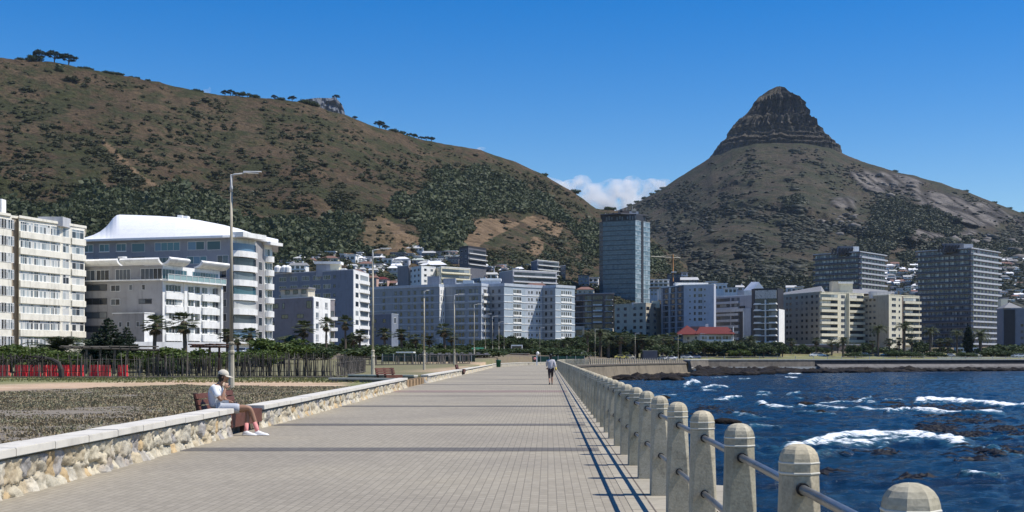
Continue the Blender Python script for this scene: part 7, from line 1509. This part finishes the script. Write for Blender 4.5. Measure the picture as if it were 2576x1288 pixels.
def fan_palm(seed, H, nf=44, R=1.25, skirt=True):
    r = random.Random(seed); mb = MB(); top = Vector((0,0,H))
    for k in range(nf+(9 if skirt else 0)):
        dead = k >= nf; el = (math.asin(r.uniform(-.55, 1)) if not dead else r.uniform(-1.4,-.9)); a = k*2.4+r.uniform(-.3,.3); L = R*r.uniform(.5,.85); 
        d = Vector((math.cos(a)*math.cos(el), math.sin(a)*math.cos(el), math.sin(el))); base = top+Vector((0,0,-.3 if dead else 0)); tip = base+d*L*(.5 if dead else 1)+Vector((0,0,-.12*L)); side = d.cross(Vector((0,0,1))).normalized(); up_ = side.cross(d)
        mb.add([base-side*.02, base+side*.02, tip+side*.015, tip-side*.015], [(0,1,2,3)], 1 if dead else 0)
        nb = 9
        for j in range(nb):
            t = (j/(nb-1)-.5)*2.1; dd = (d*math.cos(t)+side*math.sin(t)).normalized(); LL = R*.62*(1-.15*abs(t)); p1 = tip+dd*LL*.55+up_*.03; p2 = tip+dd*LL+Vector((0,0,-LL*.18)); w_ = .060*R; ww = dd.cross(up_).normalized()*w_
            mb.add([tip, p1-ww, p2, p1+ww], [(0,1,2,3)], 1 if dead else 0)
    tb = MB(); tb.tube([(0,0,-1),(r.uniform(-.1,.1),0,H*.4),(0,0,H-.1)], [.26,.19,.17], 8)
    tb.tube([(0,0,H-.9),(0,0,H-.2),(0,0,H+.1)], [.20,.34,.2], 8)
    return (tb.mesh('palm_trunk', [barkp]), mb.mesh('palm_crown', [L_palm, L_dead]), H+R*.9)
def date_palm(seed, H, nf=44, R=3.0, trw=.34):
    r = random.Random(seed); mb = MB()
    for k in range(nf):
        el = r.uniform(-.25, 1.35); a = k*2.4+r.uniform(-.2,.2); L = R*r.uniform(.8, 1.05); pts = []; p = Vector((0,0,H)); e = el; n = 7
        for j in range(n+1):
            pts.append(p.copy()); p = p+Vector((math.cos(a)*math.cos(e), math.sin(a)*math.cos(e), math.sin(e)))*L/n; e -= (.16+.10*j*.5)
        side = Vector((-math.sin(a), math.cos(a), 0))
        for j in range(n):
            for q in (.25, .75):
                p_ = pts[j].lerp(pts[j+1], q); dd = (pts[j+1]-pts[j]).normalized(); t = (j+q)/n; LL = .62*math.sin(math.pi*min(.98, t*.85+.15))+.08
                for s_ in (-1, 1): tp = p_+side*s_*LL*.8+dd*LL*.6+Vector((0,0,-.22*LL)); mb.add([p_-dd*.07, p_+dd*.07, tp], [(0,1,2)])
            mb.add([pts[j]-side*.025, pts[j]+side*.025, pts[j+1]+side*.02, pts[j+1]-side*.02], [(0,1,2,3)])
    for k in range(10):
        a = k*.63; mb.add([(0,0,H-.1),(.5*math.cos(a),.5*math.sin(a),H-.9),(.35*math.cos(a+.4),.35*math.sin(a+.4),H-1.1)], [(0,1,2)], 1)
    tb = MB(); tb.tube([(0,0,-1),(.05,0,H*.5),(0,0,H-.7),(0,0,H-.2),(0,0,H+.1)], [trw, trw*.85, trw*.85, trw*1.6, trw], 9)
    return (tb.mesh('date_trunk', [barkp]), mb.mesh('date_crown', [L_palm, L_dead]), H+R*.75)
PROTO['fan_s'] = ('fan_palm', fan_palm(1, 3.2)); PROTO['fan_m'] = ('fan_palm', fan_palm(2, 5.2)); PROTO['fan_l'] = ('fan_palm', fan_palm(3, 7.5, 40, 1.45))
PROTO['date_s'] = ('date_palm', date_palm(4, 1.2, 40, 2.4)); PROTO['date_m'] = ('date_palm', date_palm(5, 5.0, 46, 3.0)); PROTO['date_l'] = ('date_palm', date_palm(6, 8.2, 46, 3.3))
def tree(kind, u, vtop, Y, label, wk=1.0, z=None, group=None, vb=None):
    nm, (tm, cm_, H) = PROTO[kind]; x_ = X(u, Y); z_ = (float(G(x_, Y)) if z is None else z) if vb is None else Z(vb, Y)
    s = max(.3, (Z(vtop, Y)-z_)/H); wk *= {'fan_palm': 1.2, 'date_palm': 1.15}.get(nm, 1.12)
    r = empty(nm, (x_, Y, z_), label, {'fan_palm':'palm','date_palm':'palm','bush':'bush'}.get(nm, 'tree'), group, random.uniform(0, 6.28)); r.scale = (s*wk, s*wk, s)
    link('trunk', tm, r); link('crown', cm_, r); return r
# ridge line trees
def ridge(kind, u, vtop, vb, label, wk=1.0, group='trees along the skyline of the left hill'):
    j = int(np.clip(np.searchsorted(us1, u), 0, len(us1)-1)); Y = float(yr1[j])+2; return tree(kind, u, vtop, Y, label, wk, None, group, vb=vr1[j]+3 if vb is None else vb)
ridge('umbrella', 101, 124, None, 'left of the three umbrella pines on the highest part of the left hill', 1.1); ridge('umbrella', 137, 126, None, 'middle of the three umbrella pines on the left hill skyline', 1.2); ridge('umbrella', 173, 134, None, 'right of the three umbrella pines on the left hill skyline', 1.2)
sk = [(88,135,'bushd'),(50,143,'bushd'),(201,166,'bushd'),(216,166,'bushd'),(228,170,'bushd'),(268,176,'bushd'),(280,178,'bushd'),(294,180,'bushd'),(302,182,'bushd'),(330,190,'bushd'),(345,192,'bushd'),(372,198,'bushd'),(493,222,'bushd'),(506,226,'bushd'),(566,226,'umbrella'),(580,224,'umbrella'),(594,229,'broad2'),(610,229,'broad2'),(622,232,'broad2'),(640,236,'bushd'),(690,238,'umbrella'),(705,243,'bushd'),(735,240,'umbrella'),(765,248,'bushd'),(780,252,'bushd'),(790,256,'bushd'),(893,291,'umbrella'),(955,302,'umbrella'),(970,313,'umbrella'),(990,322,'bushd'),(1010,328,'bushd'),(1030,333,'broad2'),(1042,334,'broad2'),(1060,342,'umbrella'),(1073,342,'umbrella'),(1086,343,'umbrella'),(1110,360,'bushd'),(1130,365,'bushd'),(1370,434,'bushd'),(1445,474,'bushd'),(1530,518,'bushd'),(1545,520,'broad2'),(846,237,'umbrella')]
for i, (u, vt, k) in enumerate(sk):
    ridge(k, u, vt, None if u != 846 else 252, f'small dark {"pine" if k == "umbrella" else "shrub" if k == "bushd" else "tree"} on the left hill skyline, {orda(i+1)} one right of the three pines', 1.1 if k != 'bushd' else 1.15)
for i, u in enumerate([1585,1603,1622,1640,1655,1668,2250,2430,2540,2500,2570]):
    j = int(np.searchsorted(us2, u)); tree('bushd', u, vr2[j]-5, float(yr2[j])+3, f'tiny dark tree on the skyline of the rocky mountain, {orda(i+1)} from the left', 1.2, vb=vr2[j]+3, group='trees on the mountain skyline')
j = int(np.searchsorted(us2, 1711)); 
# promenade garden and streets, from left to right
T = [('bright',-30,868,112,'bushy bright green tree cut by the left edge behind the fence',1.5),('bright',22,858,110,'bright green spreading tree at the left edge below the cream block',1.8),('bright',66,866,108,'second bright green tree from the left edge',1.7),('bright',104,874,104,'low bright green tree behind the bent dead trunk',1.7),('bright',150,886,103,'green bush tree below the grey pergola beams',1.3),('bright',190,886,103,'green tree between the grey pergola and the conifer',1.2),('date_s',146,826,135,'squat palm with spreading fronds in front of the cream block',1.3),('date_s',235,836,150,'squat palm half hidden left of the dark conifer',1.0),('bushd',35,868,150,'dark shrub in front of the cream block base',1.5),
 ('conifer',272,800,118,'tall dark layered conifer in front of the grey wall',1.15),('conifer',318,823,121,'shorter dark conifer leaning out right of the tall one',1.0),('conifer',238,838,123,'small dark conifer left of the tall one',1.2),
 ('bright',355,878,105,'green shrubby tree right of the conifers',1.4),('fan_m',390,794,165,'fan palm in front of the annex white end wall',1.15),('fan_m',463,787,160,'fan palm in front of the sunlit bays of the lower white block',1.15),('bright',425,866,106,'rounded green tree below the left fan palm',1.4),('bright',468,868,104,'rounded green tree left of the brown pergola',1.7),('bright',515,882,120,'green shrub behind the brown pergola',1.3),('bushd',395,893,98,'dark bush behind the stake fence left of the pergola',1.4),
 ('fan_m',572,829,190,'fan palm behind the nearest lamp post, left of it',1.4),('fan_m',597,842,195,'low fan palm just right of the nearest lamp post',1.5),('fan_m',629,826,170,'fan palm right of the nearest lamp post',1.2),('bushd',652,880,165,'small round dark green shrub left of the umbrella-shaped tree',1.3),('bright',708,843,160,'wide umbrella-shaped green tree before the mauve-grey block',1.7),('date_s',728,826,190,'palm tuft rising behind the umbrella-shaped tree',.8),('fan_m',764,808,190,'fan palm before the corner of the mauve-grey block',1.15),('bushd',785,862,185,'dark shrub below the corner palm',1.4),('fan_l',821,800,210,'slender fan palm in front of the white balcony front',1.0),('fan_l',869,795,215,'tall fan palm in front of the slate side wall',1.0),('broad3',880,832,230,'dark slim tree below the slate wall palm',.8),('fan_m',905,832,220,'fan palm below the sunlit white balcony end',1.3),('fan_m',890,846,225,'short bushy palm between two taller ones by the slate wall',1.5),
 ('bushd',935,866,190,'dark green tree behind the second lamp post',2.2),('bright',962,870,200,'olive green tree right of the second lamp post',1.5),('fan_m',967,827,240,'fan palm before the grey gabled house',1.3),('fan_m',1010,829,245,'fan palm before the left of the pale blue complex',1.4),('fan_m',1045,842,245,'low fan palm before the pale blue complex',1.5),('broad2',1030,852,260,'dark tree mass below the blue complex left part',1.2),('fan_m',1080,846,240,'fan palm right of the third lamp post',1.5),('fan_m',1117,815,240,'tallest fan palm in front of the blue complex',1.2),('fan_m',1135,838,250,'short fan palm right of the tallest one',1.5),('broad1',1165,862,280,'round dark tree below the blue complex middle',1.2),('broad2',1195,858,290,'dark tree left of the lamp cluster',1.2),('bushd',1100,872,230,'dark bush over the shelter roof',2.0),('bushd',1000,872,230,'dark hedge-like bush left of the shelter roof',2.2),
 ('broad1',1232,846,330,'tall dark tree before the blue complex, first of the grove by the promenade end',1.3),('broad3',1262,838,340,'second tree of the grove at the promenade end',1.3),('broad1',1290,836,345,'third tree of the grove at the promenade end',1.3),('broad2',1322,848,340,'fourth tree of the grove at the promenade end',1.3),('broad1',1350,846,350,'fifth tree of the grove, right of the lone lamp',1.3),('broad2',1378,852,345,'sixth tree of the grove at the promenade end',1.3),('bushd',1300,873,300,'low shrub mass under the grove',2.5),('bushd',1250,875,290,'low shrub mass left of the bins',2.2),('bushd',1400,872,320,'low shrub by the bend of the promenade',2.0),('date_m',1418,851,330,'small palm with drooping fronds at the bend of the promenade',1.2),('date_m',1397,857,340,'small palm left of the bend palm',1.0),
 ('date_l',1478,826,400,'big date palm at the left of the grove below the dark modern block',1.3),('date_l',1510,818,405,'big date palm in the middle of the grove below the dark modern block',1.4),('broad1',1495,838,420,'dark tree behind the big date palms',1.4),('date_m',1530,836,400,'date palm right of the big pair',1.3),('broad3',1553,828,420,'dark tree left of the beige block',1.3),('broad1',1580,824,425,'large dark tree before the shaded beige block',1.5),('fan_m',1561,838,400,'fan palm tuft among the dark trees',1.6),('date_m',1597,842,410,'date palm under the beige block',1.3),('fan_m',1615,842,410,'fan palm under the beige block, right',1.6),('broad2',1630,836,430,'dark tree below the lit end of the beige block',1.4),('date_m',1643,846,410,'date palm left of the dark side wall',1.4),('fan_m',1668,842,420,'fan palm before the dark side wall',1.5),('fan_m',1690,838,430,'fan palm at the left end of the red roof',1.3),('broad2',1655,862,400,'low dark tree behind the headland railing',1.4),('broad1',1455,856,390,'dark tree at the left of the palm grove',1.3),('bushd',1540,878,420,'dark bush mass behind the headland railing',2)]
for i, (u, vt, k, w_) in enumerate([(1722,858,'broad2',1.2),(1745,848,'broad1',1.5),(1772,850,'broad2',1.5),(1797,853,'broad1',1.4),(1822,852,'broad2',1.5),(1848,850,'broad1',1.4),(1872,853,'broad2',1.5),(1898,862,'broad1',1.4),(1920,860,'broad2',1.5),(1945,852,'broad1',1.3),(1968,862,'broad2',1.2)]):
    T.append((k, u, vt, 505-i % 3*6, f'{orda(i+1)} tree from the left in the dark front row below the red roof', w_))
T += [('date_m',1886,838,500,'palm rising between the row of trees at the foot of the black balcony tower',1.1),('bright',1862,874,488,'light green low tree in front of the dark row',1.6),('fan_m',1990,852,520,'palm at the left of the cream block foot',1.3),('broad2',2010,862,530,'dark tree in front of the shaded cream wing',1.4),('fan_m',2054,850,515,'small palm before the shaded cream wing',1.2),('broad2',2030,868,520,'low tree by the shopfront',1.3),
 ('fan_m',2092,854,505,'small palm left of the first date palm of the far shore',1.3),('date_m',2121,842,500,'first date palm of the far shore, before the left cream balconies',1.1),('broad1',2150,862,515,'dark round tree between the first and second date palm',1.2),('broad2',2180,858,520,'dark tree left of the tall second date palm',1.2),('date_l',2209,808,505,'tall date palm in front of the shaded cream side wall',1.1),('fan_m',2195,858,510,'small fan palm left of the tall date palm trunk',1.2),('fan_m',2237,852,505,'small palm at the foot of the right cream wing',1.3),('date_l',2275,800,508,'tallest date palm, before the right cream balconies',1.05),('fan_m',2262,850,512,'small palm left of the tallest date palm trunk',1.2),('fan_m',2293,848,512,'small palm right of the tallest date palm trunk',1.2),('bushd',2260,880,500,'dark low bushes under the tallest date palm',2.5),('broad1',2320,852,525,'dark tree at the left foot of the right banded tower',1.2),('date_l',2340,814,510,'date palm before the left part of the right banded tower',1.1),('fan_m',2365,852,515,'small palm right of the first tower palm',1.4),('fan_m',2385,850,512,'small palm in the middle before the right banded tower',1.3),('date_l',2407,822,508,'date palm before the middle of the right banded tower',1.0),('cypress',2436,816,505,'dark column-shaped tree before the right banded tower',1.5),('date_m',2466,820,505,'date palm right of the dark column-shaped tree',1.1),('bushd',2350,882,500,'dark low bush at the foot of the tower palms',2),('bushd',2430,884,495,'low hedge before the white bus',2),('bushd',2494,874,505,'round dark bush left of the right edge car',2),('broad2',2505,862,530,'dark tree before the blue-grey block',1.2),('bushd',2545,880,500,'dark low bush by the right edge',2),('broad2',2572,862,530,'dark tree at the right edge',1.2),('bushd',2150,884,495,'dark low bush below the left cream wing',2),('bushd',2305,886,492,'small bush on the far grass',1.5),('date_l',2640,815,510,'date palm beyond the right edge',1.1)]
rt = random.Random(77)
def filler(u0, u1, st, v0, v1, Y0_, Y1_, kinds, where, wk=1.5):
    u = u0; n = 0
    while u < u1:
        n += 1; k = rt.choice(kinds); T.append((k, u, rt.uniform(v0, v1), rt.uniform(Y0_, Y1_), f'{orda(n)} {"shrub" if "bush" in k else "palm" if "fan" in k or "date" in k else "tree"} from the left in {where}', wk*(1.5 if "bush" in k else 1))); u += st*rt.uniform(.8, 1.2)
filler(1440, 1715, 15, 838, 856, 425, 445, ['broad1','broad2','broad3','date_m'], 'the thick back row of the palm grove', 1.4)
filler(1225, 1440, 17, 842, 856, 355, 375, ['broad1','broad2','broad3'], 'the back row of the grove at the promenade end', 1.4)
filler(1200, 1440, 16, 868, 880, 300, 330, ['bushd','bushd','broad2'], 'the hedge at the promenade end', 1.5)
filler(690, 1225, 21, 856, 872, 245, 270, ['bushd','broad2','broad1'], 'the tree belt before the slate and blue blocks', 1.4)
filler(930, 1235, 19, 872, 884, 205, 225, ['bushd','bright','bushd'], 'the shrub belt behind the distant stake fence', 1.6)
filler(-60, 700, 30, 872, 888, 128, 150, ['bushd','bright','bush'], 'the shrubs in front of the two left blocks', 1.3)
filler(1715, 1975, 14, 858, 868, 512, 525, ['broad1','broad2'], 'the back of the dark row below the red roof', 1.4)
filler(1975, 2600, 24, 862, 880, 515, 535, ['bushd','broad2','broad1','fan_m'], 'the thin strip along the far shore road', 1.3)
for k, u, vt, Y, lab, wk in T: tree(k, u, vt, Y, lab, wk)
# suburb trees between the hillside houses (a mass)
su = (V1 > 636)*(V1 < 745)*(U1 > 640)*(U1 < 1500)*1.0
scatter('suburb_trees', 'dark garden trees filling the gaps between the left hillside houses', 600, U1, V1, Y1, 229, su*np.clip((fbm(U1*.05, V1*.08, 3, 700)-.35)*4, .1, 1), lambda i, j, r: r.uniform(1.2, 3.0, len(i)), lf_wood, 16, .9, True)
su2 = (V2 > 665)*(V2 < 770)*(U2 > 1640)*(U2 < 2700)*1.0
scatter('suburb_trees', 'dark garden trees filling the gaps between the far right houses', 900, U2, V2, Y2, 239, su2*np.clip((fbm(U2*.05, V2*.08, 3, 701)-.35)*4, .1, 1), lambda i, j, r: r.uniform(1.6, 3.6, len(i)), lf_wood2, 17, .8, True)

# ================= CARS =================
def car_meshes():
    prof = [(-2.15,.35),(-2.2,.62),(-2.05,.86),(-1.55,.95),(-1.05,1.02),(-.55,1.42),(.55,1.47),(1.25,1.36),(1.75,1.0),(2.1,.92),(2.15,.35)]
    def slab(mb, pts, w0, w1):
        n = len(pts); vs = [(x,-w0 if z < 1.0 else -w1,z) for x,z in pts]+[(x,w0 if z < 1.0 else w1,z) for x,z in pts]
        mb.add(vs, [tuple(range(n)), tuple(range(2*n-1,n-1,-1))]+[(i,n+i,n+(i+1)%n,(i+1)%n) for i in range(n)])
    mb = MB(); slab(mb, prof, .86, .68); body = mb
    g = MB()
    for s_ in (-1, 1): g.add([(-.85,s_*.80,1.02),(-.48,s_*.695,1.36),(.5,s_*.69,1.40),(1.1,s_*.70,1.30),(1.4,s_*.80,1.03)], [(0,1,2,3,4) if s_ > 0 else (4,3,2,1,0)])
    g.add([(-1.06,-.66,1.05),(-1.06,.66,1.05),(-.58,.60,1.41),(-.58,-.60,1.41)], [(0,1,2,3)]); g.add([(1.73,-.64,1.04),(1.28,-.60,1.36),(1.28,.60,1.36),(1.73,.64,1.04)], [(0,1,2,3)])
    for i in range(len(g.v)): x,y,z = g.v[i]; g.v[i] = (x*1.012, y*1.02, z+.012)
    w_ = MB(); w_.tube([(0,-.12,0),(0,.12,0)], .33, 12); w_.tube([(0,-.125,0),(0,.125,0)], .18, 8, 1)
    return body, g, w_
cb, cg, cw = car_meshes(); M_tyre = paint('tyre', (.02,.02,.02), .8); M_cg = paint('car_glass', (.02,.025,.03), .1, 0, bmp=0, spec=.6)
gme = cg.mesh('car_glass', [M_cg]); wme = cw.mesh('car_wheel', [M_tyre, M_poleg]); CC = {}
def car(u, Y, rz, col, cname, label, s=1.0, z=None):
    if cname not in CC: CC[cname] = cb.mesh('car_body', [paint('car_'+cname, col, .3, .02, 1, False, bmp=0, spec=.5)])
    x_ = X(u, Y); r = empty('car', (x_, Y, (float(G(x_, Y)) if z is None else z)), label, 'car', 'cars parked and driving along the sea front road', rz); r.scale = (s, s, s)
    link('body', CC[cname], r); link('car_window', gme, r)
    for wx in (-1.35, 1.35):
        for wy in (-.76, .76): link('wheel', wme, r, (wx, wy, .33))
CCOL = {'white': (.8,.8,.8), 'silver': (.5,.51,.52), 'black': (.03,.03,.035), 'red': (.4,.03,.03), 'yellow': (.6,.5,.12), 'grey': (.2,.21,.22), 'blue': (.05,.1,.25), 'cream': (.62,.56,.42)}
cars = [(1452,375,'white','behind the left end of the headland railing'),(1468,377,'white','beside the first one behind the headland railing'),(1563,392,'yellow','behind the middle of the headland railing'),(1580,393,'cream','right of the yellow car behind the headland railing'),(1655,400,'white','just right of the grey hoarding'),(1668,402,'silver','second right of the grey hoarding'),(1684,404,'white','third right of the grey hoarding'),(1700,470,'white','left of the tree row, first'),(1712,470,'silver','left of the tree row, second'),(1728,472,'white','at the left end of the dark tree row'),(1750,474,'blue','below the left trees of the dark row'),(1950,520,'white','below the black balcony tower, left'),(1975,522,'white','right of the black balcony tower foot, left of a pair'),(1986,522,'silver','right of the black balcony tower foot, right of a pair'),(2018,524,'white','below the shaded cream wing'),(2048,505,'white','at the left end of the far grass'),(2064,505,'white','second on the far grass road edge'),(2172,512,'white','left of the tall date palm'),(2192,512,'black','right beside the white one left of the tall palm'),(2228,508,'white','right of the tall date palm'),(2250,508,'silver','under the right cream wing'),(2330,505,'cream','at the foot of the right banded tower'),(2344,505,'white','beside the cream one at the right banded tower'),(2388,500,'silver','before the middle of the right banded tower'),(2455,500,'cream','below the date palm right of the column-shaped tree'),(2548,512,'white','uppermost at the right edge of the photo'),(2558,495,'silver','lowest at the right edge of the photo'),(2566,494,'white','cut by the right edge of the photo'),(940,262,'silver','far behind the fence near the second lamp post'),(640,232,'white','behind the fence right of the nearest lamp post'),(612,233,'white','behind the fence just right of the nearest lamp post'),(690,236,'silver','behind the fence under the umbrella-shaped tree'),(715,238,'white','behind the fence right of the umbrella-shaped tree'),(795,240,'white','behind the dense fence end')]
for i, (u, Y, c, d) in enumerate(cars): car(u, Y, rh.uniform(-.25, .25)+(0 if rh.random() < .6 else math.pi), CCOL[c], c, f'{c} car {d}')
# grey hoarding and white bus at the far shore
r = world_root('bus', (X(2434,530), 530, 3), 'long white bus behind the column-shaped tree at the far right shore', 'bus'); z0 = float(G(X(2434,530),530)); x0, x1 = X(2402,530), X(2467,530)
mb = MB(); mb.box(x0, x1, 528.8, 531.2, z0+.4, z0+2.9); mb.obj('body', [M_white], r); mb = MB()
for k in range(7): a = x0+.5+(x1-x0-1)*k/7; mb.box(a, a+1.1, 528.76, 528.8, z0+1.5, z0+2.4)
mb.obj('bus_window', [M_cg], r)
for a in (x0+1.6, x1-1.6): mb = MB(); mb.tube([(a,528.7,z0+.45),(a,529.1,z0+.45)], .45, 12); mb.obj('wheel', [M_tyre], r)
r = world_root('hoarding', (X(1635,395), 395, .3), 'dark grey boxy hoarding behind the right end of the headland railing', 'hoarding'); z0 = float(G(X(1630,395),395)); mb = MB(); mb.box(X(1618,395), X(1653,395), 394, 398, z0, Z(883,395)); mb.obj('panel', [M_dgrey], r); mb = MB(); mb.box(X(1617,395), X(1654,395), 393.9, 398.1, Z(883,395)+.003, Z(882,395)); mb.obj('roof', [M_grey], r)
# pale kerb / low wall, tennis fence, shed and signs near the bend
lw = plain_wall([(X(2360,478),478),(X(2470,482),482),(X(2600,490),490)], .3, 1.25, 'bright white low wall on the far shore near the right edge', M_white, M_white)
r = world_root('mesh_fence', (X(1340,262), 262, 0), 'green mesh fence at the far end of the promenade', 'fence'); gf = paint('green_mesh', (.02,.075,.055), .8, .3, 1)
mb = MB(); mb.box(X(1338,262), X(1470,262), 262, 262.05, .0, Z(896,262)); mb.obj('mesh_panel', [gf], r)
for k in range(7): mb = MB(); xx_ = X(1338+22*k,262); mb.box(xx_-.05, xx_+.05, 261.9, 261.98, 0, Z(894.5,262)); mb.obj('post', [M_poleg], r)
r = world_root('mesh_fence', (X(1050,170), 170, 0), 'dark green mesh fence with grey posts behind the distant stake fence', 'fence')
mb = MB(); mb.box(X(960,172), X(1195,172), 172, 172.05, .5, Z(891,172)); mb.obj('mesh_panel', [paint('dark_green_mesh', (.03,.055,.045), .8, .3, 1)], r)
for k in range(9): mb = MB(); xx_ = X(962+28*k,172); mb.box(xx_-.05, xx_+.05, 171.9, 171.98, .5, Z(889.5,172)); mb.obj('post', [M_poleg], r)
r = world_root('shed', (X(1200,240), 245, 3), 'green roofed kiosk among the trees left of the lamp cluster', 'kiosk'); mb = MB(); mb.box(X(1180,245), X(1222,245), 245, 249, 2, Z(884,245)); mb.obj('wall', [M_dgrey], r); hip(r, X(1180,245), X(1222,245), 245, 249, Z(884,245), Z(874,245), paint('green_roof', (.02,.12,.07)), 1.2)
r = world_root('shelter', (X(1030,185), 185, 1), 'white rounded canopy above the dark shelter', 'canopy'); mb = MB(); mb.box(X(996,185), X(1040,185), 185, 188, Z(888,185), Z(884.5,185)); mb.obj('canopy', [M_white], r)
for uq in (1000, 1036): mb = MB(); mb.box(X(uq,185)-.08, X(uq,185)+.08, 185.5, 185.7, 1, Z(888.1,185)); mb.obj('post', [M_dgrey], r)
lw = plain_wall([(X(1262,300),300),(X(1345,302),302)], 0, 1.35, 'yellowish garden wall under the grove at the promenade end', rub, M_beige)
r = world_root('container', (X(1305,290), 290, 1), 'salmon and tan stall boxes under the grove at the promenade end', 'stall'); mb = MB(); mb.box(X(1285,290), X(1330,290), 290, 293, 0, Z(890,290)); mb.obj('wall', [PK], r); mb = MB(); mb.box(X(1283,290), X(1332,290), 289.6, 293.3, Z(890,290)+.003, Z(888.6,290)); mb.obj('roof', [M_beige], r)
r = world_root('van', (X(1300,320), 320, 2), 'white van roof showing under the grove trees', 'van'); z0 = float(G(X(1300,320),320)); mb = MB(); mb.hexa([(X(1284,320),320,z0+.3),(X(1315,320),320,z0+.3),(X(1315,320),322,z0+.3),(X(1284,320),322,z0+.3),(X(1286,320),320.1,z0+2.3),(X(1314,320),320.1,z0+2.3),(X(1314,320),321.9,z0+2.3),(X(1286,320),321.9,z0+2.3)]); mb.obj('body', [M_white], r); mb = MB(); mb.box(X(1288,320), X(1312,320), 319.95, 320.04, z0+1.4, z0+2.0); mb.obj('van_window', [M_cg], r)
for a in (1290, 1309): mb = MB(); mb.tube([(X(a,320),319.8,z0+.35),(X(a,320),320.2,z0+.35)], .36, 10); mb.obj('wheel', [M_tyre], r)
# white info post near the bend
r = world_root('sign', (X(1351,235), 235, 0), 'thin white sign post with a round white head behind the walking woman', 'sign'); mb = MB(); mb.box(X(1349,235), X(1352,235), 235, 235.15, 0, Z(893,235)); mb.obj('post', [M_white], r); mb = MB(); mb.lathe([(.05,-.35),(.24,-.2),(.30,0),(.24,.2),(.05,.35)], 10, (X(1352.5,235), 235.1, Z(889,235))); mb.obj('sign_panel', [M_white], r)

# ================= CLOUD AND HAZE =================
cvm = bpy.data.materials.new('cloud_vapour'); cvm.use_nodes = True; nt = cvm.node_tree; nt.nodes.clear(); out = nt.nodes.new('ShaderNodeOutputMaterial')
pv = nt.nodes.new('ShaderNodeVolumePrincipled'); pv.inputs['Color'].default_value = (1,1,1,1); pv.inputs['Anisotropy'].default_value = .2
g = N(nt, 'ShaderNodeNewGeometry'); n1 = N(nt, 'ShaderNodeTexNoise', Scale=.012, Detail=7.0, Roughness=.62); nt.links.new(g.outputs['Position'], n1.inputs['Vector'])
mr = N(nt, 'ShaderNodeMapRange'); mr.inputs['From Min'].default_value = .42; mr.inputs['From Max'].default_value = .66; mr.inputs['To Max'].default_value = .022; nt.links.new(n1.outputs[0], mr.inputs['Value']); nt.links.new(mr.outputs[0], pv.inputs['Density']); nt.links.new(pv.outputs[0], out.inputs['Volume'])
DCL = 8500; rc = random.Random(4); mb = MB(); parts = []
for u, v, ru, rv in [(1400,500,40,26),(1440,480,40,30),(1462,462,30,24),(1500,490,55,32),(1540,470,32,22),(1560,480,45,32),(1590,458,26,18),(1600,480,50,28),(1640,470,38,22),(1668,462,26,14),(1380,470,45,24),(1345,452,40,16),(1310,430,34,10),(1480,515,80,26),(1560,512,80,26)]:
    p = W(u, v, DCL+rc.uniform(-90, 90)); k = DCL/F; parts.append(ellip(p, (ru*k, ru*k*.7, rv*k), 2))
me = union(parts, 14, 'cloud', cvm)
o = link('cloud', me); tag(o, 'low white cumulus cloud filling the saddle between the two mountains', 'cloud')
for us_, lab in (([(518,231,15,6),(505,232,16,4),(528,224,5,8)], 'wispy white puff of cloud just above the left ridge'), ([(1212,374,14,5)], 'faint small cloud peeping over the middle of the left ridge')):
    parts = [ellip(W(u, v, DCL), (ru*DCL/F, ru*DCL/F, rv*DCL/F), 2) for u, v, ru, rv in us_]
    o = link('cloud', union(parts, 12, 'cloud', cvm)); tag(o, lab, 'cloud')
hz = bpy.data.materials.new('haze_air'); hz.use_nodes = True; nt = hz.node_tree; nt.nodes.clear(); out = nt.nodes.new('ShaderNodeOutputMaterial')
pv = nt.nodes.new('ShaderNodeVolumePrincipled'); pv.inputs['Color'].default_value = (.62,.78,1,1); pv.inputs['Density'].default_value = HAZE; pv.inputs['Anisotropy'].default_value = .0; nt.links.new(pv.outputs[0], out.inputs['Volume'])
if HAZE > 0:
    mb = MB(); mb.box(-3600, 3600, -80, 4700, -8, 640); tag(mb.obj('haze', [hz]), 'thin pale blue air over the whole bay', 'haze', kind='stuff')
